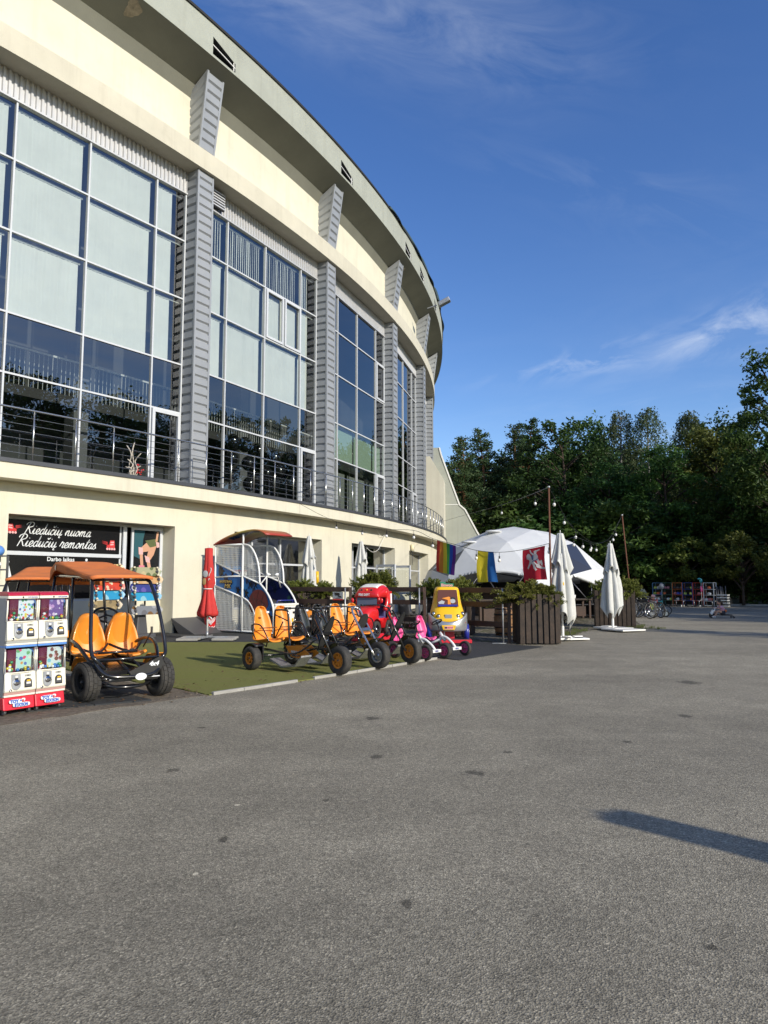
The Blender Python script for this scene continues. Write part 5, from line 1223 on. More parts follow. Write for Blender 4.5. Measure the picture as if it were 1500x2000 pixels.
pr = parasol('p', 'closed red parasol with a white strap beside the arcade game', (-4.66, 18.92, .02), 0, 2.42, m_redcloth, False, 3, None, .62, .265)
b = MB(); b.tube([(.118 * cos(2 * pi * k / 20), .118 * sin(2 * pi * k / 20), 1.33) for k in range(20)], .013, 6, 0, True); b.build('strap', m_white, pr)
b = MB(); b.ball((-.05, -.142, 1.72), .07, 12, 8, 0, (1, .25, 1.4)); b.ball((-.075, -.145, 1.52), .065, 12, 8, 1, (.8, .25, 1.5)); b.build('printed_picture', [m_grey, mat('khaki_print', (.25, .17, .06), .7)], pr)
b = MB(); b.tube(bez([(.045, -.145, 1.66), (.06, -.15, 1.72), (.09, -.14, 1.78), (.10, -.135, 1.86), (.075, -.13, 1.88)], 4), .008, 4); b.tube(bez([(.04, -.15, 1.55), (.05, -.15, 1.60), (.08, -.142, 1.58)], 4), .007, 4); b.build('printed_lettering', m_signwht, pr)
b = MB()
for (x, y, a) in ((-.45, .28, .1), (.45, .24, -.1), (-.42, -.26, .05), (.5, -.22, -.05)): b.box((x, y, .035), (.55, .42, .055), 0, Matrix.Rotation(a, 3, 'Z'))
b.build('paver_weight', m_conc, pr, bevel=.008)
b = MB(); b.bar((-.55, -.02, .075), (.55, .02, .075), .05, .03); b.bar((0, -.55, .077), (0, .55, .077), .05, .03); b.tube([(0, 0, .06), (0, 0, .22)], .034, 10); b.build('cross_foot', m_zinc, pr)
wp1 = parasol('p', 'closed white parasol with yellow print standing by the arena wall behind the arcade game', (-2.68, 25.4, .012), .4, 3.17, m_wcloth, True, 11, None, .8, .30, 'closed white parasols')
b = MB(); b.tube([(.27, -.12, 1.9), (.28, -.12, 1.45)], .06, 10, 0); b.build('yellow_print', m_yellow, wp1)
wp2 = parasol('p', 'closed white parasol by the arena door, above the red coin ride', (-.93, 28.7, .012), 1.3, 3.17, m_wcloth, True, 23, None, .8, .28, 'closed white parasols')
for p_ in (wp1, wp2):
    b = MB(); b.box((0, 0, .04), (.8, .8, .06)); b.tube([(0, 0, .05), (0, 0, .3)], .045, 10); b.build('foot', m_zinc, p_, bevel=.01)
wp3 = parasol('p', 'tall closed white parasol beside the slatted planter, nearest the road', (4.66, 18.75, .012), .2, 2.80, m_wcloth, True, 31, None, .52, .36, 'closed white parasols')
b = MB(); b.box((-.25, .02, .045), (.62, .62, .05)); b.box((.33, -.05, .04), (.55, .5, .045)); b.bar((-.55, 0, .09), (.55, 0, .09), .06, .03); b.bar((0, -.5, .092), (0, .5, .092), .06, .03); b.tube([(0, 0, .08), (0, 0, .36)], .04, 10); b.build('foot', m_white, wp3, bevel=.008)
b = MB(); b.tube(bez([(.18, -.02, .62), (.2, -.05, .35), (.16, -.1, .15), (.26, -.2, .08), (.45, -.22, .07)], 5), .011, 6); b.build('cord', m_black, wp3)
wp4 = parasol('p', 'closed white parasol on a white plate base in front of the far planter', (7.2, 22.6, .012), 2.0, 2.74, m_wcloth, True, 47, None, .55, .34, 'closed white parasols')
b = MB(); b.box((-.5, .05, .05), (.95, .9, .045)); b.box((.1, -.1, .06), (1.0, .75, .05)); b.box((.42, -.22, .09), (.35, .35, .03)); b.tube([(0, 0, .08), (0, 0, .36)], .04, 10); b.build('foot', m_white, wp4, bevel=.008)
for p_, an in ((wp3, -1.9), (wp4, -.6)):
    b = MB(); b.ball((.27 * cos(an), .27 * sin(an), 1.45), .06, 8, 6, 0, (.5, 1, 1.2)); b.build('yellow_print', m_yellow, p_)
wp5 = parasol('p', 'unseen closed parasol shape added outside the picture to cast the foreground shadow', (6.0, .48, .0), .7, 2.84, m_wcloth, False, 51, None, .9, .36, 'closed white parasols')  # unseen shadow caster, added and sized for the wedge of shade on the asphalt
b = MB(); b.box((0, 0, .04), (.8, .8, .06)); b.build('foot', m_white, wp5); wp5.scale = (1.4, 1.4, 1)

# ------------------------------------------------------------------ basketball arcade game
m_bbblue = sheet_mat('court_print', (.015, .15, .42), [(.004, .012, .04), (.02, .16, .40), (.006, .02, .07)], 4.5, .3, (1, 1, .45))
m_bbdark = sheet_mat('navy_print', (.008, .012, .06), [(.02, .03, .10), (.006, .01, .03), (.02, .06, .05)], 5, .25, (1, 1, .5))
m_ballprint = mat('ball_print', (.14, .022, .020), .35, var=.2, vscale=20)
m_wire = mat('white_wire', (.62, .62, .58), .5)
m_whframe = mat('white_tube', (.80, .80, .77), .35)
bb = thing('basketball_arcade_game', 'basketball arcade game with white wire mesh sides and blue printed panels', 'arcade game', (-2.85, 21.05, .014), 0)
fb_ = V((.83, -.56, 0)); bb.rotation_euler.z = face(fb_.x, fb_.y)
# local: front -Y, width X from -.5 (camera side) to .5 ; depth to +2.45 at the wall
DB = 2.5; HW = .52
def side_profile():
    up = bez([(1.32, 2.65, 0), (1.02, 2.57, 0), (.78, 2.26, 0), (.66, 1.9, 0), (.62, 1.48, 0)], 6)
    mid = bez([(.62, 1.48, 0), (.40, 1.29, 0), (.16, .98, 0), (.06, .66, 0), (.05, .06, 0)], 6)
    low = bez([(1.30, 1.06, 0), (1.05, .93, 0), (.86, .70, 0), (.75, .42, 0), (.70, .06, 0)], 6)
    return [(p.x, p.y) for p in up], [(p.x, p.y) for p in mid], [(p.x, p.y) for p in low]
UP, MID, LOW = side_profile()
def wires(b, poly, x, step, r=.0075):
    # square wire grid clipped to a polygon in (y,z)
    ys = [p[0] for p in poly]; zs = [p[1] for p in poly]
    def cuts(axis, val):
        o = []
        for i in range(len(poly)):
            a, c = poly[i], poly[(i + 1) % len(poly)]
            u0, u1, v0, v1 = (a[0], c[0], a[1], c[1]) if axis == 0 else (a[1], c[1], a[0], c[0])
            if (u0 <= val < u1) or (u1 <= val < u0): o.append(v0 + (v1 - v0) * (val - u0) / (u1 - u0))
        return sorted(o)
    y = min(ys) + step / 2
    while y < max(ys):
        c = cuts(0, y)
        for k in range(0, len(c) - 1, 2): b.bar((x, y, c[k]), (x, y, c[k + 1]), r * 2, r * 2, 0, (1, 0, 0))
        y += step
    z = min(zs) + step / 2
    while z < max(zs):
        c = cuts(1, z)
        for k in range(0, len(c) - 1, 2): b.bar((x + r, c[k], z), (x + r, c[k + 1], z), r * 2, r * 2)
        z += step
for x, nm in ((-HW, 0), (HW, 1)):
    fr = MB(); T = lambda pts, r=.028: fr.tube([(x, p[0], p[1]) for p in pts], r, 8)
    T([(DB, .06), (DB, 2.64)]); T([(DB, 2.64), (1.32, 2.65)]); T(UP); T(MID); T(LOW); T([(.06, .06), (DB, .06)]); T([(1.32, .06), (1.32, 2.65)], .036)
    T([(DB, 2.13), (1.32, 1.70), (.62, 1.48)], .024); T([(DB, 1.67), (1.32, 1.70)], .024); T([(DB, 1.41), (1.30, 1.06)], .026)
    fr.box((x, .08, .74), (.06, .05, 1.0)) if 0 else None
    fr.build('side_frame', m_whframe, bb)
    w_ = MB(); wires(w_, [(DB, 2.13), (DB, 2.64), (1.32, 2.65), *UP, (1.32, 1.70)], x, .056); wires(w_, [(DB, .06), (DB, 1.41), (1.30, 1.06), *LOW], x, .056)
    w_.build('wire_mesh', m_wire, bb)
    s = 1 if nm else -1
    pn = MB()
    f2 = lambda u, v, w: V((x - s * .006 + (-s) * w, u, v))
    pn.prism([(DB, 1.67), (DB, 2.13), (1.32, 1.70)], f2, .008)
    pn.prism([(DB, 1.41), (DB, 1.67), (1.32, 1.70), (1.32, 1.06)], f2, .008)
    pn.prism([(1.30, 1.69), (1.30, 1.06), *LOW[1:], *reversed(MID)], f2, .008)
    pn.build('printed_panel', m_bbblue if nm == 0 else m_bbdark, bb)
    if nm == 0:
        bp_ = MB(); fo = lambda u, v, w: V((x - .004 - w, u, v))
        bp_.prism([(.66 + .38 * cos(a), .92 + .38 * sin(a)) for a in [2 * pi * k / 32 for k in range(32)]], fo, .008)
        ob = bp_.build('printed_ball', m_ballprint, bb)
        l = MB()
        for (q0, q1, q2) in (((.30, .84), (.66, 1.0), (1.02, 1.02)), ((.62, 1.29), (.72, .92), (.62, .56)), ((.42, 1.20), (.52, .92), (.40, .66)), ((.92, 1.18), (.82, .92), (.92, .66))): l.tube([fo(p.x, p.y, .009) for p in bez([(*q0, 0), (*q1, 0), (*q2, 0)], 6)], .004, 4)
        l.build('ball_seam', m_black, ob)
        pl_ = MB()
        for (cy, cz, s_) in ((.27, .42, .55), (1.0, 1.42, .24), (.78, 1.42, .22), (1.5, 1.24, .28), (1.9, 1.48, .24), (2.2, 1.80, .32), (1.75, 1.76, .2), (1.15, 1.15, .3)):
            for pts in ([circ(.0, .92, .09)] + [[(-.12, .8), (.14, .84), (.34, 1.05), (.38, 1.0), (.2, .7), (.14, .45), (.30, .22), (.22, .0), (.14, .02), (.18, .2), (.02, .42), (-.16, .2), (-.34, .05), (-.38, .12), (-.2, .3), (-.12, .55), (-.32, .62), (-.3, .7)]]):
                pl_.prism([(cy + u * s_, cz + (v - .5) * s_) for u, v in pts], fo, .004)
        pl_.build('player_silhouette', m_signblk, bb)
        t1 = text_mesh('BASKETBALL', .105, lambda u, v, w: V((x - .012 - w, 2.28 - u, 1.50 + v)), 'lettering', m_signblk, bb, .003, 0, .014, xs=.9)
        t1 = text_mesh('BASKETBALL', .105, lambda u, v, w: V((x - .016 - w, 2.28 - u, 1.50 + v)), 'lettering', mat('gold_print', (.6, .42, .12), .4), bb, .003, 0, .0, xs=.9)
        text_mesh('MK', .19, lambda u, v, w: V((x - .012 - w, 2.08 - u, 1.335 + v)), 'lettering', m_signblk, bb, .003, .2, .016)
        text_mesh('MK', .19, lambda u, v, w: V((x - .016 - w, 2.08 - u, 1.335 + v)), 'lettering', mat('gold_print', (.6, .42, .12), .4), bb, .003, .2, 0)
# marquee sheet on top, curved
m_marq = bpy.data.materials.new('marquee_print'); N, L = nt(m_marq); bbn = N['Principled BSDF']; tc = N.new('ShaderNodeTexCoord'); sx = N.new('ShaderNodeSeparateXYZ'); L.new(tc.outputs['Object'], sx.inputs[0])
cr_ = N.new('ShaderNodeValToRGB'); e_ = cr_.color_ramp.elements; e_[0].position = .05; e_[0].color = (.35, .03, .03, 1); e_[1].position = .95; e_[1].color = (.40, .05, .03, 1); x_ = e_.new(.5); x_.color = (.62, .50, .12, 1)
mp = N.new('ShaderNodeMapRange'); mp.inputs[1].default_value = .2; mp.inputs[2].default_value = 2.4; L.new(sx.outputs[1], mp.inputs[0]); L.new(mp.outputs[0], cr_.inputs[0]); L.new(cr_.outputs[0], bbn.inputs['Base Color']); bbn.inputs['Roughness'].default_value = .4
mqz = lambda y: 2.50 + .42 * sin(pi * min(1, max(0, (2.55 - y) / 3.0)) ** .8)
b = MB(); b.grid(lambda u, v: V(((u - .5) * 1.16, .35 + 2.2 * v, 2.66 + .40 * (1 - ((v - .22) / .78) ** 2 if v > .22 else 1 - ((.22 - v) / .35) ** 2))), 4, 20); mq = b.build('marquee', m_marq, bb, solid=.04)
mqf = lambda y: 2.66 + .40 * (1 - (((y - .35) / 2.2 - .22) / .78) ** 2)
b = MB()
for k in range(9):
    y0 = .9 + k * .13; r2 = random.Random(k); b.prism([(y0 + r2.uniform(0, .03), -.05), (y0 + .11, -.06 + r2.uniform(-.04, 0)), (y0 + .12, .06), (y0 + .05, r2.uniform(.0, .09)), (y0, .05)], lambda u, v, w: V((-.30 + v * 3, u, mqf(u) - .026 - w)), .004)
b.build('marquee_pattern', m_signblk, mq)
b = MB()
for x in (-HW, HW): b.tube([(x, 1.32, 2.60), (x, 1.32, 2.95)], .028, 8); b.tube([(x, DB, 2.60), (x, DB, 2.66)], .028, 8)
b.build('marquee_post', m_whframe, bb)
b = MB(); b.box((0, DB - .1, 1.95), (1.0, .04, 1.3)); b.build('back_panel', m_bbblue, bb)
b = MB(); ring = [(.21 * cos(2 * pi * k / 24), 1.95 + .21 * sin(2 * pi * k / 24), 1.86) for k in range(24)]; b.tube(ring, .015, 6, 0, True); b.bar((0, 2.15, 1.86), (0, 2.38, 1.86), .1, .04); b.build('hoop', m_red, bb)
b = MB()
for k in range(16):
    a = 2 * pi * k / 16; b.tube([(.21 * cos(a), 1.95 + .21 * sin(a), 1.86), (.12 * cos(a + .4), 1.95 + .12 * sin(a + .4), 1.5)], .006, 4); b.tube([(.21 * cos(a), 1.95 + .21 * sin(a), 1.86), (.12 * cos(a - .4), 1.95 + .12 * sin(a - .4), 1.5)], .006, 4)
b.build('hoop_net', m_white, bb)
b = MB(); b.box((0, 2.28, 2.1), (.9, .03, .6)); b.build('backboard', m_bbblue, bb)
b = MB(); b.grid(lambda u, v: V(((u - .5) * .98, .25 + 2.1 * v, .80 + .50 * v)), 2, 4); b.build('ball_ramp', m_greydk, bb, solid=.02)
b = MB(); b.box((0, .06, .45), (.98, .10, .78)); b.box((0, .06, .86), (1.02, .14, .06)); fc = b.build('front_cabinet', m_whiteplast, bb, bevel=.012)
b = MB(); b.box((-.14, .004, .40), (.46, .012, .46)); b.build('front_print', m_bbblue, fc)
b = MB(); b.ball((-.22, -.004, .50), .08, 12, 8, 0, (1, .08, 1)); b.build('printed_ball', m_ballprint, fc)
b = MB(); b.box((.32, .0, .62), (.13, .02, .06), 0); b.box((.34, .0, .40), (.06, .02, .16), 1); b.box((.24, .0, .40), (.06, .02, .10), 2); b.build('coin_slot', [m_black, m_greydk, m_yellow], fc)
b = MB(); b.tube([(-.30, .20, .80), (-.30, .10, .98), (.38, .10, .98), (.38, .20, .80)], .014, 6); b.build('guard_rail', m_blue, bb)
b = MB()
for s in (-1, 1): b.tube([(s * .50, .72, 1.35), (s * .20, .60, 1.72), (s * .10, .58, 1.74)], .02, 6); b.lathe([(.0, 0), (.04, 0), (.05, .08), (0, .09)], 10, 0, Matrix.Translation((s * .2, .6, 1.70)))
b.tube([(-.2, .6, 1.66), (.2, .6, 1.66)], .012, 6); b.build('score_display_arm', m_whframe, bb)
b = MB()
for x in (-.45, .45):
    for y in (.15, 2.35): b.tube([(x - .02, y, .03), (x + .02, y, .03)], .03, 10)
b.build('caster', m_black, bb)

# ------------------------------------------------------------------ coin rides
def superring(cx, cy, z, hx, hy, p=.6, n=28, tilt=0):
    q = []
    for k in range(n):
        a = 2 * pi * k / n; c, s = cos(a), sin(a)
        x = hx * (abs(c) ** p) * (1 if c >= 0 else -1); y = hy * (abs(s) ** p) * (1 if s >= 0 else -1)
        q.append(V((cx + x, cy + y, z + tilt * y)))
    return q
# red truck: local front -Y
tr = thing('truck_ride', 'red toy truck coin ride with white roof and open cab by the fence', 'coin ride', (-.32, 18.5, .014), face(-.46, -.89)); tr.scale = (1.08, 1.1, 1.12)
b = MB(); b.box((0, .05, .10), (.62, .95, .17)); b.box((0, .05, .24), (.30, .4, .14)); b.build('ride_plinth', m_redbase, tr, bevel=.02)
b = MB()
b.loft([superring(0, -.42, .42, .27, .32, .5), superring(0, -.40, .56, .31, .34, .5), superring(0, -.36, .70, .29, .30, .55), superring(0, -.30, .80, .26, .22, .6)], 0)
b.loft([superring(0, .14, .40, .30, .40, .4), superring(0, .14, .58, .33, .40, .4)], 0)
b.loft([superring(0, .38, .55, .32, .14, .4), superring(0, .36, .84, .33, .12, .35)], 0)
for s in (-1, 1):
    for (y, r) in ((-.46, .185), (.16, .18), (.46, .17)):
        b.grid(lambda u, v: V((s * (.24 + .15 * u), y + (r + .035) * cos(pi * (.02 + .96 * v)), .30 + (r + .05) * sin(pi * (.02 + .96 * v)))), 3, 12)
b.build('body', m_red, tr, sub=1)
b = MB()        # cab pillars, rear wall and roof
for s in (-1, 1):
    b.tube([(s * .29, -.20, .80), (s * .285, -.17, 1.06)], .035, 8); b.tube(bez([(s * .31, .10, .70), (s * .31, .20, .95), (s * .29, .14, 1.14)], 4), .05, 8)
    b.grid(lambda u, v: V((s * .325, .20 + .22 * u, .5 + .62 * v - .08 * u)), 2, 4)
b.box((0, .40, .80), (.62, .05, .66))
RP = bez([(-.275, 1.00, 0), (-.28, 1.09, 0), (-.235, 1.17, 0), (-.10, 1.245, 0), (.08, 1.285, 0), (.25, 1.27, 0), (.385, 1.18, 0), (.44, 1.00, 0)], 3)
def rp(u, v, off=0):
    f = v * (len(RP) - 1); i = min(len(RP) - 2, int(f)); p = RP[i].lerp(RP[i + 1], f - i); e = abs(2 * u - 1)
    return V(((u - .5) * .66 * (1 - .06 * v), p.x * (1 - .10 * e ** 4), p.y - .10 * e ** 5 * min(1, max(0, (p.y - 1.02) / .12)) + off))
b.grid(rp, 14, 24); b.grid(lambda u, v: V(((u - .5) * .64, -.26 + .68 * v, 1.01)), 2, 2)
for s in (-1, 1): b.grid(lambda u, v: (lambda p: V((s * .322, p.y, 1.0 + (p.z - 1.0) * v)))(rp(0 if s < 0 else 1, u)), 24, 2)
b.box((0, -.20, .80), (.60, .06, .07)); b.build('cab', m_red, tr, solid=.012)
b = MB(); b.grid(lambda u, v: rp(.13 + .74 * u, .36 + .42 * v, .016), 10, 12); b.build('roof_top', m_white, tr, solid=.012)
b = MB()
for x, mi in ((-.13, 1), (0, 0), (.13, 1)): b.ball((x, -.245, 1.165), .026, 10, 7, mi)
b.build('roof_lamp', [m_orange, m_black], tr)
b = MB(); b.box((0, -.235, .935), (.52, .012, .25), 0, Matrix.Rotation(radians(-7), 3, 'X')); b.build('windscreen', mat('ride_windscreen', (.10, .12, .16), .06), tr)
text_mesh('FIRE DEPT', .075, lambda u, v, w: V((-.19 + u * .9, -.300 - w, 1.035 + v)), 'lettering', m_signwht, tr, .003, 0, .003)
b = MB(); b.loft([superring(0, -.02, .0, .17, .035, .6), superring(0, -.03, .08, .17, .045, .6), superring(0, -.02, .20, .14, .035, .6)], 0, True, True)
for k in range(4): b.box((0, -.068, .045 + k * .035), (.27, .02, .012))
g_ = b.build('grille', m_blue, tr, (0, -.72, .50)); 
b = MB(); b.box((0, -.80, .42), (.52, .06, .06)); b.box((0, -.835, .42), (.16, .012, .05)); b.build('bumper', m_chrome, tr, bevel=.01)
b = MB()
for s in (-1, 1): b.ball((s * .22, -.735, .50), .055, 12, 8, 0, (1, .6, 1))
b.build('headlight', m_yellow, tr)
for s in (-1, 1):
    for (y, r) in ((-.46, .185), (.16, .18), (.46, .17)):
        tw = tyre(r, .10, r * .55, 22).build('wheel', m_rubber, tr, (s * .36, y, .30)); rim(r * .55, .10, 6).build('rim', m_chrome, tw)
b = MB(); 
for s in (-1, 1): b.ball((s * .39, -.24, .93), .06, 10, 8, 0, (.7, .5, 1))
b.build('wing_mirror', m_red, tr)
b = MB(); b.rbox((.05, .24, .74), (.42, .10, .42), .05); b.rbox((.05, .1, .52), (.42, .36, .10), .04); b.build('seat', mat('ride_seat', (.06, .05, .16), .5), tr)
b = MB()
for s in (-1, 1): b.tube([(s * .34, .36, .55), (s * .34, .33, 1.08)], .026, 8)
b.build('exhaust_pipe', m_white, tr)
# yellow car
ya = thing('car_ride', 'yellow toy car coin ride with grey bumper and blue wheels on a red plinth', 'coin ride', (1.60, 18.25, .014), face(-.02, -1))
b = MB(); b.box((.08, -.1, .05), (.98, .90, .08)); b.box((.08, -.1, .093), (.90, .84, .008), 1); b.box((.0, 0, .20), (.34, .4, .24), 0); b.tube([(-.10, -.42, .1), (-.10, -.42, .36)], .02, 8, 2); b.build('ride_plinth', [m_redbase, m_greydk, m_white], ya, bevel=.01)
b = MB()   # body: wide bonnet, narrower tall cab
b.loft([superring(0, .0, .40, .38, .48, .55), superring(0, -.02, .52, .43, .53, .55), superring(0, .0, .68, .44, .50, .6), superring(0, .03, .82, .41, .44, .65), superring(0, .08, .94, .37, .36, .65), superring(0, .10, 1.08, .345, .32, .55), superring(0, .11, 1.24, .325, .30, .5), superring(0, .11, 1.35, .305, .28, .45), superring(0, .11, 1.40, .25, .22, .5)], 0)
b.build('body', m_yellow, ya, sub=1)
b = MB()
def bump(u, v):
    x = (u - .5) * 2; a = x * 1.05
    dip = .13 * (1 - abs(x) ** 1.6)
    zz = .30 + v * (.36 - dip * 1.1) + (.08 * abs(x) ** 2) * v - .0
    return V((.47 * sin(a) / sin(1.05), -.05 - .525 * cos(a) / 1.0 * (1 + .05 * sin(pi * v)) + (.10 if abs(x) > .98 else 0), zz))
b.grid(bump, 26, 8); b.build('bumper', m_silver, ya, solid=.05)
b = MB(); b.prism([(-.14, 0), (.14, 0), (.18, .12), (-.18, .12)], lambda u, v, w: V((u, -.605 - w, .33 + v)), .03); n_ = b.build('number_plate_holder', m_yellow, ya, bevel=.01)
b = MB(); b.box((0, -.64, .39), (.21, .008, .075)); b.ball((-.07, -.645, .39), .028, 8, 6, 1, (1, .1, 1)); pq = b.build('number_plate', [m_signpink, m_black], n_)
text_mesh('HOT 07', .055, lambda u, v, w: V((-.035 + u, -.645 - w, .372 + v)), 'lettering', m_red, pq, .002, 0, .002, xs=.72)
b = MB()
for s in (-1, 1):
    for (x, z, y) in ((.36, .72, -.37), (.24, .66, -.46)): b.ball((s * x, y, z), .055, 14, 9, 0, (1, .6, 1)); b.ball((s * x, y - .022, z), .040, 12, 8, 1, (1, .6, 1))
    b.ball((s * .385, -.40, .50), .062, 14, 9, 0, (1, .6, 1)); b.ball((s * .385, -.425, .50), .046, 12, 8, 2, (1, .5, 1))
b.build('headlight', [m_black, m_chrome, mat('amber_lens', (.55, .20, .12), .2)], ya)
b = MB(); b.rbox((0, -.50, .655), (.18, .03, .10), .012); b.build('grille', m_grey, ya)
b = MB(); b.prism([(-.27, .0), (.27, .0), (.235, .42), (-.235, .42)], lambda u, v, w: V((u, -.335 + v * .34 - w, .89 + v)), .02); b.build('windscreen', mat('brown_screen', (.13, .05, .03), .15), ya)
b = MB(); ff = lambda u, v, w: V((u * 1.25, -.362 + v * .34 - w, .90 + v))
b.prism([(-.12, .2), (.02, .24), (.06, .22), (.06, .05), (.0, .05), (.0, .16)], ff, .004, 0); b.prism([(-.18, .06), (-.08, .06), (-.06, .12), (-.12, .15), (-.19, .10)], ff, .004, 1); b.prism(circ(.10, .13, .055), ff, .004, 1); b.prism([(-.19, .0), (.19, .0), (.19, .045), (-.19, .045)], ff, .004, 2); b.prism([(.04, .19), (.16, .18), (.14, .22), (.06, .23)], ff, .006, 3)
b.build('windscreen_print', [m_orange, m_signgr, m_blue, m_black], ya)
b = MB(); b.prism([(-.17, 0), (.17, 0), (.17, .10), (-.02, .10), (-.04, .14), (-.17, .14)], lambda u, v, w: V((u, -.06 - w, 1.37 + v)), .03); b.build('roof_sign', mat('green_sign', (.04, .22, .12), .4), ya)
text_mesh('Binwoo', .10, lambda u, v, w: V((-.15 + u, -.096 - w, 1.395 + v)), 'lettering', m_signpink, ya, .003, 0, .003, xs=.95)
b = MB()
for s in (-1, 1):
    for y in (-.20, .36): 
        b.tube([(s * .40, y, .26), (s * .52, y, .26)], .20, 20, 0); b.tube([(s * .52, y, .26), (s * .535, y, .26)], .10, 16, 1)
b.build('wheel', [m_blue, m_silver], ya)
# ------------------------------------------------------------------ juniper bushes, planters, fences
m_jun = leaf_mat('juniper_needles', (.08, .105, .018), (.26, .27, .055), .35, .6)
def juniper_mesh(seed, n=125):
    r2 = random.Random(seed); b = MB(); st = MB()
    for k in range(n):
        a = r2.uniform(0, 2 * pi); e = radians(r2.uniform(2, 78)) if k > 25 else radians(r2.uniform(-14, 20)); L_ = r2.uniform(.55, 1.0) * (1.0 - .35 * sin(e))
        d = V((cos(a) * cos(e), sin(a) * cos(e), sin(e))); side = d.cross(V((0, 0, 1))).normalized(); up = side.cross(d)
        pth = [d * (L_ * t) + V((0, 0, -.10 * t * t + .06 * sin(k + 3 * t))) + side * .06 * sin(2 * t + k) for t in (0, .25, .5, .75, 1)]
        st.tube(pth, [.012, .01, .008, .006, .003], 4)
        for q in range(115):
            t = .25 + .75 * (q / 114); i = min(3, int(t * 4)); f = t * 4 - i; p = pth[i].lerp(pth[i + 1], f)
            w = r2.uniform(0, 6.3); o = (side * cos(w) + up * sin(w)); dd = (d * r2.uniform(.4, 1) + o * r2.uniform(.5, 1.1) + V((0, 0, .25))).normalized(); ln = r2.uniform(.035, .08); wd = dd.cross(V((r2.uniform(-1, 1), r2.uniform(-1, 1), r2.uniform(-1, 1)))).normalized() * ln * .27
            p = p + o * r2.uniform(0, .03)
            b.add([p - wd * .5, p + dd * ln * .5 - wd, p + dd * ln, p + dd * ln * .5 + wd], [(0, 1, 2, 3)])
    return b, st
JM = []
for s in (1, 2, 3):
    b, st = juniper_mesh(s); o = b.build('foliage', m_jun); q = st.build('stem', m_bark); COL.objects.unlink(o); COL.objects.unlink(q); JM.append((o, q))
def bush(x, y, z, sx, sy, sz, rz, k, label):
    t = thing('juniper_bush', label, 'bush', (x, y, z), rz, 'juniper bushes in the planters')
    for src in JM[k]: c = src.copy(); COL.objects.link(c); c.parent = t; c.scale = (sx * 1.28, sy * 1.28, sz * 1.55)
    return t
def planter(x, y, w, d, h, rz, label, seed=1, slat=.115):
    t = thing('slatted_planter', label, 'planter', (x, y, 0), rz, 'dark slatted wooden planters'); r2 = random.Random(seed)
    b = MB(); b.box((0, 0, h / 2 - .02), (w - .08, d - .08, h - .08)); b.build('liner', m_blackmatte, t)
    b = MB()
    n = int(w / (slat + .022))
    for k in range(n):
        x0 = -w / 2 + w * (k + .5) / n
        for s in (-1, 1): b.box((x0, s * (d / 2 - .012), h / 2 + r2.uniform(-.012, .012) + .02), (slat * r2.uniform(.9, 1.05), .022, h - .02), 0, Matrix.Rotation(r2.uniform(-.008, .008), 3, 'Y'))
    n = int(d / (slat + .022))
    for k in range(n):
        y0 = -d / 2 + .02 + (d - .04) * (k + .5) / n
        for s in (-1, 1): b.box((s * (w / 2 - .010), y0, h / 2 + r2.uniform(-.012, .012) + .02), (.022, slat * .95, h - .02))
    b.build('slat', m_woodgr, t, bevel=.003)
    b = MB(); b.box((0, 0, h - .10), (w - .06, d - .06, .04)); b.build('soil', m_dirt, t)
    return t
planter(3.78, 17.86, 1.02, .78, 1.20, radians(3), 'dark slatted planter with a spreading juniper, nearest the road', 1)
bush(3.52, 17.80, 1.14, .84, .56, .50, .4, 0, 'wide juniper spilling over the planter nearest the road under the red flag')
bush(3.98, 17.9, 1.10, .56, .50, .44, 2.2, 1, 'juniper bush at the right end of the nearest slatted planter')
planter(7.82, 24.35, 1.30, .85, 1.22, radians(-14), 'dark slatted planter behind the far white parasol', 2)
bush(7.6, 24.4, 1.20, .62, .55, .58, 1.1, 1, 'juniper bush behind the far white parasol, left of its canopy'); bush(8.25, 24.3, 1.16, .66, .60, .62, 3.3, 2, 'juniper bush behind the far white parasol, right of its canopy')
planter(-2.35, 22.5, 1.2, .6, 1.18, radians(18), 'dark slatted planter behind the fence with the camera sign', 3)
bush(-2.62, 22.5, 1.20, .62, .5, .50, .3, 2, 'bright green juniper behind the arcade game'); bush(-1.90, 22.3, 1.18, .58, .5, .45, 2.0, 0, 'brownish juniper right of the bright green one, under the yellow parasol print')
planter(-.45, 22.1, 1.0, .6, 1.1, radians(12), 'dark slatted planter behind the red coin ride', 4)
bush(-.45, 22.0, 1.26, .80, .6, .68, 1.4, 1, 'juniper bush behind the red coin ride'); bush(-.05, 22.2, 1.35, .5, .5, .62, .2, 0, 'taller juniper between red ride and door')
planter(1.95, 20.9, 1.3, .6, 1.05, radians(-20), 'dark slatted planter behind the yellow coin ride', 5)
bush(1.45, 20.8, 1.16, .75, .55, .55, 2.6, 0, 'juniper bush behind the roof sign of the yellow coin ride'); bush(2.2, 20.8, 1.16, .78, .55, .60, .9, 2, 'juniper bush right of the yellow coin ride')
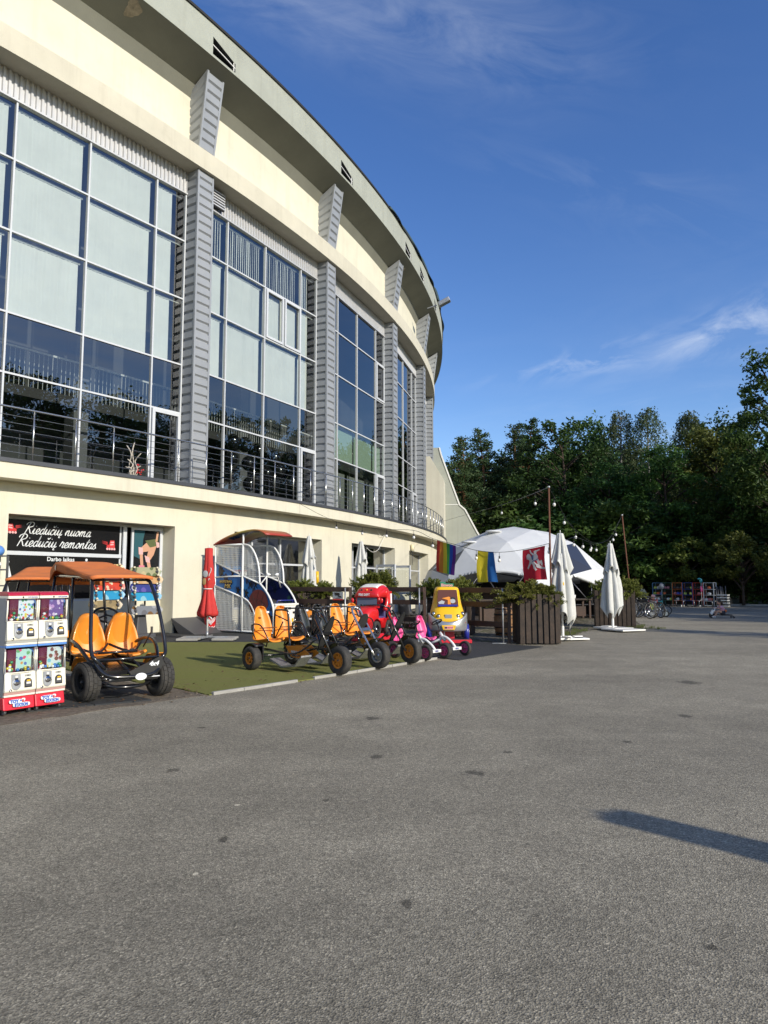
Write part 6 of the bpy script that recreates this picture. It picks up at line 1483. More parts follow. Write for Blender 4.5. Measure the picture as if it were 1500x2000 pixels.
def fence(a, c, label, posts=(0, 1), metal=True):
    a, c = V((*a, 0)), V((*c, 0)); t = thing('rail_fence', label, 'fence', a, 0, 'brown rail fences'); d = c - a; L_ = d.length; u = d.normalized(); nr = V((u.y, -u.x, 0))
    for z in (.47, .95, 1.31):
        b = MB(); b.bar(V((0, 0, z)), d + V((0, 0, z + random.uniform(-.01, .01))), .045, .135); b.build('rail', m_wood, t, bevel=.004)
    for f in posts:
        p = d * f; b = MB(); b.box((p.x - nr.x * .06, p.y - nr.y * .06, .69), (.08, .08, 1.38)); b.build('post', m_wood, t, bevel=.004)
    if metal:
        p = d - u * .10 + nr * .06; b = MB(); b.tube([(p.x, p.y, .0), (p.x, p.y, 1.36)], .022, 8); b.box((p.x - .1, p.y, .012), (.34, .06, .02)); b.build('metal_stand', m_zinc, t)
    return t
fence((-3.0, 22.15), (-1.02, 20.85), 'brown rail fence with a camera sign, behind the black seated kart')
fence((-.35, 20.95), (1.10, 20.0), 'brown rail fence between the red and the yellow coin rides', (0, 1))
fence((1.65, 19.25), (3.05, 17.72), 'brown rail fence between the yellow coin ride and the slatted planter', (0, 1))
t = thing('camera_sign', 'grey surveillance camera sign hanging on the brown fence', 'sign', (-1.36, 21.0, 1.02)); t.rotation_euler.z = radians(-33)
b = MB(); b.box((0, 0, .10), (.36, .012, .24)); b.build('sign_plate', m_signgr, t)
b = MB(); f = lambda u, v, w: V((u, -.008 - w, .10 + v)); b.prism([(-.13, .10), (.06, .09), (.08, .03), (-.07, .01)], f, .004); b.prism([(.0, .02), (.04, .02), (.15, -.02), (.14, -.05), (.02, -.02)], f, .004); b.prism([(-.06, -.07), (.08, -.07), (.08, -.055), (-.06, -.055)], f, .003); b.build('camera_symbol', m_black, t)
b = MB(); b.prism([(-.18, -.12), (.18, -.12), (.18, -.085), (-.18, -.085)], f, .003); b.build('sign_band', m_red, t)
# timber terrace
b = MB(); r2 = random.Random(8)
dx, dy = V((.86, .5, 0)), V((-.5, .86, 0)); o_ = V((1.0, 23.2, .0))
for k in range(52):
    p = o_ + dy * (k * .17); b.bar(p + V((0, 0, .15)), p + dx * 6.6 + V((0, 0, .15)), .155, .03)
for q in (.02, 6.55): b.bar(o_ + dx * q + V((0, 0, .07)), o_ + dx * q + dy * 8.7 + V((0, 0, .07)), .05, .13)
b.bar(o_ + V((0, 0, .065)), o_ + dx * 6.6 + V((0, 0, .065)), .04, .13)
tag(b.build('terrace_deck', m_woodgr), 'low brown plank terrace under the white dome', 'deck', kind='structure')
# barrel, chairs, table with cup
t = thing('wooden_barrel', 'pale oak barrel with black hoops seen through the fence', 'barrel', (3.42, 20.55, .0)); ba = MB(); ba.lathe([(.22, 0), (.26, .2), (.275, .42), (.26, .64), (.22, .84), (.2, .83), (.0, .83)], 24); ba.build('barrel_body', m_barrel, t)
b = MB()
for z, r in ((.08, .243), (.25, .270), (.60, .270), (.76, .243)): b.lathe([(r, z - .02), (r + .006, z - .02), (r + .006, z + .02), (r, z + .02)], 24, 0, None, False)
b.build('hoop', m_black, t)
b = MB()
for z, r in ((.33, .276), (.50, .276), (.70, .252)):
    for k in range(9): a = 2 * pi * k / 9; b.ball((r * cos(a), r * sin(a), z), .022, 6, 4, 0, (.5, .5, 1))
b.build('rivet', m_black, t)
def tchair(loc, rz, label):
    t = thing('shell_chair', label, 'chair', loc, rz, 'grey shell chairs on the terrace')
    b = MB(); b.grid(lambda u, v: V(((u - .5) * .5 * (1 - .2 * v), -.2 + .4 * min(1, v * 2) + .10 * max(0, v - .5), .45 + .75 * max(0, v - .5) - .04 * sin(pi * u) + .12 * abs(2 * u - 1) ** 3 * (1 if v > .3 else .3))), 8, 10); b.build('seat_shell', m_greydk, t, solid=.015)
    for x, y in ((-.2, -.18), (.2, -.18), (-.2, .2), (.2, .2)): b = MB(); b.tube([(x * 1.1, y * 1.1, 0), (x * .8, y * .8, .45)], .014, 6); b.build('leg', m_woodgr, t)
    return t
c1 = tchair((.75, 23.3, .01), 2.6, 'grey shell chair on the terrace behind the brown fence, left one'); dup(c1, (1.4, 23.5, .01), 3.4, 'grey shell chair on the terrace behind the brown fence, right one')
def ttable(loc, rz, label, w, d, h):
    t = thing('wooden_table', label, 'table', loc, rz, None); b = MB(); b.box((0, 0, h), (w, d, .05)); b.build('table_top', m_woodgr, t, bevel=.004)
    for sx_ in (-1, 1):
        for sy in (-1, 1): b = MB(); b.box((sx_ * (w / 2 - .08), sy * (d / 2 - .08), h / 2), (.07, .07, h - .05)); b.build('leg', m_wood, t)
    b = MB(); b.box((0, 0, h * .4), (w * .7, d * .55, h * .5)); b.build('crate_base', m_wood, t)
    return t
ttable((6.95, 26.5, .165), .2, 'dark wooden bar table under the right arch of the dome', 1.3, .7, .72)
cu = MB(); cu.lathe([(.035, 0), (.05, .13), (.045, .13), (.03, .01), (0, .01)], 14, 0, None, False); o = cu.build('paper_cup', m_white, None, (7.0, 26.3, .925)); tag(o, 'white paper cup standing on the table under the dome', 'cup')
ttable((3.6, 23.0, .165), .4, 'long dark wooden table behind the fence near the barrel', 1.6, .6, .78)
# ------------------------------------------------------------------ geodesic dome
def geo(freq):
    ph = (1 + sqrt(5)) / 2; v = [V(p).normalized() for p in [(-1, ph, 0), (1, ph, 0), (-1, -ph, 0), (1, -ph, 0), (0, -1, ph), (0, 1, ph), (0, -1, -ph), (0, 1, -ph), (ph, 0, -1), (ph, 0, 1), (-ph, 0, -1), (-ph, 0, 1)]]
    F = [(0, 11, 5), (0, 5, 1), (0, 1, 7), (0, 7, 10), (0, 10, 11), (1, 5, 9), (5, 11, 4), (11, 10, 2), (10, 7, 6), (7, 1, 8), (3, 9, 4), (3, 4, 2), (3, 2, 6), (3, 6, 8), (3, 8, 9), (4, 9, 5), (2, 4, 11), (6, 2, 10), (8, 6, 7), (9, 8, 1)]
    R_ = Matrix.Rotation(atan2(1, ph), 3, 'X').to_3x3(); tri = []
    for f in F:
        a, b_, c = (R_ @ v[i] for i in f)
        P_ = lambda i, j: (a * (freq - i - j) + b_ * i + c * j).normalized()
        for i in range(freq):
            for j in range(freq - i):
                tri.append((P_(i, j), P_(i + 1, j), P_(i, j + 1)))
                if i + j < freq - 1: tri.append((P_(i + 1, j), P_(i + 1, j + 1), P_(i, j + 1)))
    return tri
dm = thing('dome_tent', 'white geodesic dome tent with grey windows and an open front, behind the flags', 'tent', (5.68, 31.0, .0), radians(20)); dm.scale = (1.1, 1.1, .98)
RD = 4.02; Rz = Matrix.Rotation(radians(20), 3, 'Z'); Ri = Rz.inverted(); shell = MB(); strut = MB(); seen = set()
cam_d = V((-6.1, -31.0, 0)).normalized(); rt = V((-cam_d.y, cam_d.x, 0)); rt = -rt if rt.x < 0 else rt
def arch_front(s): return 1.98 * (1 - min(1, abs((s + .75) / 2.45)) ** 3.2) if abs(s + .75) < 2.45 else -1
def arch_right(s): return (1.86 - .42 * max(0, s - 2.0) - 3.0 * max(0, 2.05 - s) ** 1.5) if 1.78 < s < 3.75 else -1
def inside(p):
    w_ = Rz @ p
    if w_.dot(cam_d) < .25: return False
    s = w_.dot(rt); return p.z < arch_front(s) or p.z < arch_right(s)
NS = 10
for (a, b_, c) in geo(3):
    A_, B_, C_ = (p * RD for p in (a, b_, c)); cen = (A_ + B_ + C_) / 3
    if cen.z < -.35: continue
    for q, r in ((A_, B_), (B_, C_), (C_, A_)):
        key = tuple(sorted([(round(q.x, 2), round(q.y, 2), round(q.z, 2)), (round(r.x, 2), round(r.y, 2), round(r.z, 2))]))
        if key not in seen and min(q.z, r.z) > -.4: seen.add(key); strut.tube([q * .985, r * .985], .022, 5)
    w_ = Rz @ cen; side = w_.dot(rt); front = w_.dot(cam_d)
    isw = front > 0 and (hypot(side - 2.2, cen.z - 2.6) < .42 or (-3.3 < side < -1.9 and 1.95 < cen.z < 2.7))
    tgt = MB() if isw else shell
    Pt = lambda i, j: A_ + (B_ - A_) * (i / NS) + (C_ - A_) * (j / NS)
    for i in range(NS):
        for j in range(NS - i):
            for T_ in ([(i, j), (i + 1, j), (i, j + 1)], [(i + 1, j), (i + 1, j + 1), (i, j + 1)]):
                if max(x + y for x, y in T_) > NS: continue
                pts = [Pt(*x) for x in T_]; m_ = (pts[0] + pts[1] + pts[2]) / 3
                if m_.z < .0 or inside(m_): continue
                tgt.add([V((p.x, p.y, max(.01, p.z))) for p in pts], [(0, 1, 2)])
    if isw and tgt.v: tgt.build('dome_window', m_tentgr2 if side > 0 else m_tentgr, dm)
shell.build('dome_cover', m_tent, dm); strut.build('dome_strut', m_steeldk, dm)
b = MB()                # welted edge of the openings
def onS(s, z): f = sqrt(max(.01, (RD * .965) ** 2 - z * z - s * s)); d = cam_d * f + rt * s; return Ri @ V((d.x, d.y, z))
for fn_, s0, s1 in ((arch_front, -3.05, 1.62), (arch_right, 1.82, 3.45)):
    pts = [onS(s0 + (s1 - s0) * k / 40, max(.05, fn_(s0 + (s1 - s0) * k / 40))) for k in range(41)]
    b.tube(pts, .085, 6)
b.build('dome_hem', m_tent, dm)
b = MB()
for (s0, z0) in ((-.9, 3.72), (-1.55, 3.25)):
    w_ = cam_d * 1.6 + rt * s0; r = sqrt(RD * RD - z0 * z0); w_ = w_.normalized() * r; p = Ri @ V((w_.x, w_.y, z0)); b = MB(); b.ball(p, .26, 10, 6, 0, (1.3, 1, .22)); b.build('dome_vent', m_tent, dm)
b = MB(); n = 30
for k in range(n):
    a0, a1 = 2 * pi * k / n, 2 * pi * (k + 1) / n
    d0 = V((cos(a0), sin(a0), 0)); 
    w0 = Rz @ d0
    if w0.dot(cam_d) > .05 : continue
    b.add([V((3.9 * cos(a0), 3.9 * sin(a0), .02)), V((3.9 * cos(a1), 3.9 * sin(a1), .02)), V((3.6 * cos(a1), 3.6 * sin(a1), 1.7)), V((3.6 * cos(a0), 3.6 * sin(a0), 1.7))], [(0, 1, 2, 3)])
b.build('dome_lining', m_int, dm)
b = MB(); b.box((-.3, .6, .62), (3.2, .5, 1.1), 0, Rz.inverted()); b.box((-.3, .58, 1.2), (3.4, .7, .06), 0, Rz.inverted()); b.build('bar_counter', m_wood, dm)
# ------------------------------------------------------------------ poles, string lights, flags
def pole(a, c, label):
    t = thing('light_pole', label, 'pole', a, 0, 'rusty poles carrying the string lights'); d = V(c) - V(a); b = MB(); b.tube([(0, 0, 0), d], .023, 8); b.build('pole_tube', m_rust, t)
    b = MB(); b.tube([d - V((0, 0, .02)), d + V((0, 0, .03))], .034, 8); b.build('pole_cap', m_zinc, t); return t
P1b, P1t = (4.19, 17.95, .0), (4.20, 17.95, 3.92); pole(P1b, P1t, 'straight rusty pole behind the slatted planter nearest the road')
P2b, P2t = (8.52, 24.5, .0), (8.25, 24.5, 3.82); pole(P2b, P2t, 'leaning rusty pole behind the far white parasol')
def at(px, py, Y):
    x = (px - 750) / F_PX; z = -(py - 1000) / F_PX; c, s = cos(.0995), sin(.0995); yy, zz = c - s * z, s + c * z; return V((x / yy * Y, Y, 1.5 + zz / yy * Y))
def string(label, pts, bulbs, hang=.10):
    o = pts[0]; t = thing('string_lights', label, 'string lights', o, 0, 'strings of bulb lights'); pth = bez([p - o for p in pts], 5)
    b = MB(); b.tube(pth, .007, 5); b.build('cable', m_black, t)
    for (q) in bulbs:
        q = q - o; j = min(pth, key=lambda p: (p - q).length); b = MB()
        b.tube([j, j - V((0, 0, hang))], .006, 4, 0); b.tube([j - V((0, 0, hang)), j - V((0, 0, hang + .07))], .020, 8, 0); b.ball(j - V((0, 0, hang + .115)), .042, 9, 7, 1, (1, 1, 1.25)); b.build('bulb', [m_black, m_bulb], t)
    return t
w1 = [at(575, 978, 26.1), at(657, 1019, 24.6), at(740, 1033, 23.0), at(808, 1036, 21.6), at(845, 1052, 20.6), at(890, 1064, 19.8), at(930, 1075, 19.2), at(975, 1079, 18.8), at(1020, 1074, 18.4), at(1072, 1062, 18.0)]
string('string of bulb lights from the balcony over the flags to the near pole', w1, [at(657, 1019, 24.6), at(705, 1028, 23.6), at(755, 1033, 22.7), at(808, 1036, 21.6), at(847, 1053, 20.6), at(929, 1075, 19.2), at(977, 1079, 18.8), at(1071, 1063, 18.0)])
w2 = [at(866, 1018, 43.0), at(905, 1007, 37), at(950, 995, 31), at(1000, 980, 25), at(1045, 963, 20.5), V(P1t)]
string('string of bulb lights from the far balcony end to the top of the near pole', w2, [at(981, 988, 27), at(1044, 963, 20.6)], .2)
w3 = [V(P1t), at(1090, 984, 19), at(1105, 1012, 20.2), at(1124, 1036, 21.4), at(1150, 1056, 22.6), at(1168, 1062, 23.4), at(1192, 1050, 24.0), V(P2t)]
string('string of bulb lights sagging between the two rusty poles', w3, [at(1084, 970, 18.6), at(1102, 1005, 19.9), at(1123, 1034, 21.3), at(1152, 1057, 22.7), at(1165, 1061, 23.2), at(1187, 1053, 23.9), at(1198, 1046, 24.1), at(1208, 1032, 24.3)])
w4 = [at(1105, 1056, 19.5), at(1120, 1050, 20), at(1138, 1054, 20.8), at(1160, 1065, 22)]
string('short string of bulb lights above the nearest tall parasol', w4, [at(1119, 1050, 20), at(1138, 1054, 20.8), at(1152, 1061, 21.6)])
def cloth_mat(name, c, tr_=.35): return mat(name, c, .85, var=.06, vscale=5, trans=tr_, bump=.1, bscale=70)
def flag(label, a, c, h, stripes, vertical=True, gather=0.0, seed=0):
    # cloth hung from a -> c, height h; stripes = materials across the width
    a, c = V(a), V(c); t = thing('flag', label, 'flag', a, 0, 'flags hanging from the string lights'); d = c - a; L_ = d.length; u = d.normalized(); nr = V((u.y, -u.x, 0)).normalized(); n = len(stripes)
    def fn(s, v): # s across 0..1, v down 0..1
        ss = s if not gather else s - gather * max(0, s - .5) * (1 - v) ** 1.5 * 1.2
        w = .035 * sin(5 * s + seed + 1.6 * v) * (.25 + v) + .03 * sin(11 * s - 2 * v + seed) * v
        return d * ss + V((0, 0, -h * v * (1 + .04 * sin(3 * s + seed)))) + nr * w + u * (.02 * sin(4 * v + seed))
    for k, m in enumerate(stripes):
        b = MB(); b.grid(lambda p, v: fn((k + p) / n, v), 8, 16); b.build('flag_stripe' if n > 1 else 'flag_cloth', m, t)
    return t, fn
FC = [cloth_mat('flag_' + nme, c) for nme, c in (('red', (.62, .05, .03)), ('orange', (.65, .22, .03)), ('yellow', (.68, .55, .04)), ('green', (.05, .28, .06)), ('blue', (.02, .08, .42)), ('violet', (.10, .02, .20)))]
flag('rainbow striped flag hanging next to the arena balcony', at(853, 1055, 20.4), at(889, 1066, 19.9), .86, FC, True, 0, 1)
flag('yellow and blue flag hanging in front of the dome', at(932, 1076, 19.2), at(972, 1079, 18.85), .82, [cloth_mat('flag_sun', (.74, .60, .03)), cloth_mat('flag_azure', (.02, .14, .42))], True, .38, 2)
tf, fn = flag('red flag with a white mounted knight hanging beside the rusty pole', at(1021, 1075, 18.4), at(1065, 1066, 18.05), .86, [cloth_mat('flag_crimson', (.56, .02, .04))], True, 0, 3.4)
b = MB()
def emb(poly, mi=0, off=.008):
    vs = []
    for (x, y) in poly: p = fn(x, y); vs.append(p + V((-.1, -1, 0)).normalized() * off)
    cx_ = sum(p[0] for p in poly) / len(poly); cy_ = sum(p[1] for p in poly) / len(poly); vs.append(fn(cx_, cy_) + V((-.1, -1, 0)).normalized() * off)
    n = len(poly); b.add(vs, [(k, (k + 1) % n, n) for k in range(n)], mi)
emb([(.16, .20), (.24, .14), (.34, .18), (.40, .30), (.52, .33), (.70, .36), (.80, .46), (.74, .56), (.60, .52), (.44, .50), (.34, .44), (.28, .34), (.18, .30)])     # horse body and head
emb([(.60, .52), (.74, .52), (.82, .60), (.98, .64), (.96, .69), (.78, .66), (.64, .62)]); emb([(.46, .50), (.56, .52), (.60, .64), (.66, .68), (.58, .72), (.50, .64)]); emb([(.30, .40), (.40, .46), (.30, .54), (.22, .62), (.18, .58), (.26, .48)])
emb([(.76, .44), (.86, .40), (.90, .52), (.86, .60), (.80, .52)])
emb([(.48, .18), (.62, .18), (.70, .28), (.68, .38), (.50, .38), (.46, .28)], 1, .010); emb([(.50, .10), (.60, .08), (.64, .14), (.60, .20), (.52, .19)], 0, .010); emb([(.60, .09), (.76, .07), (.78, .10), (.64, .13)], 0, .010)
emb([(.46, .22), (.34, .14), (.30, .04), (.34, .04), (.40, .12), (.50, .18)], 0, .011); emb([(.42, .22), (.50, .22), (.50, .36), (.44, .38), (.40, .30)], 2, .012); emb([(.44, .40), (.72, .34), (.72, .37), (.46, .43)], 2, .012)
b.build('flag_emblem', [cloth_mat('emblem_white', (.66, .64, .62), .2), cloth_mat('emblem_grey', (.42, .43, .46), .2), cloth_mat('emblem_blue', (.08, .14, .28), .2)], tf)
# ------------------------------------------------------------------ roof bits, balcony bits
def WR(px, py, R):
    x = (px - 750) / F_PX; z = -(py - 1000) / F_PX; c, s = cos(.0995), sin(.0995); y, z = c - s * z, s + c * z; n = hypot(x, y); ux, uy = x / n, y / n
    q = ux * CX + uy * CY; dd = R * R - (CX * CX + CY * CY - q * q); t = q - sqrt(max(0, dd)); return math.degrees(atan2(uy * t - CY, ux * t - CX)), 1.5 + z * t / n
b = MB(); r2 = random.Random(4)
def tarp(u, v):
    th = -21.0 + 17.0 * u; e = min(1, u * 6, (1 - u) * 6); bump_ = .10 + .35 * abs(sin(u * 7)) * e + .15 * sin(u * 23)
    return V(AP(th, 65.50 - .25 * v + .08 * sin(u * 31 + v * 3) * (1 if v < .9 else 0), 19.98 + (.06 + bump_) * sin(pi * min(.55, v * .55)) + .05 * sin(u * 40 + 5 * v)))
b.grid(tarp, 90, 6); b.build('roof_tarpaulin', mat('green_tarp', (.045, .075, .07), .6, var=.3, vscale=1.5), arena, solid=.01)
th, z = WR(846, 600, 65.6); er, et = loc_fr(th); p = V(AP(th, 65.55, z - .05)); R_ = Matrix((et, er, V((0, 0, 1)))).transposed()
b = MB(); b.bar(p - er * .3, p + er * .30 + V((0, 0, .15)), .06, .06); Rr = R_ @ Matrix.Rotation(radians(25), 3, 'X'); b.rbox(p + er * .75 + V((0, 0, .30)), (.42, .75, .26), .05, 0, Rr); b.build('roof_floodlight', m_zinc, arena, bevel=.01)
th, z = WR(803, 1071, 65.05); er, et = loc_fr(th); p = V(AP(th, 65.12, z)); b = MB(); b.tube([p - V((0, 0, .16)), p + V((0, 0, .2))], .09, 10, 0); b.tube([p - V((0, 0, .22)), p - V((0, 0, .16))], .06, 8, 1); b.tube([p - V((0, 0, .9)), p - V((0, 0, .22))], .012, 5, 1); b.build('wall_lamp', [mat('lamp_glass', (.75, .68, .45), .4), m_steeldk], arena)
# loose white cable on the wall
b = MB(); q = lambda px, py: V(AP(*((lambda r: (r[0], 65.1, r[1]))(WR(px, py, 65.1))))); b.tube(bez([q(763, 1010), q(764, 1028), q(752, 1046), q(745, 1060), q(738, 1074), q(727, 1078), q(716, 1070)], 5), .012, 5); b.tube(bez([q(733, 1030), q(745, 1048), q(752, 1042)], 4), .010, 5); b.build('wall_cable', m_white, arena)
blk = mat('balloon_black', (.010, .010, .012), .12, coat=.6)
for k, (px, py, R, r) in enumerate([(455, 862, 63.5, .26), (478, 868, 63.3, .27), (503, 880, 63.6, .26), (535, 895, 63.5, .30), (562, 898, 63.2, .29), (532, 945, 63.6, .30), (565, 938, 63.3, .28), (452, 895, 63.5, .25), (485, 905, 63.4, .26), (500, 935, 63.6, .26), (487, 945, 63.4, .25), (545, 920, 63.1, .28), (520, 925, 63.2, .26)]):
    th, z = WR(px, py, R); b = MB(); b.ball((0, 0, 0), r, 20, 14, 0, (1, 1, 1.12)); o = b.build('balloon', blk, None, P(th, R, max(z, 4.5 + r * 1.1))); tag(o, 'glossy black balloon behind the lower glazing of the second bay', 'balloon', 'black balloons behind the glass')
t = thing('dried_branches', 'pale dried branches with red berries on the balcony behind the railing', 'decoration', P(-34.55, 65.1, 4.5)); b = MB(); r2 = random.Random(12)
for k in range(9):
    a = r2.uniform(0, 6.3); h = r2.uniform(.4, 1.25) if k < 4 else r2.uniform(.15, .4); b.tube(bez([(0, 0, 0), (.12 * cos(a), .12 * sin(a), h * .35), (.05 * cos(a + 1), .1 * sin(a + 1), h * .7), (.22 * cos(a), .18 * sin(a), h)], 4), [.018] * 12 + [.006], 5)
b.build('branch', mat('driftwood', (.5, .45, .38), .8), t); b = MB(); 
for k in range(10): b.ball((r2.uniform(.1, .35), r2.uniform(-.1, .1), r2.uniform(.1, .4)), .025, 6, 5)
b.build('berry', m_red, t)
# small orange ride-on toy behind the fence
t = thing('ride_on_toy', 'orange and white ride-on toy between the fence and the planter', 'ride-on toy', (-2.35, 21.85, .0), radians(-25)); b = MB(); b.loft([superring(0, 0, .42, .34, .16, .6, 20), superring(0, 0, .50, .38, .18, .6, 20), superring(-.02, 0, .60, .33, .16, .6, 20), superring(-.06, 0, .70, .2, .10, .6, 20)]); b.build('body', m_orange, t, sub=1)
b = MB(); b.rbox((.02, 0, .42), (.80, .36, .07), .08); b.build('running_board', m_white, t); b = MB(); b.box((0, 0, .2), (.2, .2, .4)); b.build('pedestal', m_black, t)
# ------------------------------------------------------------------ bicycles
def bicycle(label, loc, rz, col, lean=.12, r=.335, forkc=None):
    t = thing('bicycle', label, 'bicycle', loc, rz, 'bicycles parked past the far planter'); t.rotation_euler = (0, lean, rz)
    W = 1.06; fw, rw = V((0, -W / 2, r)), V((0, W / 2, r)); bb_ = V((0, .10, r - .04)); st = V((0, .26, r + .42)); hd = V((0, -.33, r + .40)); hb = V((0, -.37, r + .30))
    for c in (fw, rw):
        b = MB(); b.tube([c + V((0, r * .94 * cos(a), r * .94 * sin(a))) for a in [2 * pi * k / 32 for k in range(32)]], .024, 8, 0, True); w_ = b.build('wheel', m_rubber, t)
        b = MB(); b.tube([c + V((0, r * .86 * cos(a), r * .86 * sin(a))) for a in [2 * pi * k / 28 for k in range(28)]], .010, 5, 0, True)
        for k in range(14): a = 2 * pi * k / 14; b.tube([c + V((.02 * (-1) ** k, 0, 0)), c + V((0, r * .86 * cos(a), r * .86 * sin(a)))], .0028, 3)
        b.tube([c + V((-.04, 0, 0)), c + V((.04, 0, 0))], .02, 8); b.build('rim', m_chrome, w_)
    b = MB()
    for p, q, rr in ((bb_, st, .017), (st, hd, .017), (bb_, hb, .02), (bb_, rw, .011), (st, rw, .010), (hd + V((0, 0, .06)), hb, .02)): b.tube([p, q], rr, 8)
    b.build('frame', col, t); b = MB()
    for s in (-1, 1): b.tube([hb + V((s * .05, 0, 0)), fw + V((s * .05, 0, 0))], .014, 6)
    b.build('fork', forkc or m_black, t); b = MB(); b.tube([hd, hd + V((0, -.02, .12))], .014, 6); b.tube(bez([hd + V((-.32, .04, .16)), hd + V((-.15, -.04, .14)), hd + V((.15, -.04, .14)), hd + V((.32, .04, .16))], 4), .012, 6); b.build('handlebar', m_black, t)
    b = MB(); b.tube([st, st + V((0, .03, .10))], .012, 6); b.build('seat_post', m_steel, t); b = MB(); b.loft([superring(0, .32, st.z + .10, .07, .13, .7, 14), superring(0, .31, st.z + .14, .05, .12, .7, 14)]); b.build('saddle', m_black, t)
    b = MB(); b.lathe([(.085, -.006), (.09, 0), (.085, .006)], 20, 0, Matrix.Translation(bb_ + V((.04, 0, 0))) @ Matrix.Rotation(radians(90), 4, 'Y')); b.bar(bb_ + V((.06, 0, 0)), bb_ + V((.07, -.12, -.12)), .02, .015); b.bar(bb_ + V((-.06, 0, 0)), bb_ + V((-.07, .12, .12)), .02, .015); b.build('crank', m_steeldk, t)
    return t
m_lime = mat('lime_paint', (.42, .52, .05), .35, coat=.3); m_dkred = mat('dark_red_paint', (.22, .02, .03), .35, coat=.3); m_teal = mat('teal_paint', (.05, .36, .36), .35, coat=.3)
bicycle('black bicycle with big tyres, nearest the far planter', (10.85, 30.3, .0), radians(22), m_blackgloss, .10, .36)
bicycle('black bicycle with a lime fork, second from the far planter', (11.25, 30.95, .0), radians(18), m_black, .08, .34, m_lime)
bicycle('dark red bicycle, third from the far planter', (11.62, 30.95, .0), radians(14), m_dkred, -.05, .34)
bicycle('black bicycle leaning behind the planter edge, partly hidden', (10.7, 31.4, .0), radians(30), m_blackgloss, .16, .34)
bicycle('small pale teal and white bicycle past the row of dark ones', (12.6, 33.4, .0), radians(70), m_teal, .05, .22, m_white)
t = thing('balance_bike', 'small black balance bike with fat wheels in front of the bicycles', 'balance bike', (12.0, 31.3, 0), radians(75)); 
for y in (-.28, .28):
    b = MB(); b.tube([(0, y + .12 * cos(2 * pi * k / 22), .15 + .12 * sin(2 * pi * k / 22)) for k in range(22)], .032, 8, 0, True); w_ = b.build('wheel', m_rubber, t); b = MB(); b.tube([(-.02, y, .15), (.02, y, .15)], .09, 14); b.build('rim', m_silver, w_)
b = MB(); b.tube(bez([(0, -.28, .15), (0, -.2, .36), (0, .0, .30), (0, .28, .15)], 4), .022, 8); b.tube([(0, -.22, .34), (0, -.16, .56)], .015, 6); b.tube([(-.16, -.14, .57), (.16, -.14, .57)], .013, 6); b.rbox((0, .12, .40), (.10, .2, .05), .03); b.build('frame', m_black, t)
# ------------------------------------------------------------------ people (one skinned surface each)
def skin_body(name, joints, bones, parent, m):
    names = list(joints); vs = [joints[k][:3] for k in names]; me = bpy.data.meshes.new(name); me.from_pydata(vs, [(names.index(a), names.index(c)) for a, c in bones], []); me.materials.append(m)
    o = bpy.data.objects.new(name, me); COL.objects.link(o); o.parent = parent; sk = o.modifiers.new('skin', 'SKIN'); lay = me.skin_vertices[0]
    for i, k in enumerate(names): r = joints[k][3]; lay.data[i].radius = (r, r); lay.data[i].use_root = (i == 0)
    sk.use_smooth_shade = True; ss = o.modifiers.new('sub', 'SUBSURF'); ss.levels = 1; ss.render_levels = 2; return o
def hand_chain(J, B, w, p, d, k):   # palm + five short fingers
    p, d = V(p), V(d).normalized(); s = d.cross(V((0, 0, 1)));  s = s.normalized() if s.length > .1 else V((1, 0, 0))
    J[k + 'palm'] = (*(p + d * .03), .018); B.append((w, k + 'palm'))
    for i in range(4): q = p + d * .05 + s * (i - 1.5) * .012; J[k + 'f%d' % i] = (*q, .006); e = q + d * (.035 + .006 * (1 - abs(i - 1.5))) + V((0, 0, -.012)); J[k + 'g%d' % i] = (*e, .0045); B += [(k + 'palm', k + 'f%d' % i), (k + 'f%d' % i, k + 'g%d' % i)]
    q = p + d * .02 + s * .03; J[k + 't'] = (*q, .006); J[k + 'u'] = (*(q + d * .022 + s * .008), .0045); B += [(k + 'palm', k + 't'), (k + 't', k + 'u')]
m_pinktop = mat('pink_shirt', (.58, .22, .36), .8, var=.15, vscale=18, c2=(.60, .40, .46)); m_hair = mat('brown_hair', (.05, .028, .016), .6, var=.4, vscale=30); m_short = mat('dark_shorts', (.03, .03, .04), .8); m_orcl = mat('orange_cloth', (.55, .15, .05), .8)
m_whcl = mat('white_clothes', (.70, .66, .62), .8, var=.06); m_sock = mat('shoe_white', (.55, .55, .55), .6)
def head(t, c, r, look, hairm, cap=None, pony=False):
    c = V(c); look = V(look).normalized(); s = look.cross(V((0, 0, 1))).normalized()
    b = MB(); b.ball(c, r, 16, 12, 0, (.86, .86, 1.08)); b.ball(c + look * r * .86 - V((0, 0, r * .12)), r * .15, 8, 6, 0, (1, 1, 1.2))
    for k in (-1, 1): b.ball(c + s * k * r * .86 - V((0, 0, r * .1)), r * .2, 8, 6, 0, (.5, .8, 1.1))
    for k in (-1, 1): b.ball(c + look * r * .80 + s * k * r * .32 + V((0, 0, r * .08)), r * .10, 8, 6, 1)
    b.ball(c + look * r * .80 - V((0, 0, r * .48)), r * .16, 8, 5, 2, (1, 1, .35)); b.build('head', [m_skin, m_black, m_pinktop], t)
    b = MB(); b.ball(c - look * r * .16 + V((0, 0, r * .20)), r * 1.02, 16, 12, 0, (.95, .95, 1.0))
    if pony: b.tube(bez([c - look * r * .8, c - look * r * 1.5 - V((0, 0, r * .5)), c - look * r * 1.5 - V((0, 0, r * 1.6))], 4), [r * .45] * 8 + [r * .15], 8)
    b.build('hat' if cap else 'hair', cap or hairm, t)
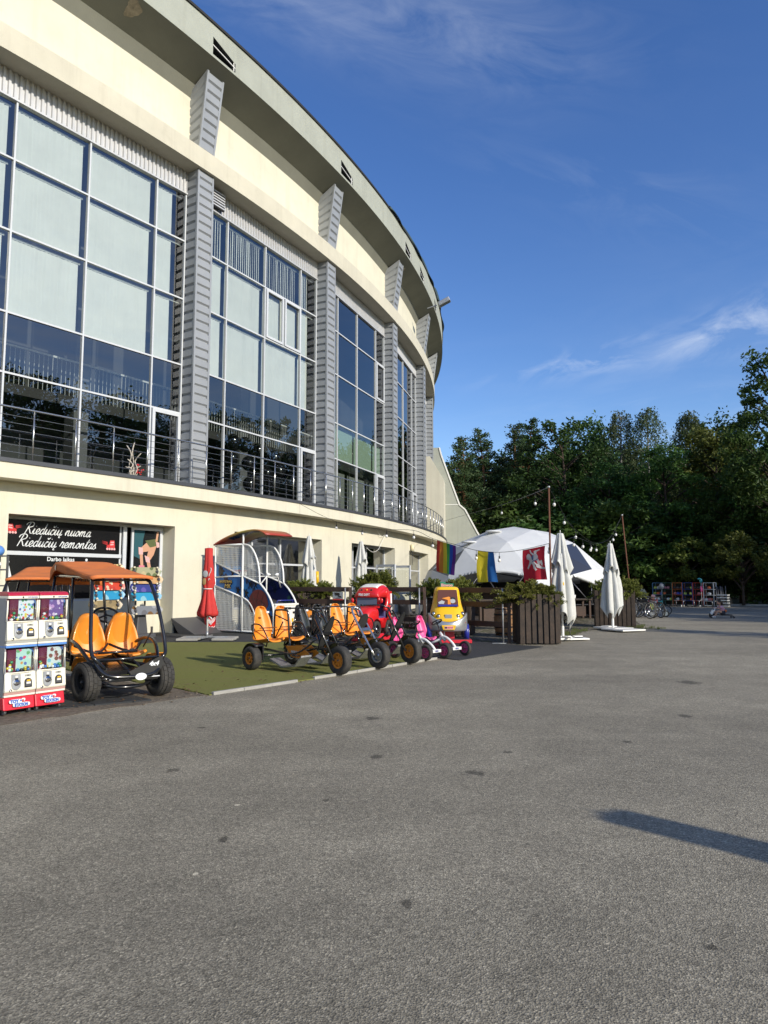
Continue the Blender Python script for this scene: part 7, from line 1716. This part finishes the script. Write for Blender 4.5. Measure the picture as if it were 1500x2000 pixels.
# child on a wiggle scooter, facing left (-X) ; built about 1.1 m tall when standing
ch = thing('person', 'child in a pink shirt crouched on a low black three-wheeled scooter', 'person', (14.36, 30.35, 0), radians(-8))
J = {'pelvis': (.02, 0, .24, .085), 'belly': (-.02, 0, .34, .080), 'chest': (-.09, 0, .46, .085), 'neck': (-.13, 0, .54, .035), 'hd': (-.15, 0, .58, .03)}; B = [('pelvis', 'belly'), ('belly', 'chest'), ('chest', 'neck'), ('neck', 'hd')]
for k, s in (('l', -1), ('r', 1)):
    J.update({k + 'hip': (-.02, s * .07, .22, .062), k + 'knee': (-.25, s * .10, .30, .045), k + 'ank': (-.36, s * .08, .10, .028), k + 'toe': (-.46, s * .08, .06, .026), k + 'sh': (-.09, s * .12, .48, .040), k + 'elb': (-.22, s * .17, .40, .028), k + 'wr': (-.34, s * .13, .43, .020)})
    B += [('pelvis', k + 'hip'), (k + 'hip', k + 'knee'), (k + 'knee', k + 'ank'), (k + 'ank', k + 'toe'), ('chest', k + 'sh'), (k + 'sh', k + 'elb'), (k + 'elb', k + 'wr')]; hand_chain(J, B, k + 'wr', J[k + 'wr'][:3], (-1, 0, .1), k)
skin_body('body', J, B, ch, m_skin)
head(ch, (-.16, 0, .66), .095, (-1, -.3, -.1), m_hair, None, True)
Jt = {'p': (.02, 0, .27, .098), 'b': (-.02, 0, .34, .094), 'c': (-.09, 0, .46, .100), 'ls': (-.09, -.12, .48, .054), 'le': (-.17, -.155, .43, .044), 'rs': (-.09, .12, .48, .054), 're': (-.17, .155, .43, .044)}; skin_body('shirt', Jt, [('p', 'b'), ('b', 'c'), ('c', 'ls'), ('ls', 'le'), ('c', 'rs'), ('rs', 're')], ch, m_pinktop)
Js = {'p': (.03, 0, .22, .10), 'l': (-.03, -.075, .215, .078), 'l2': (-.14, -.09, .26, .062), 'r': (-.03, .075, .215, .078), 'r2': (-.14, .09, .26, .062)}; skin_body('shorts', Js, [('p', 'l'), ('l', 'l2'), ('p', 'r'), ('r', 'r2')], ch, m_short)
b = MB(); b.ball((.06, -.02, .30), .09, 10, 8, 0, (1, 1.1, .8)); b.build('waist_jacket', m_orcl, ch)
b = MB()
for s in (-1, 1): b.rbox((-.41, s * .08, .055), (.16, .065, .06), .03)
b.build('shoe', m_sock, ch)
sc_ = thing('wiggle_scooter', 'low black and white three-wheeled scooter under the crouching child', 'scooter', (14.36, 30.35, 0), radians(-8)); b = MB(); b.tube([(.36, 0, .13), (-.05, 0, .125), (-.36, 0, .16)], .022, 8); b.rbox((.05, 0, .145), (.34, .22, .03), .04); b.tube([(.34, -.2, .08), (.34, .2, .08)], .012, 6); b.build('frame', m_black, sc_)
b = MB(); b.tube([(-.47, 0, .14), (-.36, 0, .30), (-.30, 0, .46)], .030, 8); b.rbox((-.45, 0, .24), (.10, .12, .20), .03, 0, Matrix.Rotation(radians(28), 3, 'Y')); b.tube([(-.33, -.2, .44), (-.33, .2, .44)], .014, 6); b.build('front_fork', m_white, sc_)
b = MB(); b.tube([(-.47, -.035, .11), (-.47, .035, .11)], .11, 18); b.build('front_wheel', m_rubber, sc_)
for s in (-1, 1): b = MB(); b.tube([(.36, s * .18 - .02, .04), (.36, s * .18 + .02, .04)], .04, 12); b.build('caster', m_rubber, sc_)
# small child in white among the bicycles
c2 = thing('person', 'small child in white striped clothes and a pale pink hat behind the bicycles', 'person', (12.35, 32.6, 0), radians(20))
J = {'pelvis': (0, 0, .42, .08), 'belly': (-.03, 0, .52, .08), 'chest': (-.07, 0, .62, .085), 'neck': (-.09, 0, .70, .03), 'hd': (-.1, 0, .74, .03)}; B = [('pelvis', 'belly'), ('belly', 'chest'), ('chest', 'neck'), ('neck', 'hd')]
for k, s in (('l', -1), ('r', 1)):
    J.update({k + 'hip': (.01, s * .06, .40, .06), k + 'knee': (.02 + s * .03, s * .07, .22, .045), k + 'ank': (.05 + s * .05, s * .07, .05, .03), k + 'toe': (-.04 + s * .05, s * .08, .03, .03), k + 'sh': (-.07, s * .12, .64, .04), k + 'elb': (-.17, s * .15, .52, .03), k + 'wr': (-.27, s * .12, .50, .02)})
    B += [('pelvis', k + 'hip'), (k + 'hip', k + 'knee'), (k + 'knee', k + 'ank'), (k + 'ank', k + 'toe'), ('chest', k + 'sh'), (k + 'sh', k + 'elb'), (k + 'elb', k + 'wr')]; hand_chain(J, B, k + 'wr', J[k + 'wr'][:3], (-1, 0, -.1), k)
skin_body('body', J, B, c2, m_skin); head(c2, (-.11, 0, .84), .10, (-1, -.4, -.1), m_hair, mat('pink_hat', (.66, .36, .32), .8))
Jt = {'p': (0, 0, .42, .10), 'b': (-.03, 0, .52, .095), 'c': (-.07, 0, .62, .10), 'ls': (-.07, -.12, .64, .055), 'le': (-.15, -.15, .55, .044), 'rs': (-.07, .12, .64, .055), 're': (-.15, .15, .55, .044)}; o = skin_body('shirt', Jt, [('p', 'b'), ('b', 'c'), ('c', 'ls'), ('ls', 'le'), ('c', 'rs'), ('rs', 're')], c2, mat('striped_shirt', (.68, .62, .55), .8, c2=(.1, .08, .08), vscale=12))
Jl = {'p': (0, 0, .42, .09)}; Bl = []
for k, s in (('l', -1), ('r', 1)): Jl.update({k: (.01, s * .06, .38, .07), k + 'k': (.02 + s * .03, s * .07, .22, .055), k + 'a': (.05 + s * .05, s * .07, .07, .042)}); Bl += [('p', k), (k, k + 'k'), (k + 'k', k + 'a')]
skin_body('trousers', Jl, Bl, c2, m_whcl)
# ------------------------------------------------------------------ rental shelves with helmets by the forest edge
SH0, SH1 = V((17.6, 46.6, 0)), V((20.35, 43.9, 0)); dS = (SH1 - SH0); uS = dS.normalized(); nS = V((uS.y, -uS.x, 0)); nS = nS if nS.y < 0 else -nS; wS = dS.length / 6
shc = [('blue framed', (.05, .14, .26)), ('dark green framed', (.03, .10, .07)), ('orange topped', (.38, .10, .03)), ('dark blue framed', (.03, .06, .22)), ('red and white framed', (.40, .05, .03)), ('white framed', (.60, .60, .58))]
hel = [('orange', (.60, .12, .03)), ('lime', (.45, .52, .08)), ('white', (.62, .62, .60)), ('blue', (.03, .06, .35)), ('black', (.02, .02, .02)), ('pink', (.45, .16, .18))]
HM = []
for nme, c in hel:
    b = MB(); b.ball((0, 0, .07), .12, 10, 7, 0, (.9, 1.15, .85)); HM.append((nme, b, mat('helmet_' + nme, c, .3, coat=.4)))
hm_obj = {}
r2 = random.Random(33)
for k in range(6):
    c = SH0 + uS * (wS * (k + .5)); t = thing('rental_shelf', f'{shc[k][0]} rental shelf with helmets at the forest edge', 'shelf', c, atan2(uS.y, uS.x), 'rental shelves at the forest edge'); b = MB(); H_ = 1.42; w_ = wS - .04; mt = mat('shelf_paint_%d' % k, shc[k][1], .6)
    for x in (-w_ / 2, w_ / 2):
        for y in (-.22, .22): b.box((x, y, H_ / 2 + .05), (.045, .045, H_))
    for z in (.36, .72, 1.08, H_ + .06): b.box((0, 0, z), (w_, .46, .03))
    b.build('shelf_frame', mt, t)
    b = MB(); b.box((0, .21, .75), (w_, .02, 1.3)); b.build('back_board', m_blackmatte, t)
    b = MB()
    for x in (-w_ / 2 + .08, w_ / 2 - .08): b.tube([(x, -.2, .08), (x, -.16, .08)], .08, 12)
    b.build('wheel', m_rubber, t)
    for z in (.375, .735, 1.095):
        for q in range(3):
            if r2.random() < .22: continue
            i = r2.choice([0, 1, 2, 2, 3, 4, 4, 5]); nme, mb, mh = HM[i]; pp_ = c + uS * ((q - 1) * .2 + r2.uniform(-.03, .03)) + nS * .10 + V((0, 0, z))
            if i not in hm_obj: o = mb.build('helmet', mh, None, pp_); hm_obj[i] = o
            else: o = hm_obj[i].copy(); COL.objects.link(o); o.location = pp_
            o.rotation_euler.z = r2.uniform(-.5, .5); tag(o, f'small {nme} helmet lying on a rental shelf', 'helmet', f'{nme} helmets on the rental shelves')
for k in range(5):
    c = SH0 + uS * (1.6 + k * .52) + nS * .75; t = thing('push_scooter', 'small grey push scooter standing in front of the rental shelves', 'scooter', c, r2.uniform(0, 3), 'push scooters in front of the rental shelves'); b = MB(); b.box((0, 0, .10), (.10, .42, .03)); b.tube([(0, -.24, .08), (0, -.20, .40)], .012, 6); b.tube([(-.14, -.20, .40), (.14, -.20, .40)], .010, 6); b.build('frame', m_silver, t); b = MB()
    for y in (-.26, .24): b.tube([(-.015, y, .06), (.015, y, .06)], .06, 12)
    b.build('wheel', m_white if k % 2 else m_rubber, t)
t = thing('slat_stack', 'stack of white slatted pallets at the right end of the rental shelves', 'pallets', SH1 + uS * .55 + nS * .3, atan2(uS.y, uS.x)); b = MB()
for z in (.08, .26, .42, .58, .74): b.box((0, 0, z), (.62, .4, .05))
b.build('slat', m_white, t); b = MB()
for x in (-.28, .28): b.box((x, 0, .41), (.05, .36, .72))
b.build('bearer', m_greydk, t)
t = thing('covered_bikes', 'dark bundle of parked push bikes beside the white shelf', 'bikes', SH1 + uS * .25 - nS * .2, 0); b = MB()
for k in range(7): a = r2.uniform(-.4, .4); b.tube([(k * .08 - .2, 0, .05), (k * .08 - .2 + .2 * a, .1, 1.25 + .1 * a)], .03, 6)
b.build('frame', m_greydk, t); b = MB(); b.tube([(-.3 + .28 * cos(2 * pi * k / 20), -.1, .32 + .28 * sin(2 * pi * k / 20)) for k in range(20)], .025, 6, 0, True); b.tube([(.3 + .28 * cos(2 * pi * k / 20), -.12, .32 + .28 * sin(2 * pi * k / 20)) for k in range(20)], .025, 6, 0, True); b.build('wheel', m_rubber, t)
t = thing('wind_spinner', 'teal and pink wind spinner on a stick above the rental shelves', 'wind spinner', SH0 + uS * (wS * 4.9) + nS * .35); b = MB(); b.tube([(0, 0, 0), (0, 0, 1.75)], .014, 6); b.build('stick', m_white, t); b = MB(); b.ball((0, 0, 1.6), .10, 8, 6, 0, (1, 1, 1.5)); b.ball((-.1, 0, 1.72), .09, 8, 6, 0, (1.4, 1, .7)); b.ball((0, 0, 1.1), .07, 8, 6, 1, (1, 1, 3)); b.build('spinner_head', [m_teal, m_pink], t)
t = thing('balloon', 'pale grey round balloon above the left rental shelves', 'balloon', SH0 + uS * (wS * 1.0) + nS * .3 + V((0, 0, 1.25))); b = MB(); b.ball((0, 0, 0), .17, 12, 9, 0, (1, 1, 1.2)); b.build('balloon_skin', m_grey, t); b = MB(); b.tube([(0, 0, -.2), (0, .02, -1.2)], .006, 4); b.build('string', m_white, t)
# roller skate rack at the left picture edge
t = thing('skate_rack', 'black shelf rack with roller skates left of the capsule machines', 'shelf', (-8.78, 15.35, .0), radians(52)); b = MB()
for x in (-.55, .55):
    for y in (-.2, .2): b.box((x, y, 1.05), (.04, .04, 2.1))
for z in (.4, .75, 1.1, 1.45, 1.8, 2.1): b.box((0, 0, z), (1.1, .42, .03))
b.build('rack_frame', m_steeldk, t)
er_, ax_ = V((sin(radians(52)), -cos(radians(52)), 0)), V((cos(radians(52)), sin(radians(52)), 0)); first = None
for j, z in enumerate((.415, .765, 1.115, 1.465, 1.815)):
    for q in range(3):
        p = V((-8.78, 15.35, z)) + ax_ * (.40 - q * .30) + er_ * .06
        if first is None:
            s_ = thing('roller_skate', 'x', 'roller skate', p, 0, 'roller skates on the black rack'); b = MB(); b.loft([superring(0, -.02, .08, .045, .14, .7, 14), superring(0, 0, .13, .045, .12, .7, 14), superring(0, .05, .18, .042, .065, .7, 14), superring(0, .06, .30, .045, .06, .7, 14)]); b.build('boot', m_white, s_); b = MB(); b.box((0, 0, .06), (.03, .26, .03)); b.build('chassis', m_black, s_)
            for y in (-.11, -.037, .037, .11): b = MB(); b.tube([(-.012, y, .034), (.012, y, .034)], .034, 12); b.build('wheel', m_black, s_)
            first = s_
        else: s_ = dup(first, p, 0)
        s_.rotation_euler.z = radians(52) + r2.uniform(-.3, .3); s_['label'] = 'white and black roller skate on the rack at the left picture edge'
b = MB(); b.ball((0, 0, .1), .15, 14, 9, 0, (.9, 1.15, .85)); o = b.build('helmet', m_blue2, None, V((-8.78, 15.35, 2.115)) + ax_ * .42); tag(o, 'bright blue helmet on top of the black skate rack', 'helmet'); o.rotation_euler.z = .6
# ------------------------------------------------------------------ trees
def leafquad(b, p, s, r2, droop=0):
    n = V((r2.gauss(0, 1), r2.gauss(0, 1), r2.gauss(.5, .8))).normalized(); a = V((r2.gauss(0, 1), r2.gauss(0, 1), r2.gauss(-droop, .6))); a = (a - n * a.dot(n))
    if a.length < 1e-3: a = V((1, 0, 0))
    a = a.normalized() * s; c = n.cross(a) * .55; f = n * s * .18
    b.add([p - a, p - c * .9 + f, p + a, p + c * .9 + f], [(0, 1, 2), (0, 2, 3)])
def trunk(b, H, r0, r2, lean=.3, top=1.0):
    pts, rad = [], []; ax, ay = r2.uniform(-lean, lean), r2.uniform(-lean, lean)
    for k in range(9): t = k / 8; pts.append(V((ax * t * t + .12 * sin(3 * t + ax * 9), ay * t * t + .12 * sin(2.5 * t + ay * 7), H * top * t))); rad.append(r0 * (1 - t) ** .75 * (1.35 if k == 0 else 1) + .02)
    b.tube(pts, rad, 8); return lambda z: pts[0].lerp(pts[-1], 0) if z <= 0 else (lambda t: pts[int(min(7, t * 8))].lerp(pts[int(min(7, t * 8)) + 1], min(1, t * 8 - int(min(7, t * 8)))))(min(1, z / (H * top)))
def broadleaf(seed, H, R, z0, nl=11000, leaf=.15, nclump=130, dense=1.0, r0=.26):
    r2 = random.Random(seed); tb, cb = MB(), MB(); ax = trunk(tb, H, r0, r2, .5, .86); cl = []
    zc, hz = (z0 + H) / 2, (H - z0) / 2; bumps = [(r2.uniform(0, 6.3), r2.uniform(-.6, .9), r2.uniform(.75, 1.25)) for _ in range(9)]
    k = 0
    while len(cl) < nclump and k < 4000:
        k += 1; a = r2.uniform(0, 2 * pi); u = r2.uniform(-1, 1); q = sqrt(max(0, 1 - u * u)); rr = r2.uniform(.45, 1.02) ** .55
        s = 1
        for (ba, bu, bs) in bumps:
            dd = 1 - min(1, (abs(((a - ba + pi) % (2 * pi)) - pi) / .8 + abs(u - bu) / .6)); s *= 1 + (bs - 1) * max(0, dd)
        p = V((R * s * rr * q * cos(a) * (1 - .22 * max(0, u)), R * s * rr * q * sin(a) * (1 - .22 * max(0, u)), zc + hz * s * rr * u))
        if p.z < z0 * .6: continue
        p += ax(p.z) * 1.0 - V((0, 0, ax(p.z).z)); cl.append(p)
    for i, p in enumerate(cl):
        if i % 3 == 0:
            z = max(z0 * .5, p.z - (p - ax(p.z)).xy.length * .55 - r2.uniform(0, .6)); q = ax(min(z, H * .82)); m_ = q.lerp(p, .55) + V((0, 0, .25)); tb.tube([q, m_, p], [.075, .045, .015], 5)
        cr = r2.uniform(.45, .95) * R / 4.0
        for _ in range(int(nl / nclump * dense)):
            d = V((r2.gauss(0, 1), r2.gauss(0, 1), r2.gauss(0, .62))); d = d.normalized() * cr * r2.uniform(.35, 1.15); leafquad(cb, p + d, leaf * r2.uniform(.7, 1.35), r2, .3)
    return tb, cb
def pine(seed, H, R, z0, nl=9500):
    r2 = random.Random(seed); tb, cb = MB(), MB(); ax = trunk(tb, H, .23, r2, .7, .98); z = z0; br = []
    while z < H * .99:
        t = (z - z0) / (H - z0); w = R * (1 - t ** 1.6) * (.55 + .45 * min(1, t * 3.5)) + .25
        for k in range(5):
            a = r2.uniform(0, 6.3); L_ = w * r2.uniform(.55, 1.15); br.append((z, a, L_))
        z += r2.uniform(.38, .62)
    for k in range(10): br.append((r2.uniform(z0 * .45, z0), r2.uniform(0, 6.3), R * r2.uniform(.4, .8) * -1))
    per = nl / max(1, sum(abs(b_[2]) for b_ in br))
    for (z, a, L_) in br:
        bare = L_ < 0; L_ = abs(L_); q = ax(z); d = V((cos(a), sin(a), 0)); tip = q + d * L_ + V((0, 0, .10 * L_ + .15 * (z / H) - (.25 if bare else 0))); m_ = q.lerp(tip, .5) - V((0, 0, .08 * L_)); tb.tube([q, m_, tip], [.045, .03, .01], 5)
        if bare and r2.random() < .6: continue
        for _ in range(int(per * L_)):
            f = r2.uniform(.32, 1.05) ** .8; c = (q.lerp(m_, f * 2) if f < .5 else m_.lerp(tip, f * 2 - 1)); o = V((r2.gauss(0, .34), r2.gauss(0, .34), r2.gauss(.10, .20))) * (.5 + .35 * L_ / max(.5, R)); p = c + o
            dd = (d * r2.uniform(.2, 1) + V((r2.gauss(0, .6), r2.gauss(0, .6), r2.uniform(.1, .9)))).normalized() * r2.uniform(.13, .24); w_ = dd.cross(V((r2.gauss(0, 1), r2.gauss(0, 1), r2.gauss(0, 1)))).normalized() * .055
            cb.add([p - w_, p + w_, p + dd + w_ * .5, p + dd - w_ * .5], [(0, 1, 2, 3)])
    return tb, cb
def birch(seed, H, R, z0, nl=10000):
    r2 = random.Random(seed); tb, cb = MB(), MB(); ax = trunk(tb, H, .16, r2, .6, .95); n = 150; per = nl // n
    for k in range(n):
        t = r2.uniform(0, 1); z = z0 + (H - z0) * t; a = r2.uniform(0, 6.3); w = R * (1 - t ** 2.2) * r2.uniform(.35, 1.1) + .2; q = ax(min(z, H * .94)); top = q + V((cos(a) * w, sin(a) * w, .25 * w + r2.uniform(.1, .7)))
        if k % 2 == 0: tb.tube([q, q.lerp(top, .6) + V((0, 0, .2)), top], [.035, .02, .008], 4)
        ln = r2.uniform(1.2, 2.8)
        for j in range(per):
            f = j / per; p = top + V((cos(a) * .35 * f + r2.gauss(0, .16), sin(a) * .35 * f + r2.gauss(0, .16), -ln * f)); leafquad(cb, p, r2.uniform(.07, .12), r2, 1.6)
    return tb, cb
LF = {'dark': leaf_mat('dark_leaves', (.016, .046, .011), (.068, .14, .028), .32), 'mid': leaf_mat('green_leaves', (.025, .062, .012), (.10, .175, .032), .32), 'yellow': leaf_mat('yellowish_leaves', (.06, .085, .014), (.17, .20, .038), .3), 'pine': leaf_mat('pine_needles', (.020, .044, .018), (.078, .115, .042), .18), 'birch': leaf_mat('birch_leaves', (.042, .068, .026), (.13, .165, .065), .3)}
m_birchbark = mat('birch_bark', (.45, .43, .38), .8, c2=(.08, .07, .06), vscale=6)
SPEC = {}
def spec(key, mbs, lm, bm_):
    tb, cb = mbs; a = tb.build('trunk', bm_); c = cb.build('crown', LF[lm]); COL.objects.unlink(a); COL.objects.unlink(c); SPEC[key] = (a, c)
spec('d1', broadleaf(1, 15, 4.2, 2.2), 'dark', m_bark); spec('d2', broadleaf(2, 15, 3.8, 1.6), 'mid', m_bark); spec('d3', broadleaf(3, 15, 4.4, 3.0), 'dark', m_bark); spec('y1', broadleaf(4, 13, 3.6, 2.0), 'yellow', m_bark)
spec('p1', pine(5, 16, 3.3, 4.2, 17000), 'pine', m_pinebark); spec('p2', pine(6, 16, 3.0, 4.8, 16000), 'pine', m_pinebark); spec('b1', birch(7, 17, 2.9, 4.0), 'birch', m_birchbark); spec('b2', birch(8, 16, 2.6, 4.5), 'birch', m_birchbark)
spec('s1', broadleaf(9, 5, 2.4, .3, 6500, .13, 70, 1, .07), 'dark', m_bark); spec('s2', broadleaf(10, 5.5, 2.2, .5, 6500, .13, 70, 1, .07), 'mid', m_bark); spec('s3', broadleaf(11, 5.0, 2.1, 1.6, 5200, .12, 60, 1, .07), 'yellow', m_bark); spec('tall', broadleaf(12, 18, 3.4, 4.0, 12000, .15, 150), 'mid', m_bark)
SPH = {'d1': 15, 'd2': 15, 'd3': 15, 'y1': 13, 'p1': 16, 'p2': 16, 'b1': 17, 'b2': 16, 's1': 5, 's2': 5.5, 's3': 5, 'tall': 18}
NAMES = {'d': ('broadleaf_tree', 'tree'), 'y': ('broadleaf_tree', 'tree'), 'p': ('pine_tree', 'tree'), 'b': ('birch_tree', 'tree'), 's': ('shrub', 'shrub'), 't': ('broadleaf_tree', 'tree')}
def tree(key, x, y, H, rz, label, group, wide=1.0):
    nm, cat = NAMES[key[0]]; t = thing(nm, label, cat, (x, y, .05), rz, group); k = H / SPH[key]; t.scale = (k * wide, k * wide, k)
    for s in SPEC[key]: c = s.copy(); COL.objects.link(c); c.parent = t
    return t
def tpx(key, px, top, Y, rz, label, group='trees at the forest edge', wide=1.0):
    p = at(px, top, Y); return tree(key, p.x, Y, p.z - .05, rz, label, group, wide)
tpx('p1', 905, 852, 64, .3, 'pine with a bare orange trunk, leftmost beside the arena buttress'); tpx('p2', 948, 838, 67, 1.9, 'slim dark pine second from the arena')
tpx('p1', 1003, 830, 68, 3.8, 'tall pine in the middle of the pine group'); tpx('p2', 1026, 823, 65, 5.0, 'tall pine directly left of the dark round tree'); tpx('d3', 975, 880, 72, 2.2, 'dark leafy tree between the pines')
tpx('p2', 888, 905, 70, 2.6, 'small pine tip just right of the buttress')
tpx('d1', 1105, 822, 61, 1.0, 'large dark round tree above the near pole', wide=1.1); tpx('d2', 1150, 818, 66, 4.0, 'dark green tree left of the birches')
tpx('b1', 1205, 800, 62, .6, 'grey green birch, leftmost of the birches'); tpx('b1', 1262, 790, 60, 2.9, 'tall drooping birch in the middle of the forest edge'); tpx('b2', 1328, 797, 61, 4.4, 'drooping birch right of the tallest birch')
tpx('d3', 1395, 812, 62, 5.6, 'dark green broad tree right of the birches'); tpx('d1', 1440, 830, 66, .9, 'dark tree behind the yellowish maple')
tpx('y1', 1385, 842, 55, 2.1, 'yellowish green maple in front of the dark trees', wide=1.05); tpx('d2', 1300, 868, 54, 3.3, 'mid green tree below the birches', wide=1.15)
tpx('d1', 1190, 900, 56, 5.1, 'dense tree behind the leaning rusty pole', wide=1.2); tpx('d2', 1440, 900, 50, .2, 'green tree on the right side of the road bend', wide=1.1)
tpx('tall', 1506, 668, 46, 1.2, 'tall loose tree at the right picture edge', wide=.95)
tpx('d3', 1510, 850, 49, 4.5, 'dark dense tree at the right picture edge below the tall one', wide=1.1)
# low trees and shrubs in front
for i, (k, px, top, Y, rz, w_, lab) in enumerate([('s1', 905, 1040, 58, .4, 1.3, 'dark shrub behind the buttress foot'), ('s2', 985, 985, 60, 2.1, 1.5, 'dark shrub below the pines'), ('s1', 1090, 985, 57, 3.0, 1.5, 'shrub behind the near rusty pole'), ('s2', 1165, 1000, 54, .9, 1.5, 'leafy shrub behind the dome top'), ('s2', 1210, 985, 52, 5.2, 1.4, 'big green shrub behind the leaning pole'), ('s1', 1265, 1010, 53, 1.7, 1.4, 'dark shrub left of the rental shelves'), ('s3', 1345, 1058, 49.5, 2.7, 1.25, 'small bright tree leaning over the rental shelves'), ('s2', 1415, 1010, 51, 3.9, 1.5, 'dark leafy shrub right of the bright tree'), ('s3', 1448, 1048, 45.5, .3, 1.1, 'small yellowish tree with a bare trunk at the road bend'), ('s1', 1490, 1020, 47.5, 4.8, 1.4, 'dark shrub at the right picture edge'), ('s1', 1330, 1000, 55, 5.9, 1.5, 'dark shrub behind the bright small tree')]):
    tpx(k, px, top, Y, rz, lab, 'shrubs and low trees at the forest edge', w_)
# deeper forest, one tree behind another
r2 = random.Random(77); ks = ['d1', 'd2', 'd3', 'p1', 'b2', 'd1', 'd3']
for i in range(34):
    px = 885 + (i % 17) * 41 + r2.uniform(-12, 12); Y = (76 if i < 17 else 90) + r2.uniform(-4, 4); k = r2.choice(ks if px > 1050 else ['p1', 'p2', 'd3', 'd1'])
    top = (905 if px < 1060 else 872) + r2.uniform(-12, 40)
    tpx(k, px, top, Y, r2.uniform(0, 6), 'forest tree standing in the darkness behind the front row', 'trees deeper in the forest', 1.25)
for i in range(16):
    px = 880 + i * 44 + r2.uniform(-10, 10); tpx(r2.choice(['s1', 's2']), px, 1040 + r2.uniform(-25, 20), 66 + r2.uniform(-3, 3), r2.uniform(0, 6), 'dark undergrowth between the trunks of the forest', 'undergrowth deeper in the forest', 1.7)
# trees across the road, right of the picture: they shade the road and mirror in the glazing
for i, (k, x, y, H, w_) in enumerate([('tall', 30.8, 1.7, 14.5, .62), ('d1', 40.5, 13.2, 20.5, .9), ('d3', 44.5, 18.0, 20.5, 1.0), ('d2', 48.5, 22.6, 17, 1.1), ('d1', 53, 27.4, 17.5, 1.1), ('d3', 57, 32.5, 17, 1.1), ('p1', 38.0, 15.8, 15, 1.0), ('d2', 47, 13.0, 19, 1.0), ('d1', 58, 20, 19, 1.1), ('d2', 62, 39, 18, 1.1), ('p2', 51, 35, 17, 1.1), ('b1', 55, 41, 18, 1.1), ('d3', 66, 12, 19, 1.1), ('s1', 45, 24, 6, 1.6), ('s2', 50, 30, 6, 1.6), ('s1', 55, 36, 6, 1.6), ('d2', 52, 2, 13, 1.1), ('d3', 60, -8, 13, 1.1), ('d1', 38.4, 9.9, 20.5, .82), ('d2', 47, 28, 21, 1.0), ('d3', 50, 33.5, 22, 1.0), ('d1', 48.5, 39, 21.5, 1.0), ('d2', 52, 45, 22, 1.0), ('tall', 50, 51, 22, 1.0), ('d3', 49, 23, 20.5, 1.0), ('d1', 54, 57, 22, 1.0), ('p1', 46, 35.5, 20, 1.0), ('d2', 56, 37, 23, 1.1), ('d3', 57, 48, 23, 1.1)]):
    tree(k, x, y, H, i * 1.3, 'tree across the road outside the right picture edge', 'trees across the road', w_)
